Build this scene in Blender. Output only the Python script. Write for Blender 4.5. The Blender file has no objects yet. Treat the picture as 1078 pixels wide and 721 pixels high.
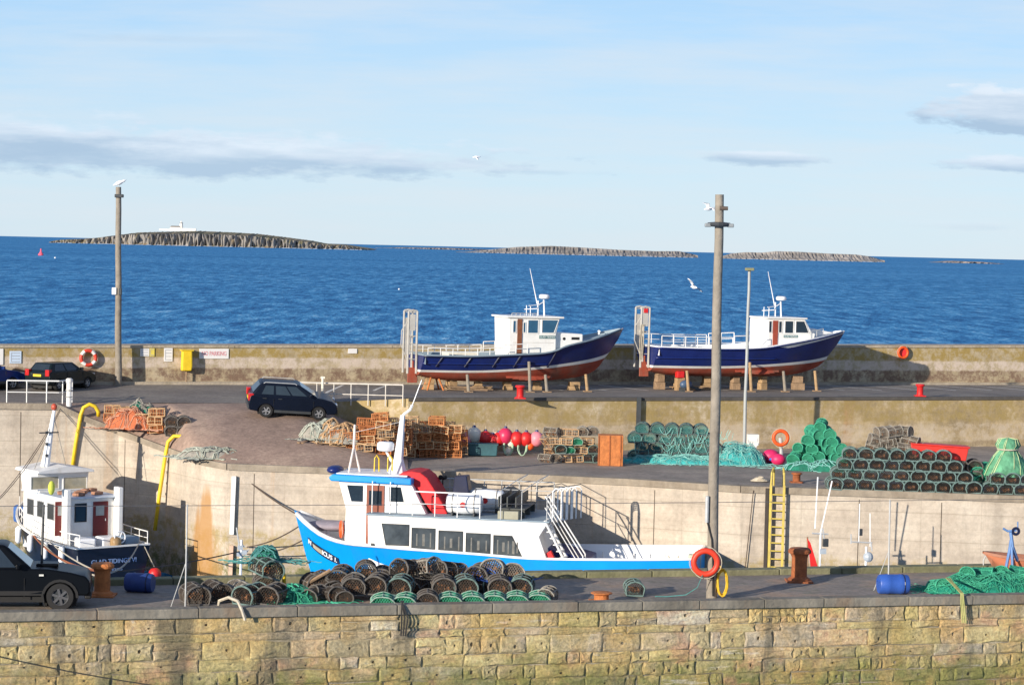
import bpy, bmesh, math, random
from mathutils import Vector, Matrix, noise as mnoise
R = random.Random(7)
PI = math.pi
scene = bpy.context.scene
COL = scene.collection

# ------------------------------------------------------------------ camera model
F = 2400.0; CX, CY = 539.0, 360.5
ROLL = math.radians(1.33); PITCH = math.atan(100/2400)
CAMZ = 15.0
RX = Vector((1,0,0)); FW = Vector((0,math.cos(PITCH),-math.sin(PITCH))); UP = Vector((0,math.sin(PITCH),math.cos(PITCH)))
CR, SR = math.cos(ROLL), math.sin(ROLL)
CAM = Vector((0,0,CAMZ))
def ray(px,py):
    dx, dy = px-CX, py-CY
    u = dx*CR+dy*SR; v = -dx*SR+dy*CR
    return (RX*u+FW*F-UP*v)
def G(px,py,z):            # ray meets the horizontal plane z
    d = ray(px,py); t = (z-CAMZ)/d.z
    return CAM+d*t
def PD(px,py,D):           # ray meets the plane y = D
    d = ray(px,py); return CAM+d*(D/d.y)
def HZ(px,py,H): return G(px,py,CAMZ-H)
class Frame:
    def __init__(s, loc, yaw):
        s.loc=Vector(loc); s.yaw=yaw; s.Ri=Matrix.Rotation(-yaw,3,'Z')
    def at(s, px, py, y=0.0):       # local (x, z) where the ray meets the local plane y
        o = s.Ri@(CAM-s.loc); d = s.Ri@ray(px,py)
        t=(y-o.y)/d.y; p=o+d*t
        return p.x, p.z
    def p(s, px, py, y=0.0):
        x,z = s.at(px,py,y); return Vector((x,y,z))

# ------------------------------------------------------------------ materials
MATS={}
def mat(name, color, rough=0.7, var=0.15, scale=3.0, bump=0.0, bscale=20.0, metal=0.0, spec=0.5, dirt=None, dirt_amt=0.4, coat=0.0):
    if name in MATS: return MATS[name]
    m = bpy.data.materials.new(name); m.use_nodes=True; MATS[name]=m
    nt=m.node_tree; n=nt.nodes; L=nt.links
    b=n['Principled BSDF']; b.inputs['Roughness'].default_value=rough; b.inputs['Metallic'].default_value=metal
    b.inputs['Specular IOR Level'].default_value=spec
    b.inputs['Coat Weight'].default_value=coat
    tc=n.new('ShaderNodeTexCoord')
    no=n.new('ShaderNodeTexNoise'); no.inputs['Scale'].default_value=scale; no.inputs['Detail'].default_value=6; no.inputs['Roughness'].default_value=.6
    L.new(tc.outputs['Object'],no.inputs['Vector'])
    cr=n.new('ShaderNodeValToRGB'); cr.color_ramp.elements[0].position=.3; cr.color_ramp.elements[1].position=.7
    c=Vector(color)
    cr.color_ramp.elements[0].color=(*(c*(1-var)),1); cr.color_ramp.elements[1].color=(*(c*(1+var)),1)
    L.new(no.outputs['Fac'],cr.inputs['Fac'])
    out=cr.outputs['Color']
    if dirt is not None:
        n2=n.new('ShaderNodeTexNoise'); n2.inputs['Scale'].default_value=scale*.6; n2.inputs['Detail'].default_value=8; n2.inputs['Roughness'].default_value=.7
        mp=n.new('ShaderNodeMapping'); mp.inputs['Scale'].default_value=(1,1,.35); mp.inputs['Location'].default_value=(7,3,1)
        L.new(tc.outputs['Object'],mp.inputs['Vector']); L.new(mp.outputs['Vector'],n2.inputs['Vector'])
        r2=n.new('ShaderNodeValToRGB'); r2.color_ramp.elements[0].position=.62-.3*dirt_amt; r2.color_ramp.elements[1].position=.72
        L.new(n2.outputs['Fac'],r2.inputs['Fac'])
        mx=n.new('ShaderNodeMixRGB'); mx.inputs['Color2'].default_value=(*dirt,1)
        ml=n.new('ShaderNodeMath'); ml.operation='MULTIPLY'; ml.inputs[1].default_value=min(1,dirt_amt*1.6)
        L.new(r2.outputs['Color'],ml.inputs[0]); L.new(ml.outputs[0],mx.inputs['Fac']); L.new(out,mx.inputs['Color1']); out=mx.outputs['Color']
    L.new(out,b.inputs['Base Color'])
    if bump>0:
        n3=n.new('ShaderNodeTexNoise'); n3.inputs['Scale'].default_value=bscale; n3.inputs['Detail'].default_value=5
        L.new(tc.outputs['Object'],n3.inputs['Vector'])
        bp=n.new('ShaderNodeBump'); bp.inputs['Strength'].default_value=bump; bp.inputs['Distance'].default_value=.05
        L.new(n3.outputs['Fac'],bp.inputs['Height']); L.new(bp.outputs['Normal'],b.inputs['Normal'])
    return m

def nodes_mat(name):
    m=bpy.data.materials.new(name); m.use_nodes=True; MATS[name]=m
    return m, m.node_tree.nodes, m.node_tree.links, m.node_tree.nodes['Principled BSDF']
def N(n,t,**kw):
    x=n.new(t)
    for k,v in kw.items():
        if k.startswith('_'): setattr(x,k[1:],v)
        else: x.inputs[k.replace('~',' ')].default_value=v
    return x
def ramp(n,L,src,stops):
    r=n.new('ShaderNodeValToRGB'); e=r.color_ramp.elements
    while len(e)<len(stops): e.new(.5)
    for i,(p,c) in enumerate(stops):
        e[i].position=p; e[i].color=(*c,1) if len(c)==3 else c
    L.new(src,r.inputs['Fac']); return r.outputs['Color']
def mix(n,L,f,a,b,mode='MIX'):
    x=n.new('ShaderNodeMixRGB'); x.blend_type=mode
    for s,k in ((f,'Fac'),(a,'Color1'),(b,'Color2')):
        if isinstance(s,(int,float)): x.inputs[k].default_value=s
        elif isinstance(s,tuple): x.inputs[k].default_value=(*s,1)
        else: L.new(s,x.inputs[k])
    return x.outputs['Color']
def noise(n,L,vec,scale,detail=6,rough=.6,sx=(1,1,1),loc=(0,0,0)):
    mp=n.new('ShaderNodeMapping'); mp.inputs['Scale'].default_value=sx; mp.inputs['Location'].default_value=loc
    L.new(vec,mp.inputs['Vector'])
    x=n.new('ShaderNodeTexNoise'); x.inputs['Scale'].default_value=scale; x.inputs['Detail'].default_value=detail; x.inputs['Roughness'].default_value=rough
    L.new(mp.outputs['Vector'],x.inputs['Vector']); return x.outputs['Fac']
def math_(n,L,op,a,b=None,c=None,clamp=False):
    x=n.new('ShaderNodeMath'); x.operation=op; x.use_clamp=clamp
    for i,s in enumerate((a,b,c)):
        if s is None: continue
        if isinstance(s,(int,float)): x.inputs[i].default_value=s
        else: L.new(s,x.inputs[i])
    return x.outputs[0]

# ------------------------------------------------------------------ mesh builder
class MB:
    def __init__(s): s.v=[]; s.f=[]; s.m=[]
    def add(s, vs, fs, mi=0):
        o=len(s.v); s.v.extend([Vector(v) for v in vs])
        for f in fs: s.f.append([i+o for i in f]); s.m.append(mi)
        return s
    def box(s,c,size,M=None,mi=0,taper=1.0):
        c=Vector(c); a,b,h=[x/2 for x in size]
        vs=[]
        for z,k in ((-h,1),(h,taper)):
            for x,y in ((-a,-b),(a,-b),(a,b),(-a,b)):
                v=Vector((x*k,y*k,z)); vs.append(c+(M@v if M else v))
        return s.add(vs,[(3,2,1,0),(4,5,6,7),(0,1,5,4),(1,2,6,5),(2,3,7,6),(3,0,4,7)],mi)
    def cyl(s,p0,p1,r0,r1=None,n=8,mi=0,caps=True):
        p0=Vector(p0);p1=Vector(p1); r1=r0 if r1 is None else r1
        d=(p1-p0).normalized() if (p1-p0).length>1e-9 else Vector((0,0,1))
        a=d.orthogonal().normalized(); b=d.cross(a)
        vs=[p0+(a*math.cos(2*PI*i/n)+b*math.sin(2*PI*i/n))*r0 for i in range(n)]+[p1+(a*math.cos(2*PI*i/n)+b*math.sin(2*PI*i/n))*r1 for i in range(n)]
        fs=[(i,(i+1)%n,n+(i+1)%n,n+i) for i in range(n)]
        if caps: fs+= [tuple(range(n-1,-1,-1)),tuple(range(n,2*n))]
        return s.add(vs,fs,mi)
    def tube(s,pts,r,n=5,closed=False,mi=0):
        pts=[Vector(p) for p in pts]; k=len(pts)
        if k<2: return s
        vs=[];prev=None
        for i,p in enumerate(pts):
            if closed: d=pts[(i+1)%k]-pts[i-1]
            else: d=pts[min(i+1,k-1)]-pts[max(i-1,0)]
            if d.length<1e-9: d=Vector((0,0,1))
            d.normalize()
            a=(prev-d*prev.dot(d)) if prev is not None else d.orthogonal()
            if a.length<1e-6: a=d.orthogonal()
            a.normalize(); prev=a; b=d.cross(a)
            rr=r[i] if isinstance(r,(list,tuple)) else r
            for j in range(n):
                t=2*PI*j/n; vs.append(p+(a*math.cos(t)+b*math.sin(t))*rr)
        fs=[]
        for i in range(k if closed else k-1):
            i2=(i+1)%k
            for j in range(n):
                j2=(j+1)%n; fs.append((i*n+j,i*n+j2,i2*n+j2,i2*n+j))
        if not closed: fs+=[tuple(range(n-1,-1,-1)),tuple(range((k-1)*n,k*n))]
        return s.add(vs,fs,mi)
    def lathe(s,prof,c=(0,0,0),axis=(0,0,1),n=16,mi=0,caps=True):   # prof: (r, h) list
        c=Vector(c); d=Vector(axis).normalized(); a=d.orthogonal().normalized(); b=d.cross(a)
        vs=[];k=len(prof)
        for r,h in prof:
            for j in range(n):
                t=2*PI*j/n; vs.append(c+d*h+(a*math.cos(t)+b*math.sin(t))*r)
        fs=[(i*n+j,i*n+(j+1)%n,(i+1)*n+(j+1)%n,(i+1)*n+j) for i in range(k-1) for j in range(n)]
        if caps: fs+=[tuple(range(n-1,-1,-1)),tuple(range((k-1)*n,k*n))]
        return s.add(vs,fs,mi)
    def torus(s,c,Rr,r,axis=(0,1,0),n=24,m=8,mi=0,seg=None):
        c=Vector(c); d=Vector(axis).normalized(); a=d.orthogonal().normalized(); b=d.cross(a)
        vs=[]
        for i in range(n):
            t=2*PI*i/n; rad=a*math.cos(t)+b*math.sin(t)
            for j in range(m):
                q=2*PI*j/m; vs.append(c+rad*(Rr+r*math.cos(q))+d*(r*math.sin(q)))
        o=len(s.v); s.v.extend(vs)
        for i in range(n):
            for j in range(m):
                s.f.append([o+i*m+j,o+((i+1)%n)*m+j,o+((i+1)%n)*m+(j+1)%m,o+i*m+(j+1)%m]); s.m.append(seg(i/n) if seg else mi)
        return s
    def sphere(s,c,r,n=12,m=8,mi=0):
        c=Vector(c); r=Vector((r,r,r)) if isinstance(r,(int,float)) else Vector(r)
        vs=[c+Vector((0,0,-r.z))]
        for i in range(1,m):
            t=PI*i/m-PI/2
            for j in range(n):
                a=2*PI*j/n; vs.append(c+Vector((math.cos(t)*math.cos(a)*r.x,math.cos(t)*math.sin(a)*r.y,math.sin(t)*r.z)))
        vs.append(c+Vector((0,0,r.z)))
        fs=[(0,1+(j+1)%n,1+j) for j in range(n)]
        for i in range(m-2):
            for j in range(n): fs.append((1+i*n+j,1+i*n+(j+1)%n,1+(i+1)*n+(j+1)%n,1+(i+1)*n+j))
        k=len(vs)-1; fs+=[(k,1+(m-2)*n+j,1+(m-2)*n+(j+1)%n) for j in range(n)]
        return s.add(vs,fs,mi)
    def prism(s,poly,d0,d1,fn=None,mi=0):    # poly of (x,z) extruded along y from d0 to d1
        fn=fn or (lambda x,y,z:Vector((x,y,z))); k=len(poly)
        vs=[fn(x,d0,z) for x,z in poly]+[fn(x,d1,z) for x,z in poly]
        fs=[tuple(range(k)),tuple(range(2*k-1,k-1,-1))]+[(i,(i+1)%k,k+(i+1)%k,k+i) for i in range(k)]
        return s.add(vs,fs,mi)
    def panel(s,q,u0,u1,v0,v1,t=.012,mi=0,off=.004,trap=0.0):     # plate on a quad q=[bl,br,tr,tl]
        q=[Vector(x) for x in q]
        def P(u,v): return q[0]*(1-u)*(1-v)+q[1]*u*(1-v)+q[2]*u*v+q[3]*(1-u)*v
        nrm=(q[1]-q[0]).cross(q[3]-q[0]).normalized()
        a=[P(u0,v0),P(u1+trap,v0),P(u1,v1),P(u0,v1)]
        vs=[x+nrm*off for x in a]+[x+nrm*(off+t) for x in a]
        return s.add(vs,[(3,2,1,0),(4,5,6,7),(0,1,5,4),(1,2,6,5),(2,3,7,6),(3,0,4,7)],mi)
    def quadbox(s,a,b,z0,z1,th,mi=0):       # vertical slab from a to b (xy), thickness th away from the camera
        a=Vector(a);b=Vector(b); d=(b-a); d.z=0; d.normalize(); nn=Vector((-d.y,d.x,0))
        vs=[(a.x,a.y,z0),(b.x,b.y,z0),(b.x+nn.x*th,b.y+nn.y*th,z0),(a.x+nn.x*th,a.y+nn.y*th,z0)]
        vs+=[(x,y,z1) for x,y,z in vs]
        return s.add(vs,[(3,2,1,0),(4,5,6,7),(0,1,5,4),(1,2,6,5),(2,3,7,6),(3,0,4,7)],mi)
    def build(s,name,mats,parent=None,smooth=False,bevel=0,bseg=2):
        me=bpy.data.meshes.new(name); me.from_pydata([tuple(v) for v in s.v],[],s.f)
        if not isinstance(mats,(list,tuple)): mats=[mats]
        for m in mats: me.materials.append(m)
        me.polygons.foreach_set('material_index',[min(x,len(mats)-1) for x in s.m])
        if smooth: me.polygons.foreach_set('use_smooth',[True]*len(me.polygons))
        bm=bmesh.new(); bm.from_mesh(me); bmesh.ops.recalc_face_normals(bm,faces=bm.faces); bm.to_mesh(me); bm.free()
        me.update()
        o=bpy.data.objects.new(name,me); COL.objects.link(o)
        if parent: o.parent=parent
        if bevel:
            bv=o.modifiers.new('bevel','BEVEL'); bv.width=bevel; bv.segments=bseg; bv.limit_method='ANGLE'; bv.angle_limit=math.radians(35)
        if smooth=='auto' or (smooth and bevel):
            pass
        return o
def smooth_angle(o,deg=35):
    me=o.data
    me.polygons.foreach_set('use_smooth',[True]*len(me.polygons))
    try: me.set_sharp_from_angle(angle=math.radians(deg))
    except Exception: pass
    return o
def tag(o,label=None,cat=None,group=None,kind=None):
    if label: o['label']=label
    if cat: o['category']=cat
    if group: o['group']=group
    if kind: o['kind']=kind
    return o
def empty(name,loc,yaw=0,label=None,cat=None,group=None):
    o=bpy.data.objects.new(name,None); o.empty_display_size=.2; COL.objects.link(o)
    o.location=loc; o.rotation_euler=(0,0,yaw); tag(o,label,cat,group); return o
def copy_tree(o,parent=None):
    kids=[c for c in CHILD.get(o.name,[])] if False else list(o.children)
    c=o.copy(); COL.objects.link(c)
    if parent: c.parent=parent
    for k in kids: copy_tree(k,c)
    return c
def text(name,body,size,m,parent,M,ext=.01,align='CENTER',sx=1.0,bold=0.0):
    cu=bpy.data.curves.new(name+'_curve','FONT'); cu.body=body; cu.size=size; cu.extrude=ext; cu.align_x=align; cu.align_y='CENTER'; cu.offset=bold
    t=bpy.data.objects.new(name+'_tmp',cu); COL.objects.link(t)
    dg=bpy.context.evaluated_depsgraph_get(); me=bpy.data.meshes.new_from_object(t.evaluated_get(dg))
    bpy.data.objects.remove(t)
    me.transform(M@Matrix.Diagonal((sx,1,1,1))); me.materials.clear(); me.materials.append(m)
    o=bpy.data.objects.new(name,me); COL.objects.link(o); o.parent=parent; return o
def facing(x,y,z,ry=0,flip=False):       # text standing upright in the local xz plane, read from -y (or +y when flipped)
    M=Matrix.Translation((x,y,z))
    if flip: M=M@Matrix.Rotation(PI,4,'Z')
    return M@Matrix.Rotation(ry,4,'Y')@Matrix.Rotation(PI/2,4,'X')
ORD=['first','second','third','fourth','fifth','sixth','seventh','eighth','ninth','tenth','eleventh','twelfth','thirteenth','fourteenth','fifteenth','sixteenth','seventeenth','eighteenth','nineteenth','twentieth']

# ------------------------------------------------------------------ palette
white=mat('white_paint',(.80,.79,.76),.5,.06,2,dirt=(.55,.49,.40),dirt_amt=.3)
whitec=mat('white_gloss_paint',(.85,.86,.87),.35,.03,1.5)
cyan=mat('bright_blue_paint',(.0,.29,.76),.4,.10,.9,dirt=(.03,.20,.42),dirt_amt=.32)
navy=mat('royal_blue_paint',(.008,.020,.13),.35,.25,1.0,dirt=(.02,.03,.07),dirt_amt=.4)
navyd=mat('dark_navy_paint',(.008,.012,.045),.35,.2,1.5)
redox=mat('red_antifouling',(.34,.06,.03),.8,.3,1.6,dirt=(.24,.13,.09),dirt_amt=.6)
red=mat('red_paint',(.62,.02,.02),.45,.12,3)
redc=mat('red_canvas',(.60,.02,.025),.7,.1,4,bump=.3,bscale=6)
orange=mat('orange_plastic',(.80,.10,.015),.5,.12,4)
yellow=mat('yellow_paint',(.80,.55,.02),.5,.12,4,dirt=(.30,.18,.05),dirt_amt=.25)
black=mat('black_rubber',(.012,.012,.013),.7,.2,5)
dark=mat('dark_metal',(.04,.045,.05),.5,.2,4)
steel=mat('galvanised_steel',(.45,.46,.46),.5,.15,5,dirt=(.25,.15,.08),dirt_amt=.15)
glassd=mat('dark_glass',(.02,.03,.04),.08,.2,2,spec=.8)
glassb=mat('blue_tinted_glass',(.03,.10,.18),.1,.2,2,spec=.9)
maroon=mat('maroon_door_paint',(.16,.015,.012),.4,.15,3)
brownw=mat('varnished_wood',(.20,.07,.03),.5,.25,6)
wood=mat('weathered_timber',(.30,.20,.12),.85,.3,4,bump=.4,bscale=14,dirt=(.10,.07,.05),dirt_amt=.4)
pinewood=mat('pale_timber_block',(.38,.25,.13),.8,.25,5,bump=.3)
greyw=mat('grey_weathered_pole',(.27,.235,.19),.9,.2,3,bump=.5,bscale=10,dirt=(.14,.11,.08),dirt_amt=.4)
rust=mat('rusty_iron',(.32,.10,.035),.85,.35,5,bump=.5,bscale=16,dirt=(.12,.04,.02),dirt_amt=.4)
rustl=mat('orange_rust',(.50,.17,.05),.85,.3,4,bump=.5,bscale=16,dirt=(.22,.08,.03),dirt_amt=.3)
tealr=mat('teal_rope',(.07,.25,.24),.8,.3,6)
turq=mat('turquoise_net',(.04,.36,.35),.8,.25,5)
greenn=mat('green_net',(.012,.17,.11),.85,.35,4,bump=.8,bscale=14)
greenl=mat('light_green_twine',(.05,.36,.22),.8,.25,5)
greyn=mat('grey_weathered_twine',(.30,.28,.24),.9,.3,7)
blackn=mat('black_twine',(.035,.032,.03),.85,.3,7)
creelframe=mat('rubber_wrapped_frame',(.055,.075,.07),.8,.3,8)
palerope=mat('pale_rope',(.50,.44,.34),.9,.25,8)
bait=mat('orange_brown_twine',(.32,.14,.06),.9,.4,9)
orangec=mat('orange_creel_twine',(.50,.20,.07),.85,.3,4)
tanc=mat('tan_creel_frame',(.50,.32,.17),.85,.3,5)
bluepl=mat('blue_plastic',(.03,.10,.42),.45,.15,3,dirt=(.08,.12,.25),dirt_amt=.2)
pinkp=mat('pink_buoy_plastic',(.75,.25,.30),.45,.1,4)
magenta=mat('magenta_plastic',(.65,.02,.12),.5,.15,4)
creamp=mat('cream_plastic',(.75,.70,.58),.5,.1,4)
greydeck=mat('grey_deck_paint',(.24,.31,.36),.7,.12,2)
# ------------------------------------------------------------------ the setting
ZR, ZL, ZP = 15-7.1, 15-9.6, 15-9.2          # road, lower quay, near pier
# sea
m,n,L,b=nodes_mat('sea_water')
tc=N(n,'ShaderNodeTexCoord'); o_=tc.outputs['Object']
n1=noise(n,L,o_,1.1,4,.7,(.8,.30,1)); n2=noise(n,L,o_,.30,5,.65,(.7,.13,1),(9,4,0)); n3=noise(n,L,o_,.004,3,.5,(.25,1,1))
s=math_(n,L,'ADD',math_(n,L,'MULTIPLY',n1,.46),math_(n,L,'ADD',math_(n,L,'MULTIPLY',n2,.44),math_(n,L,'MULTIPLY',n3,.10)))
c=ramp(n,L,s,[(.38,(.006,.055,.16)),(.45,(.02,.14,.33)),(.51,(.05,.26,.52)),(.56,(.13,.42,.68)),(.63,(.42,.66,.82))])
di=N(n,'ShaderNodeBsdfDiffuse'); L.new(c,di.inputs['Color'])
gl=N(n,'ShaderNodeBsdfGlossy',Roughness=.35); gl.inputs['Color'].default_value=(.5,.7,1,1)
bp=N(n,'ShaderNodeBump',Strength=.9,Distance=.9); L.new(math_(n,L,'ADD',n1,math_(n,L,'MULTIPLY',n2,1.5)),bp.inputs['Height'])
L.new(bp.outputs[0],di.inputs['Normal']); L.new(bp.outputs[0],gl.inputs['Normal'])
mx=N(n,'ShaderNodeMixShader',Fac=.12); L.new(di.outputs[0],mx.inputs[1]); L.new(gl.outputs[0],mx.inputs[2])
L.new(mx.outputs[0],n['Material Output'].inputs['Surface']); sea_m=m
mb=MB(); mb.add([(-30000,-300,0),(30000,-300,0),(30000,60000,0),(-30000,60000,0)],[(0,1,2,3)])
tag(mb.build('sea',sea_m),kind='structure')

def ground_mat(name,base,stain,patch,sc=.35):
    m,n,L,b=nodes_mat(name)
    tc=N(n,'ShaderNodeTexCoord'); o=tc.outputs['Object']
    a=noise(n,L,o,sc,7,.65); f=noise(n,L,o,6,4,.7)
    c=ramp(n,L,a,[(.35,tuple(x*.75 for x in base)),(.5,base),(.62,stain)])
    p=noise(n,L,o,sc*2.5,5,.6,(1,2,1),(5,5,0)); c=mix(n,L,math_(n,L,'MULTIPLY',ramp(n,L,p,[(.55,(0,0,0)),(.66,(1,1,1))]),.6),c,patch)
    c=mix(n,L,.35,c,ramp(n,L,f,[(.3,(.2,.2,.2)),(.7,(.9,.9,.9))]),'OVERLAY')
    L.new(c,b.inputs['Base Color']); b.inputs['Roughness'].default_value=.9
    bp=N(n,'ShaderNodeBump',Strength=.5,Distance=.03); L.new(f,bp.inputs['Height']); L.new(bp.outputs[0],b.inputs['Normal'])
    return m
asph=ground_mat('road_asphalt',(.175,.155,.14),(.21,.19,.165),(.135,.12,.11))
quaym=ground_mat('quay_concrete_dark',(.26,.22,.185),(.33,.27,.22),(.19,.165,.13))
brownm=ground_mat('brown_ramp_surface',(.30,.21,.165),(.36,.26,.20),(.23,.165,.13))
pierm=ground_mat('pier_asphalt',(.25,.21,.175),(.34,.24,.17),(.15,.15,.10),.5)
kerbm=mat('kerb_concrete',(.40,.34,.26),.9,.2,2,bump=.5,bscale=9,dirt=(.16,.13,.07),dirt_amt=.4)
capm=mat('pier_cap_stone',(.19,.17,.135),.9,.35,1.0,bump=.7,bscale=7,dirt=(.24,.13,.06),dirt_amt=.4)
mossy=mat('mossy_kerb',(.20,.19,.11),.9,.3,1.5,bump=.5,bscale=9,dirt=(.10,.11,.04),dirt_amt=.5)

# key plan lines --------------------------------------------------
def lineD(pA,pB,ext0,ext1):
    d=(pB-pA); d.z=0; d.normalize(); return pA-d*ext0, pB+d*ext1, d
wA=HZ(100,404,7.1); wB=HZ(950,404.7,7.1); WA,WB,wd=lineD(wA,wB,30,40); wn=Vector((wd.y,-wd.x,0))
eA=HZ(430,419.5,7.1); eB=HZ(1070,418.3,7.1); EB=eB+(eB-eA).normalized()*30
def wallp(px):          # point on the far wall's base line seen at column px
    d=ray(px,404); d=Vector((d.x,d.y)); t0=Vector((WA.x,WA.y)); u=Vector((wd.x,wd.y))
    det=d.x*(-u.y)+u.x*d.y
    s_=(t0.x*(-u.y)+u.x*t0.y)/det
    return Vector((d.x*s_,d.y*s_,ZR))
def wall_h(px,py):      # world z on the far wall's face at a pixel
    p=wallp(px); return PD(px,py,p.y).z

# quay front edge: (px, py, H)
EDGE=[(-260,424.5,7.6),(0,425.3,7.6),(60,426,7.6),(85,437,8.07),(125,452.5,8.72),(175,471,9.35),(212,484,9.55),(240,489,9.6),(346,493,9.6),(530,499,9.6),(660,505,9.6),(780,512.5,9.6),(930,517.5,9.6),(1078,523,9.6),(1400,534,9.6)]
edge=[HZ(*e) for e in EDGE]
BACK=[(-260,422),(0,423),(60,424),(85,424),(125,424),(175,424),(212,425),(240,425.5),(346,426)]
back=[HZ(x,y,7.6) for x,y in BACK]
def edge_at(px):        # interpolate the edge by column
    for (a,b_,pa,pb) in zip(EDGE,EDGE[1:],edge,edge[1:]):
        if a[0]<=px<=b_[0]:
            k=(px-a[0])/(b_[0]-a[0]); return pa.lerp(pb,k)
# ramp (brown surface)
mb=MB(); rows=[]
NS=10
R0=HZ(318,424.5,7.55)
def rline(t): return R0.lerp(eA,t)
cols=[]
for i in (1,2,3,4,5): cols.append((back[i],edge[i]))
for q,px in ((0,212),(.3,240),(.62,280),(1,318)):
    p=back[5].lerp(R0,q); cols.append((p,edge_at(px)))
for t,px in ((.3,350),(.6,380),(.8,405),(1.0,430)):
    p=rline(t); p.z=(15-7.55)-1.95*t**1.2
    cols.append((p,edge_at(px)))
dense=[]
for (a,e),(a2,e2) in zip(cols,cols[1:]):
    for k in range(5): dense.append((a.lerp(a2,k/5),e.lerp(e2,k/5)))
dense.append(cols[-1])
def rampz(a,e,t): return a.z+(e.z-a.z)*(t**1.7)
for a,e in dense:
    for k in range(NS+1):
        t=k/NS; p=a.lerp(e,t); p.z=rampz(a,e,t)+.004; mb.v.append(p)
for i in range(len(dense)-1):
    for k in range(NS):
        q=i*(NS+1)+k; mb.f.append([q,q+1,q+NS+2,q+NS+1]); mb.m.append(0)
ramp_o=tag(mb.build('ramp',brownm,smooth=True),kind='structure')
# side face of ramp end towards the lower quay is level with it at the front, closed by a retaining cheek
# road sheet
mb=MB()
far=[WA.copy(),WB.copy()]
pts_front=[back[0],back[1],back[2],back[4],R0]
W_=[WA.copy(),wallp(0),wallp(60),wallp(125),wallp(318)]
for i in range(len(pts_front)-1):
    mb.add([W_[i],W_[i+1],pts_front[i+1],pts_front[i]],[(0,1,2,3)])
for k in range(6):
    t0,t1=k/6,(k+1)/6
    mb.add([wallp(318).lerp(wallp(430),t0),wallp(318).lerp(wallp(430),t1),rline(t1),rline(t0)],[(0,1,2),(0,2,3)])
wm=wallp(430)
mb.add([wm,WB,EB,eA],[(0,1,2,3)])
tag(mb.build('road',asph),kind='structure')
# lower quay sheet
qb=[eA-wn*.3,EB-wn*.3]
mb=MB()
q0=Vector((eA.x,eA.y+.3,ZL))
fr=[edge_at(430)]+[edge[i] for i in range(9,15)]
mb.add([Vector((p.x,p.y,ZL)) for p in [q0]+fr]+[Vector((EB.x,EB.y+.2,ZL))],[tuple(range(len(fr)+2))])
tag(mb.build('lower_quay',quaym),kind='structure')

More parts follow.
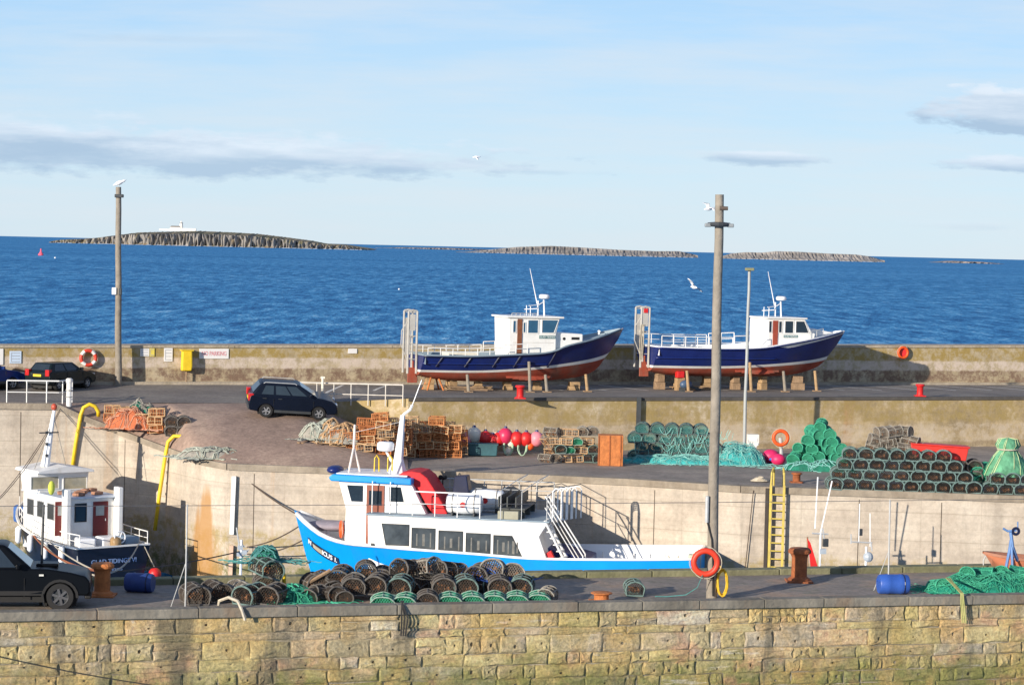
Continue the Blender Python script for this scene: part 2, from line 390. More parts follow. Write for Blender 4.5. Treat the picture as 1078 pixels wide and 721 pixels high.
# concrete wall material
def concrete(name,base,pale,dark_,rustx=False,streak=(.42,.22,.08),bandz=None,joints=None,jdir=None):
    m,n,L,b=nodes_mat(name)
    tc=N(n,'ShaderNodeTexCoord'); o=tc.outputs['Object']
    a=noise(n,L,o,.5,8,.68); c=ramp(n,L,a,[(.3,dark_),(.48,base),(.68,pale)])
    st=noise(n,L,o,1.3,6,.6,(1,1,.10),(3,1,0)); c=mix(n,L,math_(n,L,'MULTIPLY',ramp(n,L,st,[(.50,(0,0,0)),(.68,(1,1,1))]),.55),c,tuple(x*.62 for x in base))
    rs=noise(n,L,o,.7,5,.6,(1,1,.06),(31,4,0)); c=mix(n,L,math_(n,L,'MULTIPLY',ramp(n,L,rs,[(.62,(0,0,0)),(.72,(1,1,1))]),.5),c,streak)
    lay=noise(n,L,o,1.0,5,.6,(.12,.12,4.0)); c=mix(n,L,.14,c,ramp(n,L,lay,[(.35,(.25,.25,.25)),(.65,(.8,.8,.8))]),'OVERLAY')
    f=noise(n,L,o,6,7,.8); c=mix(n,L,.30,c,ramp(n,L,f,[(.3,(.25,.25,.25)),(.7,(.8,.8,.8))]),'OVERLAY')
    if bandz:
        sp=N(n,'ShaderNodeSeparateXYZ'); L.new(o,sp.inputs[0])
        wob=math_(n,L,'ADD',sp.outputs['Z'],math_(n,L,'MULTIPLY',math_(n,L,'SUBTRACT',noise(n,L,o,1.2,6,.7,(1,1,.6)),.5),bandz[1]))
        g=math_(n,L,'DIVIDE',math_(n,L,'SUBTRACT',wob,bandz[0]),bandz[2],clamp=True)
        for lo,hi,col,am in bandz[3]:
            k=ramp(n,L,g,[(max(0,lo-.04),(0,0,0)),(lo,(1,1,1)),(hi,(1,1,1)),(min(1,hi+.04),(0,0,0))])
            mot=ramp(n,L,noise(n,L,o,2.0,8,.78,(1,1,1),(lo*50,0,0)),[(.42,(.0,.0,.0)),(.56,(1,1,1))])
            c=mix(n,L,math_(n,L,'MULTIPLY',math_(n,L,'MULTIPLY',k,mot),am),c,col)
    if rustx:
        xz_=N(n,'ShaderNodeSeparateXYZ'); L.new(o,xz_.inputs[0])
        fr_=math_(n,L,'FRACT',math_(n,L,'DIVIDE',math_(n,L,'ADD',xz_.outputs['Z'],math_(n,L,'MULTIPLY',a,.06)),1.15))
        ln_=math_(n,L,'LESS_THAN',fr_,.035)
        c=mix(n,L,math_(n,L,'MULTIPLY',ln_,.30),c,(.22,.18,.13))
        fx_=math_(n,L,'FRACT',math_(n,L,'DIVIDE',xz_.outputs['X'],2.4)); c=mix(n,L,math_(n,L,'MULTIPLY',math_(n,L,'LESS_THAN',fx_,.012),.22),c,(.22,.18,.13))
        bl_=noise(n,L,o,.9,7,.75,(1,1,1),(17,3,8)); c=mix(n,L,math_(n,L,'MULTIPLY',ramp(n,L,bl_,[(.56,(0,0,0)),(.68,(1,1,1))]),.35),c,(.30,.27,.23))
        xs_=N(n,'ShaderNodeSeparateXYZ'); L.new(o,xs_.inputs[0]); rp=edge_at(216).x; zt_=edge_at(216).z
        dep=math_(n,L,'SUBTRACT',zt_-.9,xs_.outputs['Z'])
        wd_=math_(n,L,'ADD',.12,math_(n,L,'MULTIPLY',math_(n,L,'MAXIMUM',dep,0),.20))
        dx_=math_(n,L,'ABSOLUTE',math_(n,L,'SUBTRACT',math_(n,L,'ADD',xs_.outputs['X'],math_(n,L,'MULTIPLY',math_(n,L,'SUBTRACT',st,.5),1.2)),rp))
        k=math_(n,L,'MULTIPLY',math_(n,L,'SUBTRACT',1.2,math_(n,L,'DIVIDE',dx_,wd_)),1.6,clamp=True)
        k=math_(n,L,'MULTIPLY',k,math_(n,L,'MULTIPLY',dep,1.5,clamp=True))
        c=mix(n,L,math_(n,L,'MULTIPLY',k,.85),c,(.42,.22,.07))
    L.new(c,b.inputs['Base Color']); b.inputs['Roughness'].default_value=.92
    bp=N(n,'ShaderNodeBump',Strength=.5,Distance=.05); L.new(math_(n,L,'ADD',f,a),bp.inputs['Height']); L.new(bp.outputs[0],b.inputs['Normal'])
    return m
quaywall=concrete('quay_wall_concrete',(.47,.40,.32),(.56,.49,.40),(.36,.30,.24),rustx=True,bandz=(0,1.3,8,[(.0,.30,(.33,.25,.10),.8),(.0,.12,(.12,.13,.05),.9)]))
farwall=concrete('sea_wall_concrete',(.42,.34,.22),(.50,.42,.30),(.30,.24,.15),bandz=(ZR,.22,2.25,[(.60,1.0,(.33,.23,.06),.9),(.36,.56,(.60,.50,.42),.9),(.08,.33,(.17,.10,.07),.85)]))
midwall=concrete('retaining_wall_concrete',(.42,.32,.18),(.56,.47,.34),(.20,.155,.085),bandz=(ZL,.6,2.5,[(.55,1.0,(.34,.25,.09),.8),(.12,.45,(.55,.46,.36),.6),(.0,.1,(.2,.14,.08),.6)]))
coping=mat('quay_coping',(.30,.25,.19),.9,.25,1.5,bump=.5,bscale=9,dirt=(.15,.11,.07),dirt_amt=.4)

# far harbour wall -------------------------------------------------
mb=MB()
hA=wall_h(100,363.6); hB=wall_h(950,363.7)
slope=(hB-hA)/((wB-wA).length)
def topz(p): return hA+slope*((p-wA).dot(wd))
NSEG=28
fr=[];tp=[]
T=Vector((wn.x,wn.y,0))*-1
for i in range(NSEG+1):
    p=WA.lerp(WB,i/NSEG); fr.append(p)
for i in range(NSEG):
    a,b2=fr[i],fr[i+1]
    vs=[]
    for p in (a,b2):
        z=topz(p)-.12; vs+=[Vector((p.x,p.y,-1)),Vector((p.x,p.y,z)),Vector((p.x,p.y,z))+T*1.6,Vector((p.x,p.y,-1))+T*1.6]
    mb.add(vs,[(0,4,5,1),(1,5,6,2),(2,6,7,3)])
harb=empty('harbour_wall',(0,0,0),0,'long ochre and grey concrete sea wall along the far side of the road','wall')
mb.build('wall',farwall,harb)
mb=MB()
for i in range(NSEG):
    a,b2=fr[i]+wd*.012,fr[i+1]-wd*.012
    vs=[]
    for p in (a,b2):
        z=topz(p)-.117+R.uniform(0,.006)
        q=p+wn*.05; vs+=[Vector((q.x,q.y,z)),Vector((q.x,q.y,z+.12)),Vector((q.x,q.y,z+.12))+T*1.7,Vector((q.x,q.y,z))+T*1.7]
    mb.add(vs,[(0,4,5,1),(1,5,6,2),(2,6,7,3),(0,3,7,4),(0,1,2,3),(4,7,6,5)])
mb.build('coping',kerbm,harb)
mb=MB()   # low toe kerb
mb.quadbox(fr[0]+wn*.35,fr[-1]+wn*.35,ZR-.6,ZR+.12,.347)
mb.build('toe_kerb',kerbm,harb)

# quay walls ------------------------------------------------------
qw=empty('quay_wall',(0,0,0),0,'long pale concrete quay wall with vertical joints behind the moored boats','wall')
mb=MB()
for i in range(len(edge)-1):
    a,b2=edge[i],edge[i+1]; mb.add([(a.x,a.y,-1),(b2.x,b2.y,-1),(b2.x,b2.y,b2.z-.22),(a.x,a.y,a.z-.22)],[(0,1,2,3)])
mb.build('wall_face',quaywall,qw)
mb=MB()
for i in range(len(edge)-1):
    a,b2=edge[i],edge[i+1]; d=(b2-a); d.z=0; d.normalize(); o=Vector((d.y,-d.x,0))*.10; inn=Vector((-d.y,d.x,0))*.55
    vs=[]
    for p in (a,b2): vs+=[p+o+Vector((0,0,-.22)),p+o+Vector((0,0,.05)),p+inn+Vector((0,0,.05)),p+inn+Vector((0,0,-.22))]
    mb.add(vs,[(0,4,5,1),(1,5,6,2),(2,6,7,3),(0,3,7,4),(0,1,2,3),(4,7,6,5)])
mb.build('coping',coping,qw)
jm=mat('joint_gap',(.10,.08,.06),.95,.2,4)
for px in (22,132,268,420,560,690,905,992):
    p=edge_at(px); mb=MB(); mb.box((p.x,p.y+.0,p.z/2-.3),(.035,.012,p.z-.1),Matrix.Rotation(-.165,3,'Z')); mb.build('wall_joint',jm,qw)
# retaining wall between road and lower quay
rw=empty('retaining_wall',(0,0,0),0,'ochre retaining wall between the road and the lower quay','wall')
mb=MB(); mb.quadbox(Vector((eA.x,eA.y,0)),Vector((EB.x,EB.y,0)),ZL-.5,ZR-.12,.6)
for k in range(8):
    a,b2=rline(k/8),rline((k+1)/8); d=(b2-a).normalized(); nn=Vector((-d.y,d.x,0))*.4
    mb.add([(a.x,a.y,ZL-.5),(b2.x,b2.y,ZL-.5),(b2.x,b2.y,b2.z-.004),(a.x,a.y,a.z-.004)],[(0,1,2,3)])
mb.build('wall_face',midwall,rw)
mb=MB(); d_=(EB-eA).normalized(); o_=Vector((d_.y,-d_.x,0))*.06
mb.quadbox(eA+o_,EB+o_,ZR-.12,ZR+.03,.5); mb.build('coping',dark if False else mat('dark_road_kerb',(.09,.08,.07),.9,.25,2,bump=.4),rw)
for px in (655,658.5):
    pass
p=eA.lerp(eB,(657-430)/640); mb=MB(); mb.box((p.x,p.y-.05,(ZL+ZR)/2+.1),(.22,.25,ZR-ZL-.1)); mb.build('drain_post',dark,rw)
# wall cheek closing left end under the ramp (solid fill)
# parking lines ---------------------------------------------------
pl=mat('worn_white_road_paint',(.62,.60,.56),.8,.15,6,dirt=(.2,.2,.2),dirt_amt=.4)
from mathutils.bvhtree import BVHTree
def bvh_of(*names):
    vs=[];fs=[]
    for nm in names:
        me=bpy.data.objects[nm].data; o=len(vs)
        vs+=[v.co.copy() for v in me.vertices]; fs+=[[i+o for i in p.vertices] for p in me.polygons]
    return BVHTree.FromPolygons(vs,fs)
LAND=bvh_of('road','ramp','lower_quay')
def gz(x,y,d=None):
    h=LAND.ray_cast(Vector((x,y,30)),Vector((0,0,-1)))
    return h[0].z if h[0] else (d if d is not None else ZR)
def land(px,py):
    h=LAND.ray_cast(CAM,ray(px,py).normalized()); return h[0]
mb=MB()
def mark(a,b2,w=.17):
    a=Vector(a);b2=Vector(b2);d=(b2-a).normalized(); s_=Vector((-d.y,d.x,0))*w/2
    for i in range(6):
        p,q=a.lerp(b2,i/6),a.lerp(b2,(i+1)/6); vs=[]
        for r in (p-s_,q-s_,q+s_,p+s_): vs.append((r.x,r.y,gz(r.x,r.y)+.006))
        mb.add(vs,[(0,1,2,3)])
k=0
S0=wallp(455)
while k<16:
    p=S0+wd*(k*2.25)+wn*.6; mark(p,p+wn*4.4+wd*.9); k+=1
for px in (400,360,):
    pass
x0=wallp(210)
for k in range(5):
    p=x0+wd*(k*2.4)+wn*.6; mark(p,p+wn*3.6-wd*1.9)
parkm=tag(mb.build('road_markings',pl),kind='structure')
# the road's left part slopes slightly: markings there sit on a shallow plane
for v in parkm.data.vertices:
    pass
# ------------------------------------------------------------------ near pier
cA=HZ(0,644,8.9); cB=HZ(1078,626,8.9); CA,CB,cd=lineD(cA,cB,6,8); cn=Vector((cd.y,-cd.x,0))   # front top edge of the cap
kA=HZ(200,615,9.2); kB=HZ(1000,602,9.2); KA,KB,kd=lineD(kA,kB,12,12)
mb=MB(); a,b2=CA-cn*.3,CB-cn*.3
mb.add([(a.x,a.y,ZP),(b2.x,b2.y,ZP),(KB.x,KB.y+.05,ZP),(KA.x,KA.y+.05,ZP)],[(0,1,2,3)])
tag(mb.build('pier_road',pierm),kind='structure')
PB=bvh_of('pier_road')
def pier(px,py): return HZ(px,py,9.2)
pk=empty('pier_kerb',(0,0,0),0,'mossy concrete kerb along the far edge of the near pier','kerb')
mb=MB(); 
for i in range(24):
    a=KA.lerp(KB,i/24)+kd*.01; b2=KA.lerp(KB,(i+1)/24)-kd*.01
    if i in (8,): b2=b2-kd*.25
    mb.quadbox(a,b2,ZP-.05,ZP+.17+R.uniform(-.01,.01),.45)
mb.build('kerb',mossy,pk,bevel=.03)
mb=MB(); a=KA.copy();b2=KB.copy(); mb.quadbox(a+Vector((0,.05,0)),b2+Vector((0,.05,0)),-1,ZP-.055,.38); mb.build('pier_side',quaywall,pk)

# stones of the near wall
m,n,L,b=nodes_mat('sandstone_blocks')
tc=N(n,'ShaderNodeTexCoord'); o=tc.outputs['Object']; ge=N(n,'ShaderNodeNewGeometry')
isl=ge.outputs['Random Per Island']
c=ramp(n,L,isl,[(0,(.50,.40,.19)),(.2,(.56,.46,.24)),(.38,(.40,.33,.20)),(.52,(.58,.42,.25)),(.66,(.47,.39,.18)),(.8,(.50,.37,.22)),(.92,(.42,.37,.28)),(1,(.60,.52,.38))])
a=noise(n,L,o,1.6,8,.7); c=mix(n,L,.6,c,ramp(n,L,a,[(.3,(.2,.2,.18)),(.5,(.5,.5,.5)),(.7,(.85,.8,.72))]),'OVERLAY')
g=noise(n,L,o,.9,7,.65,(1,1,1),(11,0,0)); c=mix(n,L,math_(n,L,'MULTIPLY',ramp(n,L,g,[(.48,(0,0,0)),(.62,(1,1,1))]),.45),c,(.42,.33,.10))
sp=N(n,'ShaderNodeSeparateXYZ'); L.new(o,sp.inputs[0])
lo=math_(n,L,'SUBTRACT',4.85,math_(n,L,'ADD',sp.outputs['Z'],math_(n,L,'MULTIPLY',math_(n,L,'SUBTRACT',noise(n,L,o,1.4,6,.7,(1,1,1),(2,9,0)),.5),2.2)))
c=mix(n,L,math_(n,L,'MULTIPLY',math_(n,L,'MULTIPLY',lo,1.3,clamp=True),.8),c,(.16,.17,.04))
pk_=noise(n,L,o,.8,5,.6,(1,1,1.4),(47,0,3)); c=mix(n,L,math_(n,L,'MULTIPLY',ramp(n,L,pk_,[(.57,(0,0,0)),(.66,(1,1,1))]),.5),c,(.46,.22,.14))
oc_=noise(n,L,o,.6,7,.7,(1,1,.8),(23,7,3)); c=mix(n,L,math_(n,L,'MULTIPLY',ramp(n,L,oc_,[(.50,(0,0,0)),(.62,(1,1,1))]),.6),c,(.50,.33,.12))
wl_=noise(n,L,o,1.1,8,.75,(.4,.4,3),(3,17,3)); c=mix(n,L,math_(n,L,'MULTIPLY',ramp(n,L,wl_,[(.60,(0,0,0)),(.68,(1,1,1))]),.6),c,(.66,.60,.50))
st=noise(n,L,o,1.0,6,.6,(1,1,.15),(5,1,0)); c=mix(n,L,math_(n,L,'MULTIPLY',ramp(n,L,st,[(.52,(0,0,0)),(.62,(1,1,1))]),.75),c,(.13,.115,.08))
ww=noise(n,L,o,1.8,7,.7,(1,1,1),(61,0,9)); c=mix(n,L,math_(n,L,'MULTIPLY',ramp(n,L,ww,[(.66,(0,0,0)),(.72,(1,1,1))]),.6),c,(.62,.58,.50))
f=noise(n,L,o,14,6,.75); c=mix(n,L,.7,c,ramp(n,L,f,[(.3,(.15,.15,.15)),(.7,(.85,.85,.85))]),'OVERLAY')
L.new(c,b.inputs['Base Color']); b.inputs['Roughness'].default_value=.93
bp=N(n,'ShaderNodeBump',Strength=.9,Distance=.06); L.new(math_(n,L,'ADD',f,math_(n,L,'MULTIPLY',a,1.5)),bp.inputs['Height']); L.new(bp.outputs[0],b.inputs['Normal'])
stone_m=m
pw=empty('pier_wall',(0,0,0),0,'weathered yellow sandstone block wall of the near pier with a dark stone cap','wall')
mb=MB(); a,b2=CA-cn*.145,CB-cn*.145; mb.quadbox(a,b2,-1,ZP+.06,.28); mb.build('mortar_backing',mat('lime_mortar',(.36,.31,.22),.95,.35,2,bump=.6,dirt=(.06,.05,.03),dirt_amt=.75),pw)
mb=MB()
LEN=(CB-CA).length
def stone(x0,x1,z0,z1,hole):
    g=.006; x0+=g;x1-=g;z0+=g;z1-=g
    j=lambda s_:R.uniform(-s_,s_)
    dep=R.uniform(.04,.085)
    cx,cz=(x0+x1)/2+j(.04),(z0+z1)/2+j(.03); w=x1-x0
    ring=[(x0,z0),(x0+w*.33,z0),(x0+w*.66,z0),(x1,z0),(x1,(z0+z1)/2),(x1,z1),(x0+w*.66,z1),(x0+w*.33,z1),(x0,z1),(x0,(z0+z1)/2)]
    ring=[(x+j(.028),z+j(.024)) for x,z in ring]
    bx=min(.035,w*.15)
    inner=[(cx+(x-cx)*(1-bx*2.6/w)+j(.006),cz+(z-cz)*(1-.05/(z1-z0)*1.6)+j(.006)) for x,z in ring]
    kn=len(ring)
    P=lambda x,z,d:CA+cd*x+cn*(-.16+d)+Vector((0,0,z-CA.z))
    vs=[P(x,z,0) for x,z in ring]+[P(x,z,dep*.55+j(.01)) for x,z in ring]+[P(x,z,dep+j(.02)) for x,z in inner]
    fs=[]
    for q in range(2):
        for i in range(kn): fs.append((q*kn+i,q*kn+(i+1)%kn,(q+1)*kn+(i+1)%kn,(q+1)*kn+i))
    rh=.033*R.uniform(.8,1.4) if hole else .02
    hx,hz=cx+j(.05),cz+j(.05)
    h1=[(hx+rh*(x-cx)/max(.01,math.hypot(x-cx,z-cz)),hz+rh*1.3*(z-cz)/max(.01,math.hypot(x-cx,z-cz))) for x,z in inner]
    midr=[((x+u)/2,(z+v)/2) for (x,z),(u,v) in zip(inner,h1)]
    vs+=[P(x,z,dep+R.uniform(-.012,.03)) for x,z in midr]+[P(x,z,dep+(0 if hole else .01)) for x,z in h1]
    for q in (2,3):
        for i in range(kn): fs.append((q*kn+i,q*kn+(i+1)%kn,(q+1)*kn+(i+1)%kn,(q+1)*kn+i))
    if hole:
        vs+=[P(x,z,dep-.09) for x,z in h1]
        for i in range(kn): fs.append((4*kn+i,4*kn+(i+1)%kn,5*kn+(i+1)%kn,5*kn+i))
        fs.append(tuple(range(5*kn,6*kn)))
    else: fs.append(tuple(range(4*kn,5*kn)))
    mb.add(vs,fs)
z=ZP+.06; ci=0
while z>2.6:
    h=R.choice([.34,.40,.44,.30,.48]) if ci not in (1,) else .2
    x=R.uniform(-.5,0)
    while x<LEN:
        w=R.choice([.45,.6,.75,.95,1.2,1.5,.35])*R.uniform(.85,1.15)
        if h<.22: w*=1.3
        if R.random()<.16 and h>.35:
            k=R.uniform(.4,.6)*h; stone(x,x+w*.5,z-h,z-k,False); stone(x+w*.5,x+w,z-h,z-k,False); stone(x,x+w,z-k,z,False)
        else: stone(x,x+w,z-h+R.uniform(-.01,.01),z,R.random()<.85 and w>.4 and h>.25)
        x+=w
    z-=h; ci+=1
ws=mb.build('stone_blocks',stone_m,pw); 
mb=MB()
x=0
while x<LEN:
    w=R.uniform(1.4,2.6)
    a=CA+cd*(x+.006); b2=CA+cd*min(LEN,x+w-.006); off=cn*R.uniform(.0,.02)
    mb.quadbox(a+off,b2+off,ZP+.064,ZP+.30+R.uniform(-.012,.012),.42); x+=w
o=mb.build('cap_stones',capm,pw,bevel=.025)

# ------------------------------------------------------------------ islands
m,n,L,b=nodes_mat('island_cliffs')
tc=N(n,'ShaderNodeTexCoord'); o=tc.outputs['Object']; ge=N(n,'ShaderNodeNewGeometry')
sp=N(n,'ShaderNodeSeparateXYZ'); L.new(ge.outputs['Normal'],sp.inputs[0])
a=noise(n,L,o,.022,9,.8,(1,1,.9)); c=ramp(n,L,a,[(.35,(.17,.165,.165)),(.5,(.27,.25,.23)),(.62,(.37,.33,.28)),(.70,(.6,.57,.5))])
t_=noise(n,L,o,.02,6,.6); ct=ramp(n,L,t_,[(.35,(.16,.15,.07)),(.6,(.26,.20,.12))])
c=mix(n,L,ramp(n,L,sp.outputs['Z'],[(.55,(0,0,0)),(.8,(1,1,1))]),c,ct)
L.new(c,b.inputs['Base Color']); b.inputs['Roughness'].default_value=.95
isle=m
surf=mat('white_surf',(.6,.66,.7),.8,.2,.01)
def island(name,prof,base,D,depth,label,cliff=True,mm=isle):
    # prof: (px, top py) list; base: (px, base py) pair -> world at distance D
    k=D/F; pts=[]
    px0,px1=prof[0][0],prof[-1][0]; n_=int((px1-px0)*1.2)
    RJ=lambda q,r:mnoise.noise((q*.45,r*7.7,D*.01))*22
    mb=MB(); rows=6
    def interp(px):
        for (a,ya),(b3,yb) in zip(prof,prof[1:]):
            if a<=px<=b3: return ya+(yb-ya)*(px-a)/(b3-a)
        return prof[-1][1]
    zb=-2
    for i in range(n_+1):
        px=px0+(px1-px0)*i/n_; zt=PD(px,interp(px),D).z; zt=max(zt,1.0); x=PD(px,260,D).x
        e=math.sin(PI*min(1,max(0,i/n_)))**.4
        jag=mnoise.noise((px*.12,D*.01,0))*14+mnoise.noise((px*.5,3,0))*4
        jz=1+.10*mnoise.noise((px*.6,8,1))
        fr_=D-depth*.5*e+jag
        col=[(x,fr_-8,zb),(x,fr_+RJ(px,1),zt*.12),(x,RJ(px,2)+fr_+(3 if cliff else depth*.12)+jag*.2,zt*(.5 if cliff else .35)),(x,RJ(px,3)+fr_+(8 if cliff else depth*.25)-jag*.1,zt*(.80 if cliff else .7)*jz),(x,fr_+depth*.30,zt*(1+(jz-1)*.4)),(x,D+depth*.4*e,zt*.8),(x,D+depth*.6*e,zb)]
        mb.v+= [Vector(q) for q in col]
    nr=7
    for i in range(n_):
        for r in range(nr-1): q=i*nr+r; mb.f.append([q,q+nr,q+nr+1,q+1]); mb.m.append(0)
    o=mb.build(name,[mm]); tag(o,kind='structure'); return o
DI=5700
island('island',[(54,254.5),(70,252),(90,251.5),(110,250),(125,248),(150,245),(190,244),(215,243.5),(250,245),(275,246.5),(300,249.5),(330,253.5),(345,256.5),(365,257.5),(395,262.5)],None,DI,420,'')
brownisle=mat('brown_island_rock',(.31,.28,.25),.95,.35,.02,dirt=(.2,.18,.15),dirt_amt=.4)
greyisle=mat('far_island_rock',(.30,.26,.24),.95,.35,.03)
island('island',[(395,261.5),(420,260.5),(470,261),(515,262.8)],None,9500,500,'',mm=greyisle)
island('island',[(480,266),(515,263),(545,260),(580,259.0),(610,260.5),(650,263),(690,264.5),(715,264.5),(735,268.5)],None,5600,300,'',cliff=False,mm=brownisle)
island('island',[(755,271.5),(770,267),(785,265.5),(800,266),(815,264.5),(840,265.2),(870,267),(900,268),(915,270),(932,273.8)],None,5500,260,'',cliff=False,mm=brownisle)
island('island',[(980,276.3),(1000,274.6),(1030,275.6),(1056,277.8)],None,6500,200,'',mm=greyisle)
mb=MB()
def surfline(px0,px1,D,n_=60):
    for i in range(n_):
        if R.random()<.35: continue
        a=px0+(px1-px0)*i/n_; w=(px1-px0)/n_*R.uniform(.3,1)
        p=PD(a,260,D); q=PD(a+w,260,D); mb.add([(p.x,D-8,.3),(q.x,D-8,.3),(q.x,D+12,1.6),(p.x,D+12,1.6)],[(0,1,2,3)])
surfline(60,390,DI-250); surfline(500,735,5600-190); surfline(770,930,5500-170)
tag(mb.build('surf',surf),None,None,None,'stuff')
# lighthouse
def onD(px,py,D=DI): return PD(px,py,D)
w0=onD(192,243)
lh=empty('lighthouse',(w0.x,DI-20,w0.z-1),0,'white lighthouse tower with low keeper buildings on top of the cliff island','lighthouse')
u=DI/F
mb=MB(); mb.cyl((0,0,0),(0,0,8.2*u),1.9*u,1.6*u,12); mb.build('tower',white,lh)
mb=MB(); mb.cyl((0,0,8.2*u),(0,0,8.7*u),1.8*u,1.8*u,12); mb.build('gallery',dark,lh)
mb=MB(); mb.cyl((0,0,8.7*u),(0,0,10*u),.9*u,.8*u,10); mb.cyl((0,0,10*u),(0,0,10.8*u),.95*u,.1*u,10); mb.build('lantern',white,lh)
mb=MB(); mb.box((-6*u,0,2.0*u),(11*u,10,4*u)); mb.box((8*u,0,1.5*u),(15*u,8,3*u)); mb.box((-17*u,0,1.0*u),(12*u,6,1.6*u)); mb.build('keeper_house',white,lh)
mb=MB(); mb.prism([(-11.5*u,4*u),(-.5*u,4*u),(-2*u,5.3*u),(-10*u,5.3*u)],-5.5,5.5); mb.build('roof',mat('slate_roof',(.16,.15,.15),.8),lh)

# ------------------------------------------------------------------ world, sun, camera
SUNV=Vector((-.64,-.77,0)).normalized(); EL=math.radians(13)
w=bpy.data.worlds.new('World'); scene.world=w; w.use_nodes=True
n=w.node_tree.nodes; L=w.node_tree.links; bg=n['Background']
sky=n.new('ShaderNodeTexSky'); sky.sky_type='NISHITA'; sky.sun_disc=False; sky.sun_elevation=EL; sky.sun_rotation=math.atan2(SUNV.x,SUNV.y)%(2*PI)
sky.air_density=1.0; sky.dust_density=.3; sky.ozone_density=2.0; sky.altitude=0
tc=N(n,'ShaderNodeTexCoord'); sp=N(n,'ShaderNodeSeparateXYZ'); L.new(tc.outputs['Generated'],sp.inputs[0])
yy=math_(n,L,'MAXIMUM',math_(n,L,'ABSOLUTE',sp.outputs['Y']),.02)
U=math_(n,L,'DIVIDE',sp.outputs['X'],yy); V=math_(n,L,'DIVIDE',sp.outputs['Z'],yy)
cb=N(n,'ShaderNodeCombineXYZ'); L.new(U,cb.inputs[0]); L.new(V,cb.inputs[1])
nz=noise(n,L,cb.outputs[0],1,7,.62,(32,110,1)); nf=noise(n,L,cb.outputs[0],1,6,.62,(7,60,1),(3,8,0)); nl=noise(n,L,cb.outputs[0],1,5,.6,(14,90,1),(6,2,0))
def cloud(u0,v0,wu,wv,hard,seedadd=0):
    a=math_(n,L,'DIVIDE',math_(n,L,'SUBTRACT',U,u0),wu); b=math_(n,L,'DIVIDE',math_(n,L,'SUBTRACT',V,v0),wv)
    r=math_(n,L,'SQRT',math_(n,L,'ADD',math_(n,L,'MULTIPLY',a,a),math_(n,L,'MULTIPLY',b,b)))
    d=math_(n,L,'ADD',math_(n,L,'SUBTRACT',1,r),math_(n,L,'MULTIPLY',math_(n,L,'SUBTRACT',nz,.5),2.4))
    return math_(n,L,'MULTIPLY',math_(n,L,'MULTIPLY',d,hard),1,clamp=True), b
skyc=mix(n,L,1.0,sky.outputs[0],(.86,.96,1.16),'MULTIPLY')
grad=ramp(n,L,V,[(0,(6.6,8.1,9.3)),(.03,(6.0,7.9,9.5)),(.10,(4.5,6.9,9.6)),(.35,(1.3,2.4,5.0)),(.8,(.7,1.5,3.6))])
skyc=mix(n,L,.8,skyc,grad)
# thin high veil
veil=math_(n,L,'MULTIPLY',ramp(n,L,nf,[(.38,(0,0,0)),(.66,(1,1,1))]),.45)
skyc=mix(n,L,veil,skyc,(6.9,7.4,7.9))
def addcloud(skyc,spec,amt,lightc=(7.0,7.9,8.9),darkc=(3.9,5.3,6.9)):
    cl,b=cloud(*spec)
    sh=ramp(n,L,math_(n,L,'ADD',math_(n,L,'MULTIPLY',b,.35),math_(n,L,'MULTIPLY',nl,1.0)),[(.35,darkc),(.75,lightc)])
    return mix(n,L,math_(n,L,'MULTIPLY',cl,amt),skyc,sh)
for spec,amt in (((-.16,.0375,.175,.0115,2.2),.85),((-.23,.043,.10,.012,1.6),.85),((.214,.0640,.036,.0125,3.2),1.0),((.215,.0415,.03,.0042,2.6),.9),((.112,.0415,.03,.0034,2.2),.8),((.012,.0335,.03,.002,1.2),.4),((-.145,.088,.05,.003,1.0),.3),((.20,.0145,.03,.0028,1.0),.35)):
    skyc=addcloud(skyc,spec,amt)
L.new(skyc,bg.inputs['Color']); bg.inputs['Strength'].default_value=.088
sd=bpy.data.lights.new('sun','SUN'); sd.energy=5.0; sd.angle=math.radians(.5); sd.color=(1,.90,.76)
so=bpy.data.objects.new('sun',sd); COL.objects.link(so)
dirv=-(SUNV*math.cos(EL)+Vector((0,0,math.sin(EL)))); so.rotation_euler=dirv.to_track_quat('-Z','Y').to_euler(); so.location=(-30,-30,30)
cam=bpy.data.cameras.new('camera'); co=bpy.data.objects.new('camera',cam); COL.objects.link(co); scene.camera=co
cam.sensor_width=36; cam.sensor_fit='HORIZONTAL'; cam.lens=36*F/1078; cam.clip_start=.5; cam.clip_end=120000
X=RX*CR-UP*SR; Y=RX*SR+UP*CR; Z=-FW
# pixel right = RX*cos - UP*(-sin)... : u=cos,v=-sin -> RX*cos + UP*sin
X=RX*CR+UP*SR; Y=-(RX*SR-UP*CR)
M=Matrix((X,Y,Z)).transposed().to_4x4(); M.translation=CAM; co.matrix_world=M
scene.view_settings.view_transform='Standard'; scene.view_settings.look='None'; scene.view_settings.gamma=1; scene.view_settings.exposure=.32
scene.render.engine='CYCLES'; scene.render.resolution_x=1024; scene.render.resolution_y=684
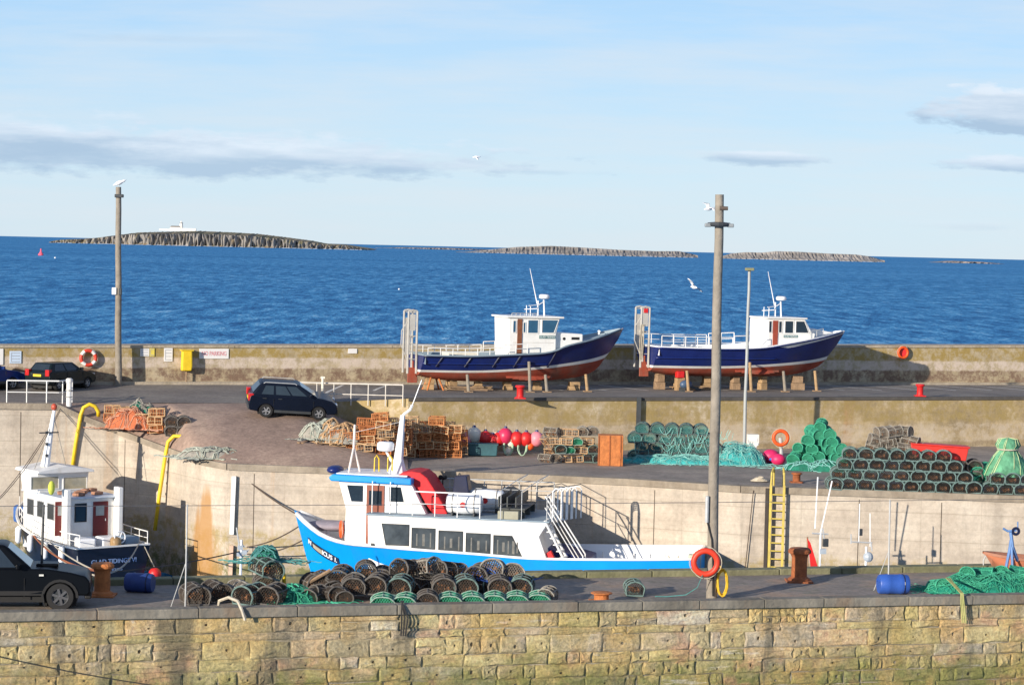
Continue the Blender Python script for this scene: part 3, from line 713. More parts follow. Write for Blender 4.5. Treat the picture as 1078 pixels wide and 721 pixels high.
# ------------------------------------------------------------------ boats
def hull(Lh,B,sheer,keel,cols,plan,rake=.8,deck=None,q0=.32,q1=.9,ns=28,inner_mi=0,cap_mi=0,deck_mi=0,wall_th=.07):
    """cols: list of (z function, material index of the strake above it); returns outer mesh builder, inside builder"""
    mb=MB(); zf=[keel]+[c[0] for c in cols[1:]]+[sheer]; mis=[c[1] for c in cols]
    # extra in-between rows for curvature
    rows=[]
    for i in range(len(zf)-1):
        k=4 if i==0 else 2
        for j in range(k): rows.append((zf[i],zf[i+1],j/k,mis[i]))
    rows.append((zf[-1],zf[-1],0,0)); nr=len(rows)
    def pt(t,r,side):
        za,zb_,f,_=rows[r]; z=za(t)*(1-f)+zb_(t)*f
        zk,zs=keel(t),sheer(t); s_=max(0,min(1,(z-zk)/max(1e-4,zs-zk)))
        q=q0+(q1-q0)*(t**3)
        hb=B/2*plan(t)*(s_**q)
        if t<.3: hb=B/2*plan(t)*(s_**(q))*1.0
        x=Lh*t-rake*(t**5)*(1-s_)**1.3
        return Vector((x,side*hb,z))
    for side in (1,-1):
        o=len(mb.v)
        for i in range(ns+1):
            t=i/ns; t=1-(1-t)**1.25 if False else t
            for r in range(nr): mb.v.append(pt(t,r,side))
        for i in range(ns):
            for r in range(nr-1):
                q=o+i*nr+r; mb.f.append([q,q+nr,q+nr+1,q+1]); mb.m.append(rows[r][3])
    # transom
    for r in range(nr-1):
        a=pt(0,r,1);b=pt(0,r,-1);c=pt(0,r+1,-1);d=pt(0,r+1,1)
        mb.add([a,b,c,d],[(0,1,2,3)],rows[r][3])
    # inside bulwark, cap and deck
    ib=MB(); dk=deck or (lambda t:sheer(t)-.5)
    def inw(t):
        s_=max(.02,min(1,(dk(t)-keel(t))/max(1e-4,sheer(t)-keel(t)))); q=q0+(q1-q0)*t**3
        return max(0,B/2*plan(t)*s_**q-wall_th-.01), rake*(t**5)*(1-s_)**1.3
    for side in (1,-1):
        o=len(ib.v)
        for i in range(ns+1):
            t=i/ns*.985; s0=B/2*plan(t); s1=max(0,s0-wall_th)
            z=sheer(t); x0=Lh*t
            w_,xo=inw(t)
            ib.v+= [Vector((x0,side*(s0+.03),z-.05)),Vector((x0,side*(s0+.03),z+.03)),Vector((x0,side*s1,z+.03)),Vector((x0-xo,side*w_,dk(t)))]
        for i in range(ns):
            q=o+i*4
            for r in range(3): ib.f.append([q+r,q+4+r,q+5+r,q+1+r]); ib.m.append(cap_mi if r<2 else inner_mi)
    for i in range(ns):
        t0,t1=i/ns*.985,(i+1)/ns*.985
        (a,xa_),(b,xb_)=inw(t0),inw(t1)
        ib.add([(Lh*t0-xa_,-a,dk(t0)),(Lh*t1-xb_,-b,dk(t1)),(Lh*t1-xb_,b,dk(t1)),(Lh*t0-xa_,a,dk(t0))],[(0,1,2,3)],deck_mi)
    z=sheer(0); h=B/2*plan(0)
    ib.box((.04,0,z-.0),(.10,2*h,.07),mi=cap_mi); ib.box((.10,0,(z+dk(0))/2),(.03,2*h-.1,z-dk(0)),mi=inner_mi)
    return mb,ib
def lerpf(pts):
    def f(t):
        for (a,ya),(b,yb) in zip(pts,pts[1:]):
            if t<=b:
                k=(t-a)/(b-a) if b>a else 0; k=max(0,k); k2=k*k*(3-2*k)*.0+k
                return ya+(yb-ya)*k2
        return pts[-1][1]
    return f
def smoothf(pts):       # Catmull-Rom through (t, y)
    def f(t):
        t=min(max(t,pts[0][0]),pts[-1][0])
        for i in range(len(pts)-1):
            if t<=pts[i+1][0]:
                p1,p2=pts[i],pts[i+1]; p0=pts[max(0,i-1)]; p3=pts[min(len(pts)-1,i+2)]
                h=p2[0]-p1[0]; u=(t-p1[0])/h
                m1=(p2[1]-p0[1])/(p2[0]-p0[0])*h; m2=(p3[1]-p1[1])/(p3[0]-p1[0])*h
                return (2*u**3-3*u*u+1)*p1[1]+(u**3-2*u*u+u)*m1+(-2*u**3+3*u*u)*p2[1]+(u**3-u*u)*m2
        return pts[-1][1]
    return f
def win(parent,y,pts,glass,frame=white,th=.02,fr=.035,name='window',label=None):
    """window in a plane of constant local y; pts polygon (x,z); y sign gives the outward side"""
    s=1 if y>0 else -1
    cx=sum(p[0] for p in pts)/len(pts); cz=sum(p[1] for p in pts)/len(pts)
    out=[(cx+(x-cx)*1.0+fr*(1 if x>cx else -1),cz+(z-cz)+fr*(1 if z>cz else -1)) for x,z in pts]
    mb=MB(); k=len(pts)
    vs=[(x,y,z) for x,z in out]+[(x,y+s*.025,z) for x,z in out]+[(x,y+s*.025,z) for x,z in pts]+[(x,y+s*.004,z) for x,z in pts]
    fs=[(r*k+i,r*k+(i+1)%k,(r+1)*k+(i+1)%k,(r+1)*k+i) for r in range(3) for i in range(k)]
    mb.add(vs,fs); w_=mb.build(name,frame,parent)
    if label: w_['label']=label
    mb=MB(); mb.prism(pts,y+s*.003,y+s*.010); mb.build('pane',glass,w_); return w_
def winx(parent,x,pts,glass,frame=white,name='window'):       # window facing +-x at local x; pts (y,z)
    s=-1
    mb=MB(); ys=[p[0] for p in pts]; zs=[p[1] for p in pts]; y0,y1,z0,z1=min(ys),max(ys),min(zs),max(zs); f=.04
    for a,b,c,d in ((y0-f,y1+f,z1,z1+f),(y0-f,y1+f,z0-f,z0),(y0-f,y0,z0,z1),(y1,y1+f,z0,z1)): mb.box((x-.012,(a+b)/2,(c+d)/2),(.03,b-a,d-c))
    w_=mb.build(name,frame,parent)
    mb=MB(); mb.box((x-.004,(y0+y1)/2,(z0+z1)/2),(.012,y1-y0,z1-z0)); mb.build('pane',glass,w_); return w_
def rail(parent,pts,h,posts,m=white,r=.022,mids=(.5,),name='railing'):
    """pts: base polyline in local coordinates"""
    mb=MB(); pts=[Vector(p) for p in pts]
    up=Vector((0,0,h)); mb.tube([p+up for p in pts],r*1.15,6)
    for k in mids: mb.tube([p+up*k for p in pts],r*.8,5)
    tot=sum((b-a).length for a,b in zip(pts,pts[1:]))
    for i in range(posts):
        d=tot*i/(posts-1); 
        for a,b in zip(pts,pts[1:]):
            l=(b-a).length
            if d<=l+1e-6: p=a.lerp(b,min(1,d/l)); break
            d-=l
        mb.cyl(p,p+up,r,r,6)
    return mb.build(name,m,parent)
def lifebuoy(parent_or_none,c,axis,Rr,two=True,name='lifebuoy',cols=None,label=None,group=None,rope=True):
    a=Vector(axis).normalized()
    base=cols or [orange,white]
    t=empty(name,c,0,label,'lifebuoy',group) if parent_or_none is None else None
    mb=MB(); mb.torus((0,0,0) if t else c,Rr*.78,Rr*.2,a,32,8,seg=(lambda u:1 if (u*4+.15)%1<.32 and two else 0))
    o=mb.build('ring',base,t or parent_or_none,smooth=True)
    if rope:
        mb=MB(); b=a.orthogonal().normalized(); cc=a.cross(b); o0=Vector((0,0,0)) if t else Vector(c)
        mb.tube([o0+(b*math.cos(k*PI/16)+cc*math.sin(k*PI/16))*(Rr*(1.0+.07*abs(math.sin(k*PI/8)))) for k in range(32)],.012,4,closed=True)
        mb.build('grab_line',palerope,t or parent_or_none)
    return t or o

# ---- the two blue boats on the pier -------------------------------
def blue_boat(kind,loc,yaw,label,Lh):
    root=empty('laid_up_boat',loc,yaw,label,'boat','blue boats laid up on the pier')
    root.rotation_euler=(0,math.radians(.2),yaw)
    B=3.5
    if kind==1:
        sheer=smoothf([(0,1.36),(.2,1.34),(.45,1.46),(.56,1.54),(.62,1.68),(.67,1.90),(.8,2.20),(1,2.76)])
        keel=smoothf([(0,.30),(.12,.08),(.35,.0),(.6,.06),(.78,.22),(.88,.42),(.95,.75),(1,1.2)])
        boot0=smoothf([(0,.50),(.3,.52),(.55,.70),(.85,1.05),(1,1.32)]); boot1=lambda t:boot0(t)+.11+.12*t**3
        ub=lambda t:sheer(t)-.006
    else:
        sheer=smoothf([(0,1.52),(.25,1.48),(.5,1.55),(.65,1.80),(.8,2.06),(1,2.42)])
        keel=smoothf([(0,.20),(.12,.0),(.35,-.04),(.6,-.02),(.74,.06),(.86,.30),(.95,.62),(1,1.0)])
        boot0=smoothf([(0,.42),(.3,.42),(.55,.52),(.85,.74),(1,.92)]); boot1=lambda t:boot0(t)+.12+.08*t**3
        ub=lambda t:sheer(t)-(.006+.26*max(0,min(1,(t-.56)/.09))*(1-.45*max(0,(t-.65)/.35)))
    plan=smoothf([(0,.86),(.2,.95),(.45,1.0),(.65,.93),(.8,.72),(.92,.36),(1,.012)])
    cols=[(keel,1),(boot0,2),(boot1,0),(ub,2 if kind==2 else 0)]
    ob,ib=hull(Lh,B,sheer,keel,cols,plan,rake=1.0,deck=lambda t:sheer(t)-.45 if t<.5 else sheer(t)-.12)
    h=ob.build('hull',[navy,redox,white],root,smooth=True); smooth_angle(h,40)
    ib.build('deck',[greydeck if kind==1 else whitec],root)
    def side(t,z,s=-1,off=.0):
        zk,zs=keel(t),sheer(t); s_=max(.02,min(1,(z-zk)/(zs-zk))); q=.32+.58*t**3
        return Vector((Lh*t-1.0*t**5*(1-s_)**1.3,s*(B/2*plan(t)*s_**q+off),z))
    # rubbing strake
    for s in (-1,1):
        mb=MB(); mb.tube([side(i/30*.98,sheer(i/30*.98)-.06,s,.02) for i in range(31)],.055,6); mb.build('gunwale',navyd if kind==1 else navy,root,smooth=True)
        mb=MB(); mb.tube([side(i/30*.6,.95,s,.02) for i in range(31)],.04,5); mb.build('rubbing_strake',navy,root,smooth=True)
    # bilge keels and rudder, propeller
    for s in (-1,1):
        mb=MB(); P=[side(.40+i*.03,.30,s,.03) for i in range(9)]
        for i in range(8):
            w=.12*math.sin(PI*(i+.5)/8)+.03
            a,b=P[i],P[i+1]; mb.add([a,b,b+Vector((0,s*w*1.6,-w)),a+Vector((0,s*w*1.6,-w)),a+Vector((0,0,.06)),b+Vector((0,0,.06))],[(0,1,2,3),(3,2,5,4)])
        mb.build('bilge_keel',redox,root)
    mb=MB(); mb.box((-.12,0,.30),(.5,.08,.75)); mb.cyl((-.1,0,.6),(-.1,0,1.0),.05,.05,8); mb.build('rudder',redox,root,bevel=.02)
    mb=MB(); 
    for k in range(4):
        a=k*PI/2+.3; mb.box((.32,math.sin(a)*.16,.5+math.cos(a)*.16),(.04,.14,.26),Matrix.Rotation(-a,3,'X')@Matrix.Rotation(.5,3,'Z'))
    mb.cyl((.2,0,.5),(.5,0,.5),.06,.05,8); mb.build('propeller',mat('bronze',(.45,.28,.10),.4,metal=.8),root)
    if kind==1:     # vertical fendering strips
        for t in (.07,.2,.33,.43,.6):
            mb=MB(); mb.tube([side(t+.008*k-.008,.80+(sheer(t)-.85)*k/3,-1,.03) for k in range(4)],.045,5)
            mb.build('side_fender',navyd,root)
    # wheelhouse
    if kind==1:
        x0,x1,xr1=0.413*Lh,0.633*Lh,0.655*Lh; zb=1.0; zt=3.22; hw=1.12
        mb=MB(); mb.prism([(x0,zb),(x1,zb),(x1,2.5),(xr1-.05,zt),(x0-.10,zt)],-hw,hw); mb.build('wheelhouse',white,root,bevel=.03)
        mb=MB(); mb.prism([(x1-.02,1.3),(0.770*Lh,1.4),(0.770*Lh,2.46),(x1-.02,2.52)],-.92,.92); mb.build('foredeck_cabin',white,root,bevel=.05)
        mb=MB(); mb.box(((x0+xr1)/2-.05,0,zt+.05),(xr1-x0+.35,hw*2+.25,.09)); mb.build('wheelhouse_roof',white,root,bevel=.03)
        for s in (-1,1):
            y=s*(hw+.001)
            win(root,y,[(0.564*Lh,2.52),(0.620*Lh,2.52),(0.641*Lh,3.14),(0.564*Lh,3.14)],glassb)
            win(root,y,[(0.497*Lh,2.50),(0.544*Lh,2.50),(0.544*Lh,3.12),(0.497*Lh,3.12)],glassb)
            win(root,y,[(0.426*Lh,2.52),(0.438*Lh,2.52),(0.438*Lh,3.08),(0.426*Lh,3.08)],glassb); win(root,y,[(0.475*Lh,2.52),(0.484*Lh,2.52),(0.484*Lh,3.0),(0.475*Lh,3.0)],glassb)
            d=MB(); d.box((0.457*Lh,y+s*.02,2.2),(.24,.04,1.95)); d.build('door',brownw,root)
            mb=MB(); mb.box((0.590*Lh,y+s*.012,2.30),(.85,.02,.15)); nb=mb.build('name_board',mat('teal_board',(.06,.16,.16),.5),root)
            text('lettering','GLAD TIDINGS',.12,whitec,nb,facing(0.590*Lh,y+s*.024,2.30,flip=s>0),.003)
            mb=MB(); mb.cyl((0.678*Lh,s*.91,2.22),(0.678*Lh,s*.935,2.22),.075,n=10); mb.build('porthole',black,root)
            mb=MB(); mb.box((0.733*Lh,s*.922,2.24),(.42,.02,.13)); mb.build('cabin_window',black,root)
            mb=MB(); mb.box(((x0+x1)/2,s*(hw+.006),2.02),(x1-x0-.3,.012,.02)); mb.build('side_bead',mat('faded_line',(.55,.53,.5),.6),root)
        roofz=zt+.1; xm=0.578*Lh
        mb=MB()
        for x in [x0+.1+i*.22 for i in range(7)]: mb.cyl((x,-1.0,roofz),(x,-1.0,roofz+.13),.018,n=5)
        mb.tube([(x0+.1,-1.0,roofz+.13),(x0+1.4,-1.0,roofz+.13)],.02,5); mb.build('roof_rail',steel,root)
    else:
        x0,x1=0.557*Lh,0.742*Lh; zb=1.2; zt=3.02; hw=1.12
        mb=MB(); mb.prism([(x0,zb),(0.677*Lh,zb),(0.754*Lh,1.75),(0.796*Lh,2.05),(0.800*Lh,2.28),(0.781*Lh,2.34),(x1+.03,zt),(x0,zt)],-hw,hw); mb.build('wheelhouse',white,root,bevel=.05)
        mb=MB(); mb.prism([(0.784*Lh,2.05),(0.929*Lh,2.3),(0.918*Lh,2.32),(0.822*Lh,2.52),(0.784*Lh,2.30)],-.36,.36); mb.build('foredeck_cabin',white,root,bevel=.06)
        mb=MB(); mb.box(((x0+x1)/2,0,zt+.03),(x1-x0+.25,hw*2+.2,.08)); mb.build('wheelhouse_roof',white,root,bevel=.03)
        for s in (-1,1):
            y=s*(hw+.001)
            win(root,y,[(0.698*Lh,2.32),(0.763*Lh,2.32),(0.740*Lh,2.90),(0.698*Lh,2.90)],glassd)
            win(root,y,[(0.643*Lh,2.30),(0.684*Lh,2.30),(0.684*Lh,2.90),(0.643*Lh,2.90)],glassd)
            win(root,y,[(0.562*Lh,2.32),(0.575*Lh,2.32),(0.575*Lh,2.88),(0.562*Lh,2.88)],glassd); win(root,y,[(0.612*Lh,2.32),(0.626*Lh,2.32),(0.626*Lh,2.88),(0.612*Lh,2.88)],glassd)
            d=MB(); d.box((0.594*Lh,y+s*.02,2.05),(.27,.04,1.75)); d.build('door',mat('red_brown_door',(.32,.06,.03),.5),root)
            mb=MB(); mb.box((0.673*Lh,y+s*.012,2.12),(.80,.02,.13)); nb=mb.build('name_board',MATS['teal_board'],root)
            text('lettering','GLAD TIDINGS',.11,whitec,nb,facing(0.673*Lh,y+s*.024,2.12,flip=s>0),.003)
            rail(root,[(0.769*Lh,s*1.2,2.05),(0.845*Lh,s*.98,2.22)],.32,3,steel,.016,())
        roofz=zt+.07; xm=0.638*Lh
    # mast cluster with radar
    mb=MB()
    mb.cyl((xm,0,roofz),(xm,0,roofz+.75),.05,.04,8); mb.cyl((xm-.5,.3,roofz),(xm-.5,.3,roofz+.5),.02,n=6); mb.cyl((xm-.5,-.3,roofz),(xm-.5,-.3,roofz+.5),.02,n=6)
    mb.tube([(xm-.6,-.35,roofz+.5),(xm,-.1,roofz+.55),(xm+.3,0,roofz+.7)],.025,5); mb.tube([(xm-.6,.35,roofz+.3),(xm,.1,roofz+.35)],.02,5)
    mb.cyl((xm+.35,0,roofz),(xm+.3,0,roofz+.8),.045,.04,8); mb.build('mast',whitec,root)
    mb=MB(); mb.lathe([(.18,0),(.27,.04),(.27,.16),(.2,.22)],(xm+.32,0,roofz+.85),n=14); mb.build('radar',whitec,root,smooth=True)
    mb=MB(); mb.cyl((xm-.05,0,roofz+.6),(xm-.48,.0,roofz+2.35),.028,.012,6); mb.build('aerial',whitec,root)
    # railings round the stern deck
    for s in (-1,1):
        tt=[.02,.15,.28,.36]
        rail(root,[side(t,sheer(t),s,-.08) for t in tt],.36 if kind==1 else .55,7,white,.02,(.5,))
        if kind==1: rail(root,[side(t,sheer(t),s,-.1) for t in (.37,.48)],.5,3,white,.02,(.55,))
        else: rail(root,[side(t,sheer(t),s,-.1) for t in (.37,.5)],.62,3,white,.022,(.5,))
    # hatch box and bow cleat
    mb=MB(); mb.box((2.3,0,1.3),(1.6,1.2,.35)); mb.build('hatch',creamp,root,bevel=.03)
    mb=MB(); mb.cyl((Lh*.88,0,sheer(.88)),(Lh*.88,0,sheer(.88)+.22),.05,n=8); mb.cyl((Lh*.88,-.15,sheer(.88)+.16),(Lh*.88,.15,sheer(.88)+.16),.03,n=6); mb.build('bow_post',whitec,root)
    # stern boarding gantry
    g=MB()
    xg=-.25
    for y in (-.45,.35):
        for dx in (-.26,.18): g.cyl((xg+dx,y,.4),(xg+dx,y,3.45),.055,.05,6)
        for i in range(7): g.cyl((xg-.28,y,1.1+i*.38),(xg+.22,y,1.1+i*.38),.022,n=5)
        g.tube([(xg-.26,y,3.45),(xg-.04,y,3.5),(xg+.18,y,3.45)],.05,6)
    g.cyl((xg,-.45,3.4),(xg,.35,3.4),.05,n=6); g.cyl((xg,-.45,2.2),(xg,.35,2.2),.04,n=6)
    g.tube([(xg-.28,-.45,3.0),(xg-.6,-.45,2.5),(xg-.62,-.45,1.8),(xg-.3,-.45,1.1)],.025,5)
    g.box((xg-.05,-.45,2.9),(.28,.04,.8)); g.box((xg-.05,.35,2.2),(.28,.04,1.8))
    gg=g.build('stern_gantry',mat('pale_gantry_paint',(.48,.46,.42),.5,.12,3,dirt=(.2,.13,.07),dirt_amt=.3),root)
    if kind==2:
        mb=MB(); mb.box((xg-.05,-.5,3.3),(.22,.03,.22)); mb.build('warning_plate',red,gg)
        mb=MB(); 
        for i in range(3): mb.tube([(xg-.3+i*.08,-.5,2.6),(xg-.36+i*.1,-.53,1.7),(xg-.3+i*.05,-.5,.8)],.025,4)
        mb.build('hanging_rope',palerope,gg)
    return root,side,keel
def place_boat(pxs,pys,pxb,D0,yaw):
    p=PD(pxs,pys,D0); return Vector((p.x,p.y,ZR))
YB=math.radians(19)
def solve_len(loc,yaw,px,y=0.0):      # local x of a column at height ~3
    fr=Frame(loc,yaw); d=ray(px,350); return fr.at(px,350,y)[0]
b1=PD(437,372,112.0); b1=Vector((b1.x,112.0,ZR+.42)); L1=solve_len(b1,YB,656)
B1,side1,keel1=blue_boat(1,b1,YB,'blue boat laid up ashore with a square white wheelhouse amidships and high dark bow',L1)
b2=PD(680.5,372,116.6); b2=Vector((b2.x,116.6,ZR+.74)); L2=solve_len(b2,YB,889)
B2,side2,keel2=blue_boat(2,b2,YB,'blue boat laid up ashore with white foredeck and white wheelhouse near its bow',L2)
# supports under the boats: each a thing
def blk(loc,yaw,x,y,h,w,m,label,name='timber_block',cat='block',tilt=0,parts=2):
    M=Matrix.Rotation(yaw,3,'Z'); p=Vector(loc)+M@Vector((x,y,0)); p.z=gz(p.x,p.y)
    e=empty(name,p,yaw+R.uniform(-.2,.2),label,cat,'timber supports under the laid up boats')
    z=0
    for i in range(parts):
        hh=h/parts; mb=MB(); mb.box((R.uniform(-.03,.03),0,z+hh/2),(w*(1-.18*i),w*.9,hh-.008),Matrix.Rotation(R.uniform(-.12,.12),3,'Z')); mb.build('block',m,e,bevel=.015); z+=hh
    return e
def prop(loc,yaw,x,y,zt,label,lean=.35):
    M=Matrix.Rotation(yaw,3,'Z'); p=Vector(loc)+M@Vector((x,y-lean,0)); p.z=gz(p.x,p.y)
    e=empty('boat_prop',p,yaw,label,'prop','timber supports under the laid up boats')
    mb=MB(); mb.cyl((0,0,.02),(0,lean*.8,zt),.085,.075,8); mb.build('post',greyw if R.random()<.3 else pinewood,e)
    mb=MB(); mb.box((0,0,.03),(.35,.35,.05)); mb.build('foot_plate',wood,e); return e
for bi,(loc,Lx,bn) in enumerate(((b1,L1,'left laid-up boat'),(b2,L2,'right laid-up boat'))):
    for i,(t,h,w,pt) in enumerate(((.07,.55,.5,3),(.17,.5,.55,3),(.30,.40,.45,2),(.44,.42,.45,2),(.58,.42,.4,2),(.76,.42,.6,2))):
        blk(loc,YB,Lx*t,R.uniform(-.15,.1),h+(.28 if t<.1 else .12 if t<.2 else 0)+(.3 if bi else 0),w,R.choice([pinewood,wood]) if i!=1 else pinewood,'%s pale timber block from the stern under the keel of the %s'%(ORD[i],bn),parts=pt)
    for i,t in enumerate((.2,.49,.57,.78) if bi==0 else (.14,.45,.62,.80)):
        for s in ((-1,) if i!=1 else (-1,)):
            prop(loc,YB,Lx*t,-1.55 if t<.7 else -1.1,(1.05 if bi else .85) if i!=1 else 1.5,'%s upright timber prop from the stern against the hull of the %s'%(ORD[i],bn))
# clutter below the boats
def heap_poles(loc,label,n_=5,l=2.6):
    e=empty('plank_pile',loc,YB,label,'planks')
    for i in range(n_):
        mb=MB(); mb.box((R.uniform(-.3,.3),i*.16-.3,.05+.06*(i%3)),(l*R.uniform(.7,1),.14,.05),Matrix.Rotation(R.uniform(-.12,.12),3,'Z')@Matrix.Rotation(R.uniform(-.06,.06),3,'Y')); mb.build('plank',R.choice([wood,pinewood]),e)
def rel(loc,x,y): 
    p=Vector(loc)+Matrix.Rotation(YB,3,'Z')@Vector((x,y,0)); p.z=gz(p.x,p.y); return p
heap_poles(rel(b1,2.6,-.4),'loose timber planks under the stern of the left laid-up boat')
heap_poles(rel(b2,2.6,-.3),'loose timber planks under the stern of the right laid-up boat')
e=empty('steel_trestle',rel(b1,.9,-.2),YB,'orange rusty trestle under the stern of the left blue boat','trestle')
mb=MB()
for sx in (-.3,.3):
    for sy in (-.4,.4): mb.cyl((sx*1.4,sy,0),(sx*.5,sy*.5,.75),.045,n=6)
mb.build('legs',rustl,e); mb=MB(); mb.box((0,0,.78),(.5,.9,.08)); mb.build('top_beam',rustl,e)
e=empty('red_tank',rel(b2,1.5,-.9),YB,'small red fuel tank on a timber block under the stern of the right blue boat','tank')
mb=MB(); mb.box((0,0,.82),(.42,.34,.34)); mb.build('tank',red,e,bevel=.05); mb=MB(); mb.cyl((0,0,.99),(0,0,1.05),.05,n=8); mb.build('cap',black,e); mb=MB(); mb.box((0,0,.32),(.4,.4,.62)); mb.build('plinth',pinewood,e)
p=land(722,412); e=empty('outboard_engine',p,.6,'dark blue outboard engine lying on the road in front of the blue boat','engine')
mb=MB(); mb.sphere((.0,0,.35),(.38,.24,.24),12,8); mb.build('cowl',mat('slate_blue_cowl',(.06,.10,.17),.4),e,smooth=True)
mb=MB(); mb.box((.45,0,.2),(.7,.14,.12),Matrix.Rotation(.35,3,'Y')); mb.cyl((.75,0,.12),(.98,0,.08),.09,.04,8); mb.build('drive_leg',dark,e)
mb=MB(); mb.box((-.1,0,.1),(.3,.5,.2)); mb.build('bracket',dark,e)

# ---- passenger boat -------------------------------------------------
Dp=94.6; pb=PD(310,537,Dp); yawp=math.radians(-9.5)
bow=Vector((pb.x,Dp,0)); u_=Vector((math.cos(yawp),math.sin(yawp),0))
fr0=Frame(bow,yawp); LP=fr0.at(738,590,0)[0]
stern=bow+u_*LP; yp=yawp+PI
FP=Frame(stern,yp)       # +x towards the bow, +y towards the camera side (near)
Bp=4.6
def fp(px,py,y=2.2): return FP.at(px,py,y)
root=empty('passenger_boat',stern,yp,'bright blue and white boat with five cabin windows and a red canvas cover','boat')
def sp_(px,py,y): x,z=fp(px,py,y); return (x/LP,z)
pts=[(0,fp(725,587.5,2.0)[1])]+[sp_(px,py,2.25) for px,py in ((650,588.5),(560,587),(500,582.2),(430,577),(400,574.2))]+[sp_(362,569,1.7),sp_(340,560.5,1.1),sp_(325,549.5,.6),(1,fp(311,536.5,0)[1])]
sheerp=smoothf(pts); keelp=smoothf([(0,-.3),(.2,-.6),(.7,-.7),(.93,-.5),(1,.6)])
planp=smoothf([(0,.88),(.15,.96),(.4,1.0),(.68,1.0),(.80,.93),(.88,.74),(.95,.40),(1,.012)])
bandf=lambda t:.25
ob,ib=hull(LP,Bp,sheerp,keelp,[(keelp,1),(bandf,0)],planp,rake=1.1,deck=lambda t:min(sheerp(t)-.45,1.75),q0=.2,q1=1.0,ns=36,inner_mi=0)
h=ob.build('hull',[cyan,redox],root,smooth=True); smooth_angle(h,40)
ib.build('deck',[whitec,whitec,greydeck],root) if False else ib.build('deck',[whitec],root)
def sidep(t,z,s=1,off=0):
    zk,zs=keelp(t),sheerp(t); s_=max(.02,min(1,(z-zk)/(zs-zk))); q=.2+.8*t**3
    return Vector((LP*t-1.1*t**5*(1-s_)**1.3,s*(Bp/2*planp(t)*s_**q+off),z))
for s in (1,-1):
    mb=MB(); mb.tube([sidep(i/40*.99,sheerp(i/40*.99)-.04,s,.02) for i in range(41)],[.022]*26+[.03+.006*i for i in range(15)],6); mb.build('gunwale',[whitec if False else white],root,smooth=True)
# name plate on the bow: dark curved board with white lettering
mb=MB(); tb=[];n_=12
x0,z0=fp(320.5,567,.7)[0]/LP,fp(320.5,568,.6)[1]; x1,z1=fp(354,594,1.5)[0]/LP,fp(354,591,1.5)[1]
for i in range(n_+1):
    k=i/n_; t=x0+(x1-x0)*k; zc=z0+(z1-z0)*(k**.75); w_=.14+.05*math.sin(PI*k)
    tb.append((sidep(t,zc+w_,1,.025),sidep(t,zc-w_,1,.025)))
for i in range(n_): mb.add([tb[i][0],tb[i+1][0],tb[i+1][1],tb[i][1]],[(0,1,2,3)])
npl=mb.build('name_board',mat('dark_name_board',(.02,.03,.06),.4),root)
def bow_char(ch,k,size,col=whitec,dz=0):
    t=x0+(x1-x0)*k; zc=z0+(z1-z0)*(k**.75)+dz; p=sidep(t,zc,1,.034); q=sidep(t-.012,z0+(z1-z0)*((k+.12)**.75),1,.034); up=sidep(t,zc+.1,1,.034)
    X_=(q-p).normalized(); Y_=(up-p).normalized(); Z_=X_.cross(Y_).normalized(); Y_=Z_.cross(X_)
    M=Matrix((X_,Y_,Z_)).transposed().to_4x4(); M.translation=p
    text('letter',ch,size,col,npl,M,.004,bold=.006)
for ch,k in (('M',.06),('I',.50),('O',.58),('U',.67),('S',.77),('I.',.91)): bow_char(ch,k,.30)
mb=MB(); 
for i in range(2,6):
    a,b=tb[i],tb[i+1]; f=lambda q,k:q[0].lerp(q[1],k)+Vector((0,.004,0)); mb.add([f(a,.25),f(b,.25),f(b,.8),f(a,.8)],[(0,1,2,3)])
mb.build('emblem',mat('tan_emblem',(.42,.36,.26),.6),npl)
# cabin (long house) – profile from the picture, plane at near side y=1.95
yc=1.95
cab=[fp(388,578,yc),fp(387,536.5,yc),fp(447,540,yc),fp(527,549,yc),fp(577,553,yc),fp(567.5,565,yc),fp(583.5,590,yc)]
cab[0]=(cab[0][0],1.78); cab[-1]=(cab[-1][0],1.78)
ztop=(cab[2][1]+cab[3][1]+cab[4][1])/3
cab=[(x,(ztop if 0<i<5 else z)) for i,(x,z) in enumerate(cab)]
mb=MB(); mb.prism(cab,-yc,yc); mb.build('cabin',white,root,bevel=.04)
mb=MB(); xa,xb=cab[4][0],cab[1][0]; mb.box(((xa+xb)/2,0,ztop+.025),(xb-xa+.1,yc*2+.16,.05)); mb.build('upper_deck',greydeck,root)
WN=[(402.3,551.3,430,574),(434,555.5,457.5,577.5),(462.3,558.5,486.5,581),(491,561,515.5,583.5),(520,563.5,549,585)]
for i,(a,b,c,d) in enumerate(WN):
    xl,zt_=fp(a,b,yc); xr,zb_=fp(c,d,yc)
    zt_=fp((a+c)/2,(b+(b+1.0))/2,yc)[1]; 
    P=[(xr,zb_),(xl,zb_),(xl,zt_),(xr,zt_)]
    if i==0: P=[(xr,zb_),(xl-.18,zb_),(xl,zt_),(xr,zt_)]
    if i==4: P=[(xr,zb_),(xl,zb_),(xl,zt_),(xr+.42,zt_)]
    g_=mat('cabin_glass',(.06,.07,.075),.12,.5,1.3,spec=.8)
    for s in (1,-1):
        w_=win(root,s*(yc+.001),P,g_,black,fr=.02)
        if i>=1:
            for q in range(3 if i<4 else 5):
                xx=P[0][0]+.12+q*(.30 if i<4 else .2)+R.uniform(0,.06); mb=MB(); hh_=(P[2][1]-P[0][1]); mb.box((xx,s*(yc+.014),P[0][1]+hh_*.42),(.05+.05*(q%2),.006,hh_*R.uniform(.45,.75))); mb.build('curtain',mat('dim_curtain',(.16,.155,.14),.7,.3,6),w_)
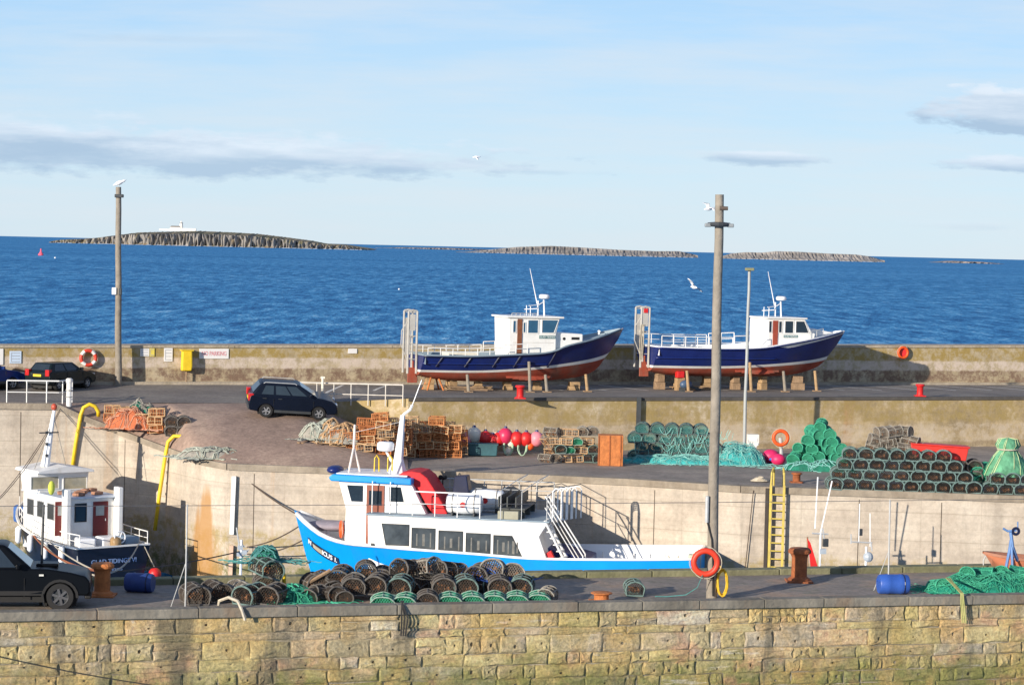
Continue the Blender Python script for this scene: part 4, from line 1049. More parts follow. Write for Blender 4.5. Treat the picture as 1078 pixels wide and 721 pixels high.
    # inside seats seen pale through the glass are left to the pane's own tone
# wheelhouse
yw=1.25
wh=[fp(362,566,yw),fp(356.5,507,yw),fp(433,515,yw),fp(449,540,yw)]
zroof=fp(395,508,yw)[1]
Wp=[(wh[0][0],1.7),(fp(364,535,yw)[0],fp(364,535,yw)[1]),(wh[1][0],zroof),(wh[2][0],zroof),(wh[3][0],ztop),(wh[3][0]+.0,1.7)]
mb=MB(); mb.prism(Wp,-yw,yw); mb.build('wheelhouse',white,root,bevel=.03)
rx0,rx1=fp(434,512,yw)[0],fp(347,500,yw)[0]
mb=MB(); mb.prism([(rx0,zroof-.02),(rx1-.1,zroof+.02),(rx1,zroof+.16),(rx1-.15,zroof+.30),(rx0,zroof+.24)],-yw-.22,yw+.22); mb.build('wheelhouse_roof',cyan,root,bevel=.05)
mb=MB(); mb.box(((rx0+rx1)/2,0,zroof+.30),(rx1-rx0-.5,2.3,.05)); mb.build('roof_top',whitec,root)
for s in (1,-1):
    y=s*(yw+.001)
    a=[fp(370,527.5,yw),fp(382.3,527.5,yw),fp(382.3,511,yw),fp(365.5,510.5,yw)]
    win(root,y,[(a[1][0],a[0][1]),(a[0][0],a[0][1]),(a[3][0],a[2][1]),(a[1][0],a[2][1])],glassd)
    dx0,dx1=fp(404.5,530,yw)[0],fp(386,530,yw)[0]
    mb=MB(); mb.box(((dx0+dx1)/2,y+s*.02,(zroof-.15+2.05)/2+.1),(dx1-dx0,.04,zroof-2.3)); d=mb.build('door',mat('red_brown_wheelhouse_door',(.26,.07,.035),.45,.2,3),root)
    mb=MB(); mb.box(((dx0+dx1)/2,y+s*.045,zroof-.62),(dx1-dx0-.2,.012,.6)); mb.build('door_window',glassd,d)
    mb=MB(); mb.cyl((dx0+.1,y+s*.05,3.3),(dx0+.1,y+s*.05,3.5),.02,n=6); mb.build('handle',steel,d)
    b_=[fp(409.5,531,yw),fp(433,530,yw),fp(431,515.5,yw)]
    win(root,y,[(b_[1][0]+.3,b_[1][1]+.05),(b_[0][0],b_[1][1]+.05),(b_[0][0],zroof-.14),(b_[2][0]+.35,zroof-.14)],glassd)
# front windows of wheelhouse
for y in (-.62,.62):
    mb=MB(); q=[(Wp[1][0]+.008,y+.5,Wp[1][1]+.08),(Wp[1][0]+.008,y-.5,Wp[1][1]+.08),(Wp[2][0]-.05,y-.5,zroof-.1),(Wp[2][0]-.05,y+.5,zroof-.1)]
    mb.panel([q[0],q[1],q[2],q[3]],0,1,0,1,.02); mb.build('front_window',glassd,root)
# mast, radar and rigging
mb=MB(); a=FP.p(418,505,0);b=FP.p(424,437,0); a.z=zroof+.3
mb.cyl(a,a.lerp(b,.25),.42,.2,8); mb.cyl(a.lerp(b,.25),b,.2,.10,8); c_=FP.p(432,431,0); mb.tube([b,c_,FP.p(434,426,0)],.06,6); mast=mb.build('mast',whitec,root)
mb=MB(); mb.tube([FP.p(432,432,0),FP.p(444,400,0)],.022,5); mb.build('aerial',whitec,mast)
rc=FP.p(406,470,0); mb=MB(); mb.lathe([(.25,-.18),(.36,-.12),(.36,.12),(.28,.2)],rc,n=18); mb.build('radar',whitec,mast,smooth=True)
mb=MB(); mb.cyl(FP.p(415,491,0),rc+Vector((0,0,-.15)),.05,n=6); mb.build('radar_arm',whitec,mast)
mb=MB(); ap=FP.p(372.5,470,0)
for px,y in ((367,-.5),(367,.5),(379,0)): 
    f=FP.p(px,499,y); f.z=zroof+.28; mb.cyl(f,ap,.045,n=6)
mb.cyl(ap,FP.p(373.5,447,0),.06,.05,6); mb.build('signal_tripod',mat('pinkish_white_paint',(.8,.7,.64),.5),root)
mb=MB()
for px in (394,408): 
    for s in (0,):
        pp=[FP.p(px,496,.9),FP.p(px+.5,482,.9),FP.p(px+2.5,479,.9),FP.p(px+5,483,.9),FP.p(px+5,496,.9)]; mb.tube(pp,.03,5)
mb.build('ladder_hoops',yellow,root)
mb=MB(); mb.sphere(FP.p(353,494,0),(.35,.6,.18),10,6); mb.build('searchlight_cover',navy,root,smooth=True)
mb=MB(); mb.tube([FP.p(373,455,0),FP.p(422,444,0)],.012,4); mb.tube([FP.p(444,401,0),FP.p(560,550,0)],.01,4) if False else None; mb.build('stay_wire',steel,root)
# red canvas cover: curved sheet from the roof down to the upper deck
prof=[fp(417,506,.9),fp(419,500,.9),fp(424,497,.9),fp(434,496,.9),fp(443,497.5,.9),fp(450,503,.9),fp(457,514,.9),fp(466,530,.9),fp(471.5,541,.9)]
mb=MB(); prof2=[prof[0]]+prof[1:]
th=[(x+(.95 if i>3 else .5),z-(.12 if i<5 else .0)) for i,(x,z) in enumerate(prof)]
bot=[fp(456,541,.9),fp(447,529,.9),fp(438,514,.9),fp(430,507,.9)]
poly=prof+bot
mb.prism(poly,-.9,.95); o=mb.build('canvas_cover',redc,root,bevel=.06)
# liferafts
for (px,py,y,lab) in ((489,533.5,1.1,0),(512.5,523.5,-.35,1)):
    c_=FP.p(px,py,y); c_.z=ztop+.52 if lab==0 else ztop+.56; mb=MB()
    mb.lathe([(.30,-.72),(.39,-.66),(.41,-.3),(.43,-.02),(.43,.02),(.41,.3),(.39,.66),(.30,.72)],c_,(1,0,0),18); lr=mb.build('liferaft',creamp if False else whitec,root,smooth=True)
    mb=MB(); 
    for k in (-.45,.45): mb.torus(c_+Vector((k,0,0)),.415,.018,(1,0,0),20,5)
    mb.build('strap',greyn,lr)
    mb=MB(); mb.cyl(c_+Vector((0,.425,0)),c_+Vector((0,.437,0)),.12,n=10); mb.build('red_mark',red,lr)
    mb=MB()
    for k in (-.45,.45): mb.box(c_+Vector((k,0,-.42)),(.06,.8,.2))
    mb.build('cradle',dark,lr)
# upper rails
xs=[fp(px,540,2.0)[0] for px in (434,470,505,560)]
rail(root,[(xs[0],1.97,ztop+.05),(xs[1],1.97,ztop+.05),(xs[2],1.97,ztop+.05)],.98,4,white,.025,(.5,))
rail(root,[(xs[0],-1.97,ztop+.05),(xs[2]-.2,-1.97,ztop+.05),(xs[3]-.3,-1.97,ztop+.05)],1.15,8,steel,.022,(.35,.68))
rail(root,[(xs[3]-.6,1.97,ztop+.05),(xs[3]-.6,-1.97,ztop+.05)],1.0,5,steel,.022,(.5,))
mb=MB()
for k in (0,1):
    x=fp(527+22*k,540,1.97)[0]; mb.tube([(x,1.97,ztop+.05),(x,1.97,ztop+1.2),(x-.55,1.0,ztop+1.6),(x-.6,-1.0,ztop+1.6),(x,-1.97,ztop+1.1)],.02,5)
mb.build('awning_frame',steel,root)
# ventilator and seats
c_=FP.p(486,517,-.2); c_.z=ztop+.05; mb=MB(); mb.prism([(c_.x-.5,c_.z),(c_.x+.42,c_.z),(c_.x+.25,c_.z+1.45),(c_.x-.25,c_.z+1.5)],-.6,.1); mb.build('ventilator',navyd,root,bevel=.04)
mb=MB(); c_=FP.p(466,512,-.9); mb.cyl((c_.x,-.9,ztop),(c_.x,-.9,ztop+1.3),.03,n=6)
for k in range(4): mb.sphere((c_.x+.1*math.cos(k*2),-.9+.12*math.sin(k*2),ztop+1.35),.10,8,6)
mb.build('lamp_cluster',black,root)
for r in range(3):
    x=fp(532+9*r,540,1)[0]
    mb=MB(); mb.box((x,0,ztop+.42),(.38,3.0,.06)); mb.box((x+.2,0,ztop+.70),(.06,3.0,.42))
    for y in (-1.3,0,1.3): mb.box((x,y,ztop+.22),(.3,.06,.4))
    mb.build('bench',mat('dark_bench',(.07,.075,.07),.6),root,bevel=.02)
mb=MB(); c_=fp(536,548,1.5); mb.box((c_[0],1.55,ztop+.20),(.85,.55,.34)); mb.build('deck_locker',mat('khaki_locker',(.33,.32,.24),.7),root,bevel=.03)
# stairs from the upper deck to the aft deck
st=MB(); top=fp(575,548,1.5); zb=1.75; xt=top[0]; xbm=fp(606,590,1.5)[0]
for y in (1.25,1.95):
    st.tube([(xt,y,ztop+.08),(xbm,y,zb+.05)],.05,6)
    st.tube([(xt,y,ztop+1.05),(xbm-.35,y,zb+1.0),(xbm-.35,y,zb+.05)],.03,6); st.tube([(xt,y,ztop+.6),(xbm-.3,y,zb+.5)],.02,5)
for i in range(9):
    k=(i+.5)/9; st.box((xt+(xbm-xt)*k,1.6,ztop+(zb-ztop)*k),(.24,.66,.035))
st.build('stairs',white,root)
gt=MB(); xg=fp(584,540,1.6)[0]
for i in range(5):
    y=1.95-i*.18; x=xg-.25-i*.16
    gt.tube([(x+.3,1.9-.3*i,ztop+.05),(x+.3,1.9-.3*i,ztop+1.25),(x+.2,1.9-.3*i,ztop+1.36),(x+.02,1.9-.3*i,ztop+1.36),(x-.05,1.9-.3*i,ztop+1.25),(x-.05,1.9-.3*i,ztop+.1)],.03,6)
gt.build('stair_gate',white,root)
# aft deck fittings
mb=MB()
for i in range(7): 
    x=1.0+i*.65; mb.cyl((x,-2.0,1.75),(x,-2.0,2.45),.03,n=6)
mb.build('stanchions',white,root)
mb=MB(); tangle_pts=[]
for i in range(60): 
    a=i*.7; mb.sphere((1.3+i*.058+R.uniform(-.1,.1),R.uniform(.9,1.9),1.95+R.uniform(0,.16)),(.14,.14,.07),6,4)
mb.build('net_bundle',turq,root)
for k,px in enumerate((704,714)):
    c_=fp(px,580,.5); mb=MB(); mb.box((c_[0],.5,2.15),(.22,.3,.85),taper=.6); mb.tube([(c_[0]-.15,.5,2.2),(c_[0],.5,2.75),(c_[0]+.2,.5,2.3)],.05,6); mb.build('canvas_bundle',palerope,root,bevel=.03)
c_=fp(763,583,.3); mb=MB(); mb.box((.25,.2,2.35),(.5,.5,.9)); mb.build('stern_locker',mat('pale_green_locker',(.50,.52,.40),.6),root,bevel=.03)
mb=MB(); x=fp(577,575,1.9)[0]; mb.prism([(x+.15,2.75),(x-.1,2.9),(x-.45,2.2),(x-.35,1.9),(x-.1,1.95)],1.55,1.8); mb.build('red_flag_cover',redc,root,bevel=.03)
mb=MB(); x=fp(612,583,-1)[0]; mb.prism([(x+1.6,1.7),(x-.6,1.7),(x-.6,2.5),(x+1.6,3.0)],-1.3,1.0); mb.build('aft_shade_block',navy,root,bevel=.05)  # navy block standing in for the cabin's shadow over the aft deck
# lifebuoy hung on the wheelhouse side, foredeck fittings
c_=FP.p(359.5,557,1.0); lb=lifebuoy(root,(c_.x,c_.y,c_.z),(1,.35,0),.38,False,cols=[orange])
mb=MB()
for px in (342,346): c_=FP.p(px,557,.4); mb.cyl((c_.x,.4,c_.z-.5),(c_.x,.4,c_.z),.07,n=8)
mb.build('bitts',whitec,root)
mb=MB(); a=FP.p(336,549,-.3); mb.sphere((a.x-.6,0,a.z-.1),(1.2,.75,.22),12,6); mb.build('deck_cover',mat('grey_purple_canvas',(.28,.25,.29),.8),root,smooth=True)
for px in (395,): 
    c_=FP.p(394,572,2.0); mb=MB(); mb.box((c_.x,2.28,c_.z),(.15,.06,.1)); mb.build('fairlead',dark,root)
mb=MB(); x=fp(404,500,2)[0]
for dx in (.55,-.2): mb.cyl((x+dx,1.6,1.9),(x+dx,1.6,zroof+.1),.025,n=5)
for z in (3.0,3.6): mb.cyl((x+.55,1.6,z),(x-.2,1.6,z),.02,n=5)
mb.build('side_ladder',white,root)

# ---- boat on the left, seen from behind -----------------------------
Dl=96.0; tl=PD(120,575,Dl); yl=math.radians(127)
LB=empty('moored_boat',(tl.x,Dl,0),yl,'dark blue hulled boat seen from its stern, with two maroon cabin doors','boat')
FL=Frame((tl.x,Dl,0),yl); FLa=Frame((tl.x,Dl,0),yl+PI/2)
def lw(px,py,x):      # local (y,z) on the cross plane at local x
    o=FL.Ri@(CAM-FL.loc); d=FL.Ri@ray(px,py); t=(x-o.x)/d.x; p=o+d*t; return p.y,p.z
zs0=lw(120,575,0)[1]; LLn=8.5; BL=3.7
sheerl=smoothf([(0,zs0),(.3,zs0+.02),(.7,zs0+.45),(1,zs0+1.15)]); keell=smoothf([(0,-.3),(.5,-.7),(.9,-.4),(1,.5)])
planl=smoothf([(0,.92),(.3,1.0),(.6,.96),(.8,.72),(.92,.4),(1,.01)])
ob,ib=hull(LLn,BL,sheerl,keell,[(keell,1),(lambda t:.2,0)],planl,rake=1.0,deck=lambda t:sheerl(t)-.55,q0=.2,q1=.9)
h=ob.build('hull',[mat('blue_black_paint',(.006,.008,.02),.35,.2,1.5),redox],LB,smooth=True); smooth_angle(h,40)
ib.build('deck',[white],LB)
text('boat_name','GLAD TIDINGS VI',.27,mat('pale_blue_lettering',(.22,.32,.55),.5),LB,Matrix.Translation((-.03,0,zs0-.62))@Matrix.Rotation(-PI/2,4,'Z')@Matrix.Rotation(PI/2,4,'X'),.006,bold=.004)
text('port_name','SEAHOUSES',.15,MATS['pale_blue_lettering'],LB,Matrix.Translation((-.03,0,zs0-.98))@Matrix.Rotation(-PI/2,4,'Z')@Matrix.Rotation(PI/2,4,'X'),.006)
xc=1.7
yL,zc=lw(50,525,xc); yR,_=lw(124,525,xc)
ybL=lw(48,560,xc)[0]
ycl,ycr=min(1.62,yL),max(-1.6,yR)
_,zcab=lw(86,524.5,xc); zd=zs0-.55
mb=MB(); mb.box((xc+1.9,(ycl+ycr)/2,(zcab+zd)/2),(3.8,ycl-ycr,zcab-zd)); mb.build('cabin',white,LB,bevel=.05)
mb=MB(); mb.box((xc+1.85,(ycl+ycr)/2,zcab+.03),(4.1,ycl-ycr+.12,.07)); mb.build('cabin_roof',mat('pale_blue_roof',(.55,.60,.66),.5,.1,2),LB,bevel=.02)
for y in (ycl-.10,ycr+.10):
    mb=MB(); mb.box((xc-.25,y,(zcab+.45+zd)/2),(.5,.22,zcab+.45-zd)); mb.build('side_wing',white,LB,bevel=.04)
def lbx(px0,px1,py0,py1,x): 
    a=lw(px0,py0,x); b=lw(px1,py1,x); return ((a[0]+b[0])/2,(a[1]+b[1])/2,abs(a[0]-b[0]),abs(a[1]-b[1]))
for px0,px1 in ((58,73.5),(98,113)):
    y,z,w_,h_=lbx(px0,px1,528,563,xc); mb=MB(); mb.box((xc-.02,y,z),(.04,w_,h_)); d=mb.build('door',maroon,LB)
    y2,z2,w2,h2=lbx(px0+2.5,px0+11,532,542,xc); mb=MB(); mb.box((xc-.048,y2,z2),(.014,w2,h2)); mb.build('door_window',mat('pale_grey_pane',(.35,.36,.34),.2),d)  # opaque pale grey pane
    mb=MB(); mb.cyl((xc-.06,y-.22,z-.1),(xc-.06,y-.22,z-.0),.02,n=6); mb.build('handle',steel,d)
y,z,w_,h_=lbx(79.5,90,531,548,xc); winx(LB,xc-.005,[(y-w_/2,z-h_/2),(y+w_/2,z+h_/2)],glassd,black)
for k in range(3):
    a=xc+.7+k*1.0; win(LB,ycl+.001,[(a,zcab-.95),(a+.62,zcab-.95),(a+.62,zcab-.3),(a,zcab-.3)],glassd,mat('grey_frame',(.35,.35,.35),.5))
    win(LB,ycr-.001,[(a,zcab-.95),(a+.62,zcab-.95),(a+.62,zcab-.3),(a,zcab-.3)],glassd,MATS['grey_frame'])
# upper wheelhouse
xu=xc+2.2
yuL,zu=lw(26,498,xu); yuR,_=lw(94,498,xu); zu=lw(60,497,xu)[1]
yuL=min(yuL,1.75)
mb=MB(); f=[(yuL-.12,zcab+.05),(yuR+.12,zcab+.05),(yuR,zu),(yuL,zu)]
mb.prism([(a,b) for a,b in f],0,1.7,fn=lambda x,y,z:Vector((xu+y,x,z))); mb.build('upper_wheelhouse',white,LB,bevel=.05)
mb=MB()
rf=[(yuL+.12,zu-.02),(yuR-.12,zu-.02),(yuR-.05,zu+.10),((yuL+yuR)/2,zu+.30),(yuL+.05,zu+.10)]
mb.prism(rf,-.3,2.0,fn=lambda x,y,z:Vector((xu+y,x,z))); mb.build('upper_roof',white,LB,bevel=.03)
for px0,px1 in ((33,61),(67,90.5)):
    y,z,w_,h_=lbx(px0,px1,502.5,513.5,xu); winx(LB,xu-.005,[(y-w_/2,z-h_/2),(y+w_/2,z+h_/2)],mat('see_through_pane',(.40,.36,.25),.15,.4,1.2,spec=.8),white)
mb=MB(); a=FL.loc; ym,zm=lw(50,490,xu+.6); yt,zt_=lw(57,432,xu+.6)
mb.cyl((xu+.6,ym+.12,zu+.2),(xu+.6,yt,zt_),.21,.07,8); ms=mb.build('mast',whitec,LB)
mb=MB(); mb.lathe([(.04,0),(.13,.08),(.13,.22),(.05,.3)],(xu+.6,yt,zt_),n=10); mb.build('masthead_light',mat('red_beacon',(.5,.08,.04),.4),ms,smooth=True)
mb=MB()
for i in range(3): z=zu+.7+i*.5; mb.box((xu+.42,ym+.14,z),(.10,.08,.12))
mb.cyl((xu+.4,ym-.4,zu+1.7),(xu+.4,ym+.5,zu+1.7),.03,n=6); mb.build('mast_fittings',dark,ms)
mb=MB(); 
for s in (-1,1): mb.tube([(xu+.3,ym+s*.75,zu+.15),(xu+.6,yt,zt_-.3)],.016,4)
mb.build('shrouds',greyn,ms)
mb=MB(); y,z=lw(52,515,xc-.1); mb.sphere((xc-.3,y,zcab+.55),(.12,.16,.30),8,8); mb.build('yellow_jacket',mat('yellow_green_fabric',(.60,.65,.08),.7),LB,smooth=True)
for i in range(9):
    mb=MB(); mb.box((xc+.3+R.uniform(0,1.6),ycr+.3+R.random()*(ycl-ycr-.5),zcab+.14),(.3,.45,.13),Matrix.Rotation(R.random()*3,3,'Z'))
    mb.build('folded_lifejacket',mat('orange_brown_gear',(.40,.20,.12),.7,.5,3),LB,bevel=.03)
# aft deck gear
for i,(y,m_) in enumerate(((.9,whitec),(-.1,whitec),(-.95,mat('slate_blue_cloth',(.16,.24,.33),.8)))):
    mb=MB(); mb.box((.7+R.uniform(-.1,.2),y,zs0-.05),(.8,.75,.75),Matrix.Rotation(R.uniform(-.2,.2),3,'Z')); mb.build('deck_box',m_,LB,bevel=.08)
mb=MB(); mb.lathe([(.1,-.2),(.25,-.15),(.25,.15),(.1,.2)],(.25,-.2,zs0+.12),(0,1,0),12); mb.build('winch',mat('brass_brown',(.35,.22,.10),.5),LB,smooth=True)
mb=MB(); mb.torus((.15,-.35,zs0+.35),.25,.03,(1,0,0),20,6)
for k in range(4): mb.cyl((.15,-.35,zs0+.35),(.15,-.35+.25*math.cos(k*PI/2+.4),zs0+.35+.25*math.sin(k*PI/2+.4)),.02,n=5)
mb.build('steering_wheel',whitec,LB)
for s in (-1,1):
    pts=[Vector((LLn*t,s*(BL/2*planl(t)-.12),sheerl(t))) for t in (.0,.15,.3,.45,.6,.75,.88)]
    rail(LB,pts,.55,10,white,.022,(.5,))
for y,m_ in ((1.95,whitec),(2.0,whitec)):
    pass
for i in range(4):
    t=.12+i*.17; mb=MB(); p=Vector((LLn*t,BL/2*planl(t)+.15,sheerl(t)-.35)); mb.lathe([(.04,-.38),(.13,-.28),(.14,.28),(.04,.38)],p,n=10); f_=mb.build('fender',whitec,LB,smooth=True)
    mb=MB(); mb.cyl(p+Vector((0,0,.36)),p+Vector((0,-.1,.75)),.015,n=4); mb.build('fender_rope',palerope,f_)
mb=MB(); p=lw(160,603,-.05); mb.sphere((-.3,p[0],p[1]),.27,12,10); f_=mb.build('buoy_fender',red,LB,smooth=True)
mb=MB(); mb.tube([(-.3,p[0],p[1]+.25),(0,p[0]+.4,zs0)],.02,4); mb.build('fender_rope',palerope,f_)
mb=MB(); y,_=lw(24,560,6); mb.box((7.6,0,sheerl(.7)+.1),(1.6,1.6,.8)); mb.build('foredeck_hatch',mat('blue_tarpaulin',(.04,.12,.35),.7),LB,bevel=.15)
# ------------------------------------------------------------------ vehicles
def wheel(parent,c,r,w,side,spokes=5,rimm=None):
    c=Vector(c)
    mb=MB(); mb.lathe([(r*.62,-w/2),(r*.93,-w/2),(r,-w*.3),(r,w*.3),(r*.93,w/2),(r*.62,w/2)],(0,0,0),(0,1,0),22,caps=False)
    wobj=mb.build('wheel',black,parent); wobj.location=c; smooth_angle(wobj,40); 
    mb=MB(); s=side
    mb.lathe([(r*.64,s*w*.42),(r*.60,s*w*.49),(r*.54,s*w*.36)],(0,0,0),(0,1,0),20,caps=False)
    mb.lathe([(r*.16,s*w*.2),(r*.15,s*w*.42),(r*.02,s*w*.44)],(0,0,0),(0,1,0),10,caps=False)
    for k in range(spokes):
        a=2*PI*k/spokes+.3; M=Matrix.Rotation(a,3,'Y'); mb.box(M@Vector((r*.34,s*w*.36,0)),(r*.48,.03,r*.17),M)
    mb.build('rim',rimm or mat('alloy_rim',(.42,.43,.45),.35,.1,5,metal=.6),wobj)
    mb=MB(); mb.lathe([(r*.02,s*w*.18),(r*.6,s*w*.2)],(0,0,0),(0,1,0),16,caps=False); mb.build('brake_disc',dark,wobj)
    return wobj
def car(name,label,loc,yaw,paint,Lc,W,upper,belt,roof,wheels,wr,cabin,winsx,cat='car',group=None,rx=0,ry=0,plate=None,zlow=.30,side_glass=None,clad=None,rails=False,spk=5,tail=True,rimm=None):
    """upper: body outline above the sills (x,z) from tail to nose; cabin: (x_rear_base,x_front_base,x_rear_top,x_front_top)"""
    e=empty(name,loc,yaw,label,cat,group); e.rotation_euler=(rx,ry,yaw)
    low=[]
    for cx in reversed(wheels):
        low.append((cx+wr*1.13,zlow)); 
        for k in range(1,10):
            a=PI*k/10; low.append((cx+wr*1.16*math.cos(a),wr*.95+wr*1.16*math.sin(a)-.04 if True else 0))
        low.append((cx-wr*1.13,zlow))
    poly=upper+low
    mb=MB(); h=W/2; k=len(poly)
    def inset(z): return .10*max(0,(z-.75))/.5+.05*max(0,(.5-z))/.3
    vs=[]
    for s in (-1,1):
        for x,z in poly: vs.append((x,s*(h-inset(z)),z))
    fs=[tuple(range(k)),tuple(range(2*k-1,k-1,-1))]+[(i,(i+1)%k,k+(i+1)%k,k+i) for i in range(k)]
    mb.add(vs,fs); b=mb.build('body',paint,e,bevel=.05,bseg=3); smooth_angle(b,45)
    hb,ht=h-.10,h-.27
    xr0,xf0,xr1,xf1=cabin
    bl=lambda x:belt
    A=[Vector((xr0,0,belt-.06)),Vector((xf0,0,belt-.06)),Vector((xf1,0,roof)),Vector((xr1,0,roof))]
    vs=[]
    for s in (-1,1):
        vs+=[(A[0].x,s*hb,A[0].z),(A[1].x,s*hb,A[1].z),(A[2].x,s*ht,A[2].z),(A[3].x,s*ht,A[3].z)]
    mb=MB(); mb.add(vs,[(0,1,2,3),(7,6,5,4),(0,4,5,1),(1,5,6,2),(2,6,7,3),(3,7,4,0)]); c=mb.build('cabin',paint,e,bevel=.07,bseg=3); smooth_angle(c,45)
    V=[Vector(v) for v in vs]
    for s in (0,1):
        q=[V[0],V[1],V[2],V[3]] if s==0 else [V[5],V[4],V[7],V[6]]
        for (u0,u1,v0,v1,nm) in winsx:
            if s==1: u0,u1=1-u1,1-u0
            mb=MB(); mb.panel(q,u0,u1,v0,v1,.006); mb.build(nm,glassd,e)
    mb=MB(); mb.panel([V[1],V[5],V[6],V[2]],.07,.93,.14,.90,.006); mb.build('windscreen',glassb,e)
    mb=MB(); mb.panel([V[4],V[0],V[3],V[7]],.10,.90,.22,.86,.006); mb.build('rear_window',glassd,e)
    for i,cx in enumerate(wheels):
        for s in (-1,1): wheel(e,(cx,s*(h-.12),wr),wr,.22,s,spk,rimm)
    # wheel-well liners
    mb=MB()
    for cx in wheels: mb.box((cx,0,wr*1.0),(wr*2.2,W-.5,wr*1.4))
    mb.box((sum(wheels)/2,0,.32),(wheels[1]-wheels[0]+.6,W-.35,.2)); mb.build('underbody',black,e)
    nose=max(p[0] for p in upper); tl_=min(p[0] for p in upper)
    for s in (-1,1):
        mb=MB(); mb.box((nose-.16,s*(h-.26),.72 if belt<1.15 else .88),(.30,.34,.16),Matrix.Rotation(-.0,3,'Y')); mb.build('headlight',mat('headlight_glass',(.6,.63,.66),.15,.1,5,spec=.9),e,bevel=.03)
        if tail:
            mb=MB(); mb.box((tl_+.09,s*(h-.19),.92),(.26,.26,.34)); mb.build('tail_light',mat('tail_light_red',(.50,.02,.02),.2,.1,5),e,bevel=.03)
        mb=MB(); mb.box((xf0-.42,s*(h+.03),belt+.08),(.10,.20,.15)); mb.build('mirror',paint,e,bevel=.03)
        for wv in winsx[:2]:
            x=xr0+(xf0-xr0)*(wv[0]+.06); mb=MB(); mb.box((x,s*(h-.02),belt-.14),(.18,.03,.03)); mb.build('handle',steel if clad else dark,e)
    mb=MB(); mb.box((nose-.06,0,.42),(.18,W-.22,.22)); mb.build('front_bumper',clad or dark,e,bevel=.04)
    mb=MB(); mb.box((tl_+.05,0,.44),(.18,W-.16,.20)); mb.build('rear_bumper',clad or dark,e,bevel=.04)
    mb=MB(); mb.box((nose-.04,0,.66),(.06,W*.42,.12)); mb.build('grille',black,e)
    mb=MB(); mb.box((tl_-.012,0,.78),(.02,.52,.12)); mb.build('number_plate',plate or yellow,e)
    for s in (-1,1):
        mb=MB(); mb.box(((wheels[0]+wheels[1])/2,s*(h-.015),zlow+.07),(wheels[1]-wheels[0]-wr*2.3,.05,.12)); mb.build('sill',clad or dark,e)
    if rails:
        for s in (-1,1): mb=MB(); mb.tube([(xr1+.1,s*(ht-.02),roof-.01),(xr1+.18,s*(ht-.02),roof+.05),(xf1-.18,s*(ht-.02),roof+.05),(xf1-.1,s*(ht-.02),roof-.01)],.02,5); mb.build('roof_rail',steel,e)
    # door gaps
    mb=MB()
    for x in (xr0+(xf0-xr0)*winsx[0][1]+.02, xf0-.25):
        for s in (-1,1): mb.box((x,s*(h-.012),.62),(.012,.03,.55))
    mb.build('door_seam',black,e)
    return e
bluecar=mat('dark_navy_car_paint',(.005,.008,.018),.3,.1,2,spec=.2)
greencar=mat('dark_green_car_paint',(.005,.012,.014),.3,.1,2,spec=.3)
bluec2=mat('blue_car_paint',(.01,.03,.14),.3,.1,2,spec=.3)
# blue hatchback on the ramp, nose to the right
cc=land(308,440); yawc=math.radians(11); S=.965
lon=Vector((math.cos(yawc),math.sin(yawc),0)); lat=Vector((-lon.y,lon.x,0)); cc=cc+lat*.75
gg_=lambda v: gz(v.x,v.y)
zf_,zr_=gg_(cc+lon*1.2),gg_(cc-lon*1.2); zn_,zo_=gg_(cc-lat*.7),gg_(cc+lat*.7)
pitch=math.atan2(zf_-zr_,2.4); roll=math.atan2(zo_-zn_,1.4); cc.z=(zf_+zr_+zn_+zo_)/4+.01
e=car('parked_hatchback','dark navy hatchback parked side on at the top of the brown ramp',cc,yawc,bluecar,4.15,1.75,
 [(-2.05,.32),(-2.10,.55),(-2.06,.95),(-1.98,1.06),(.9,1.06),(1.35,1.02),(1.80,.92),(2.02,.76),(2.08,.50),(2.02,.32)],1.06,1.58,(-1.27,1.21),.33,(-2.02,1.18,-1.55,.20),
 [(.14,.33,.16,.84,'rear_door_window'),(.37,.60,.16,.84,'rear_door_window'),(.63,.86,.16,.84,'front_door_window')],rails=True,zlow=.26)
e.rotation_euler=(roll,-pitch,yawc); e.scale=(S,S,S)
# dark hatchback by the far wall, seen from behind at an angle
p=land(62,411); yv=math.radians(52)
p=land(64,409)
e=car('parked_car','dark green hatchback with a yellow rear number plate parked by the far wall',(p.x,p.y,p.z),math.radians(63),greencar,4.0,1.7,
 [(-1.9,.32),(-1.97,.55),(-1.93,.95),(-1.83,1.0),(.8,1.0),(1.5,.88),(1.88,.72),(1.95,.50),(1.9,.32)],1.0,1.42,(-1.2,1.2),.30,(-1.85,1.05,-1.45,.25),
 [(.12,.45,.15,.84,'rear_window_side'),(.50,.84,.15,.84,'front_door_window')])
# blue car cut by the left edge
e.scale=(.9,.9,.9)
p=land(-20,410); car('parked_car','blue car by the far wall cut off by the left edge of the photo',(p.x,p.y,p.z),math.radians(48),bluec2,4.0,1.7,
 [(-1.9,.32),(-1.97,.55),(-1.93,.92),(-1.83,.97),(.8,.97),(1.5,.88),(1.88,.72),(1.95,.50),(1.9,.32)],.97,1.40,(-1.2,1.2),.30,(-1.6,1.05,-1.2,.25),
 [(.12,.45,.15,.84,'rear_window_side'),(.50,.84,.15,.84,'front_door_window')])
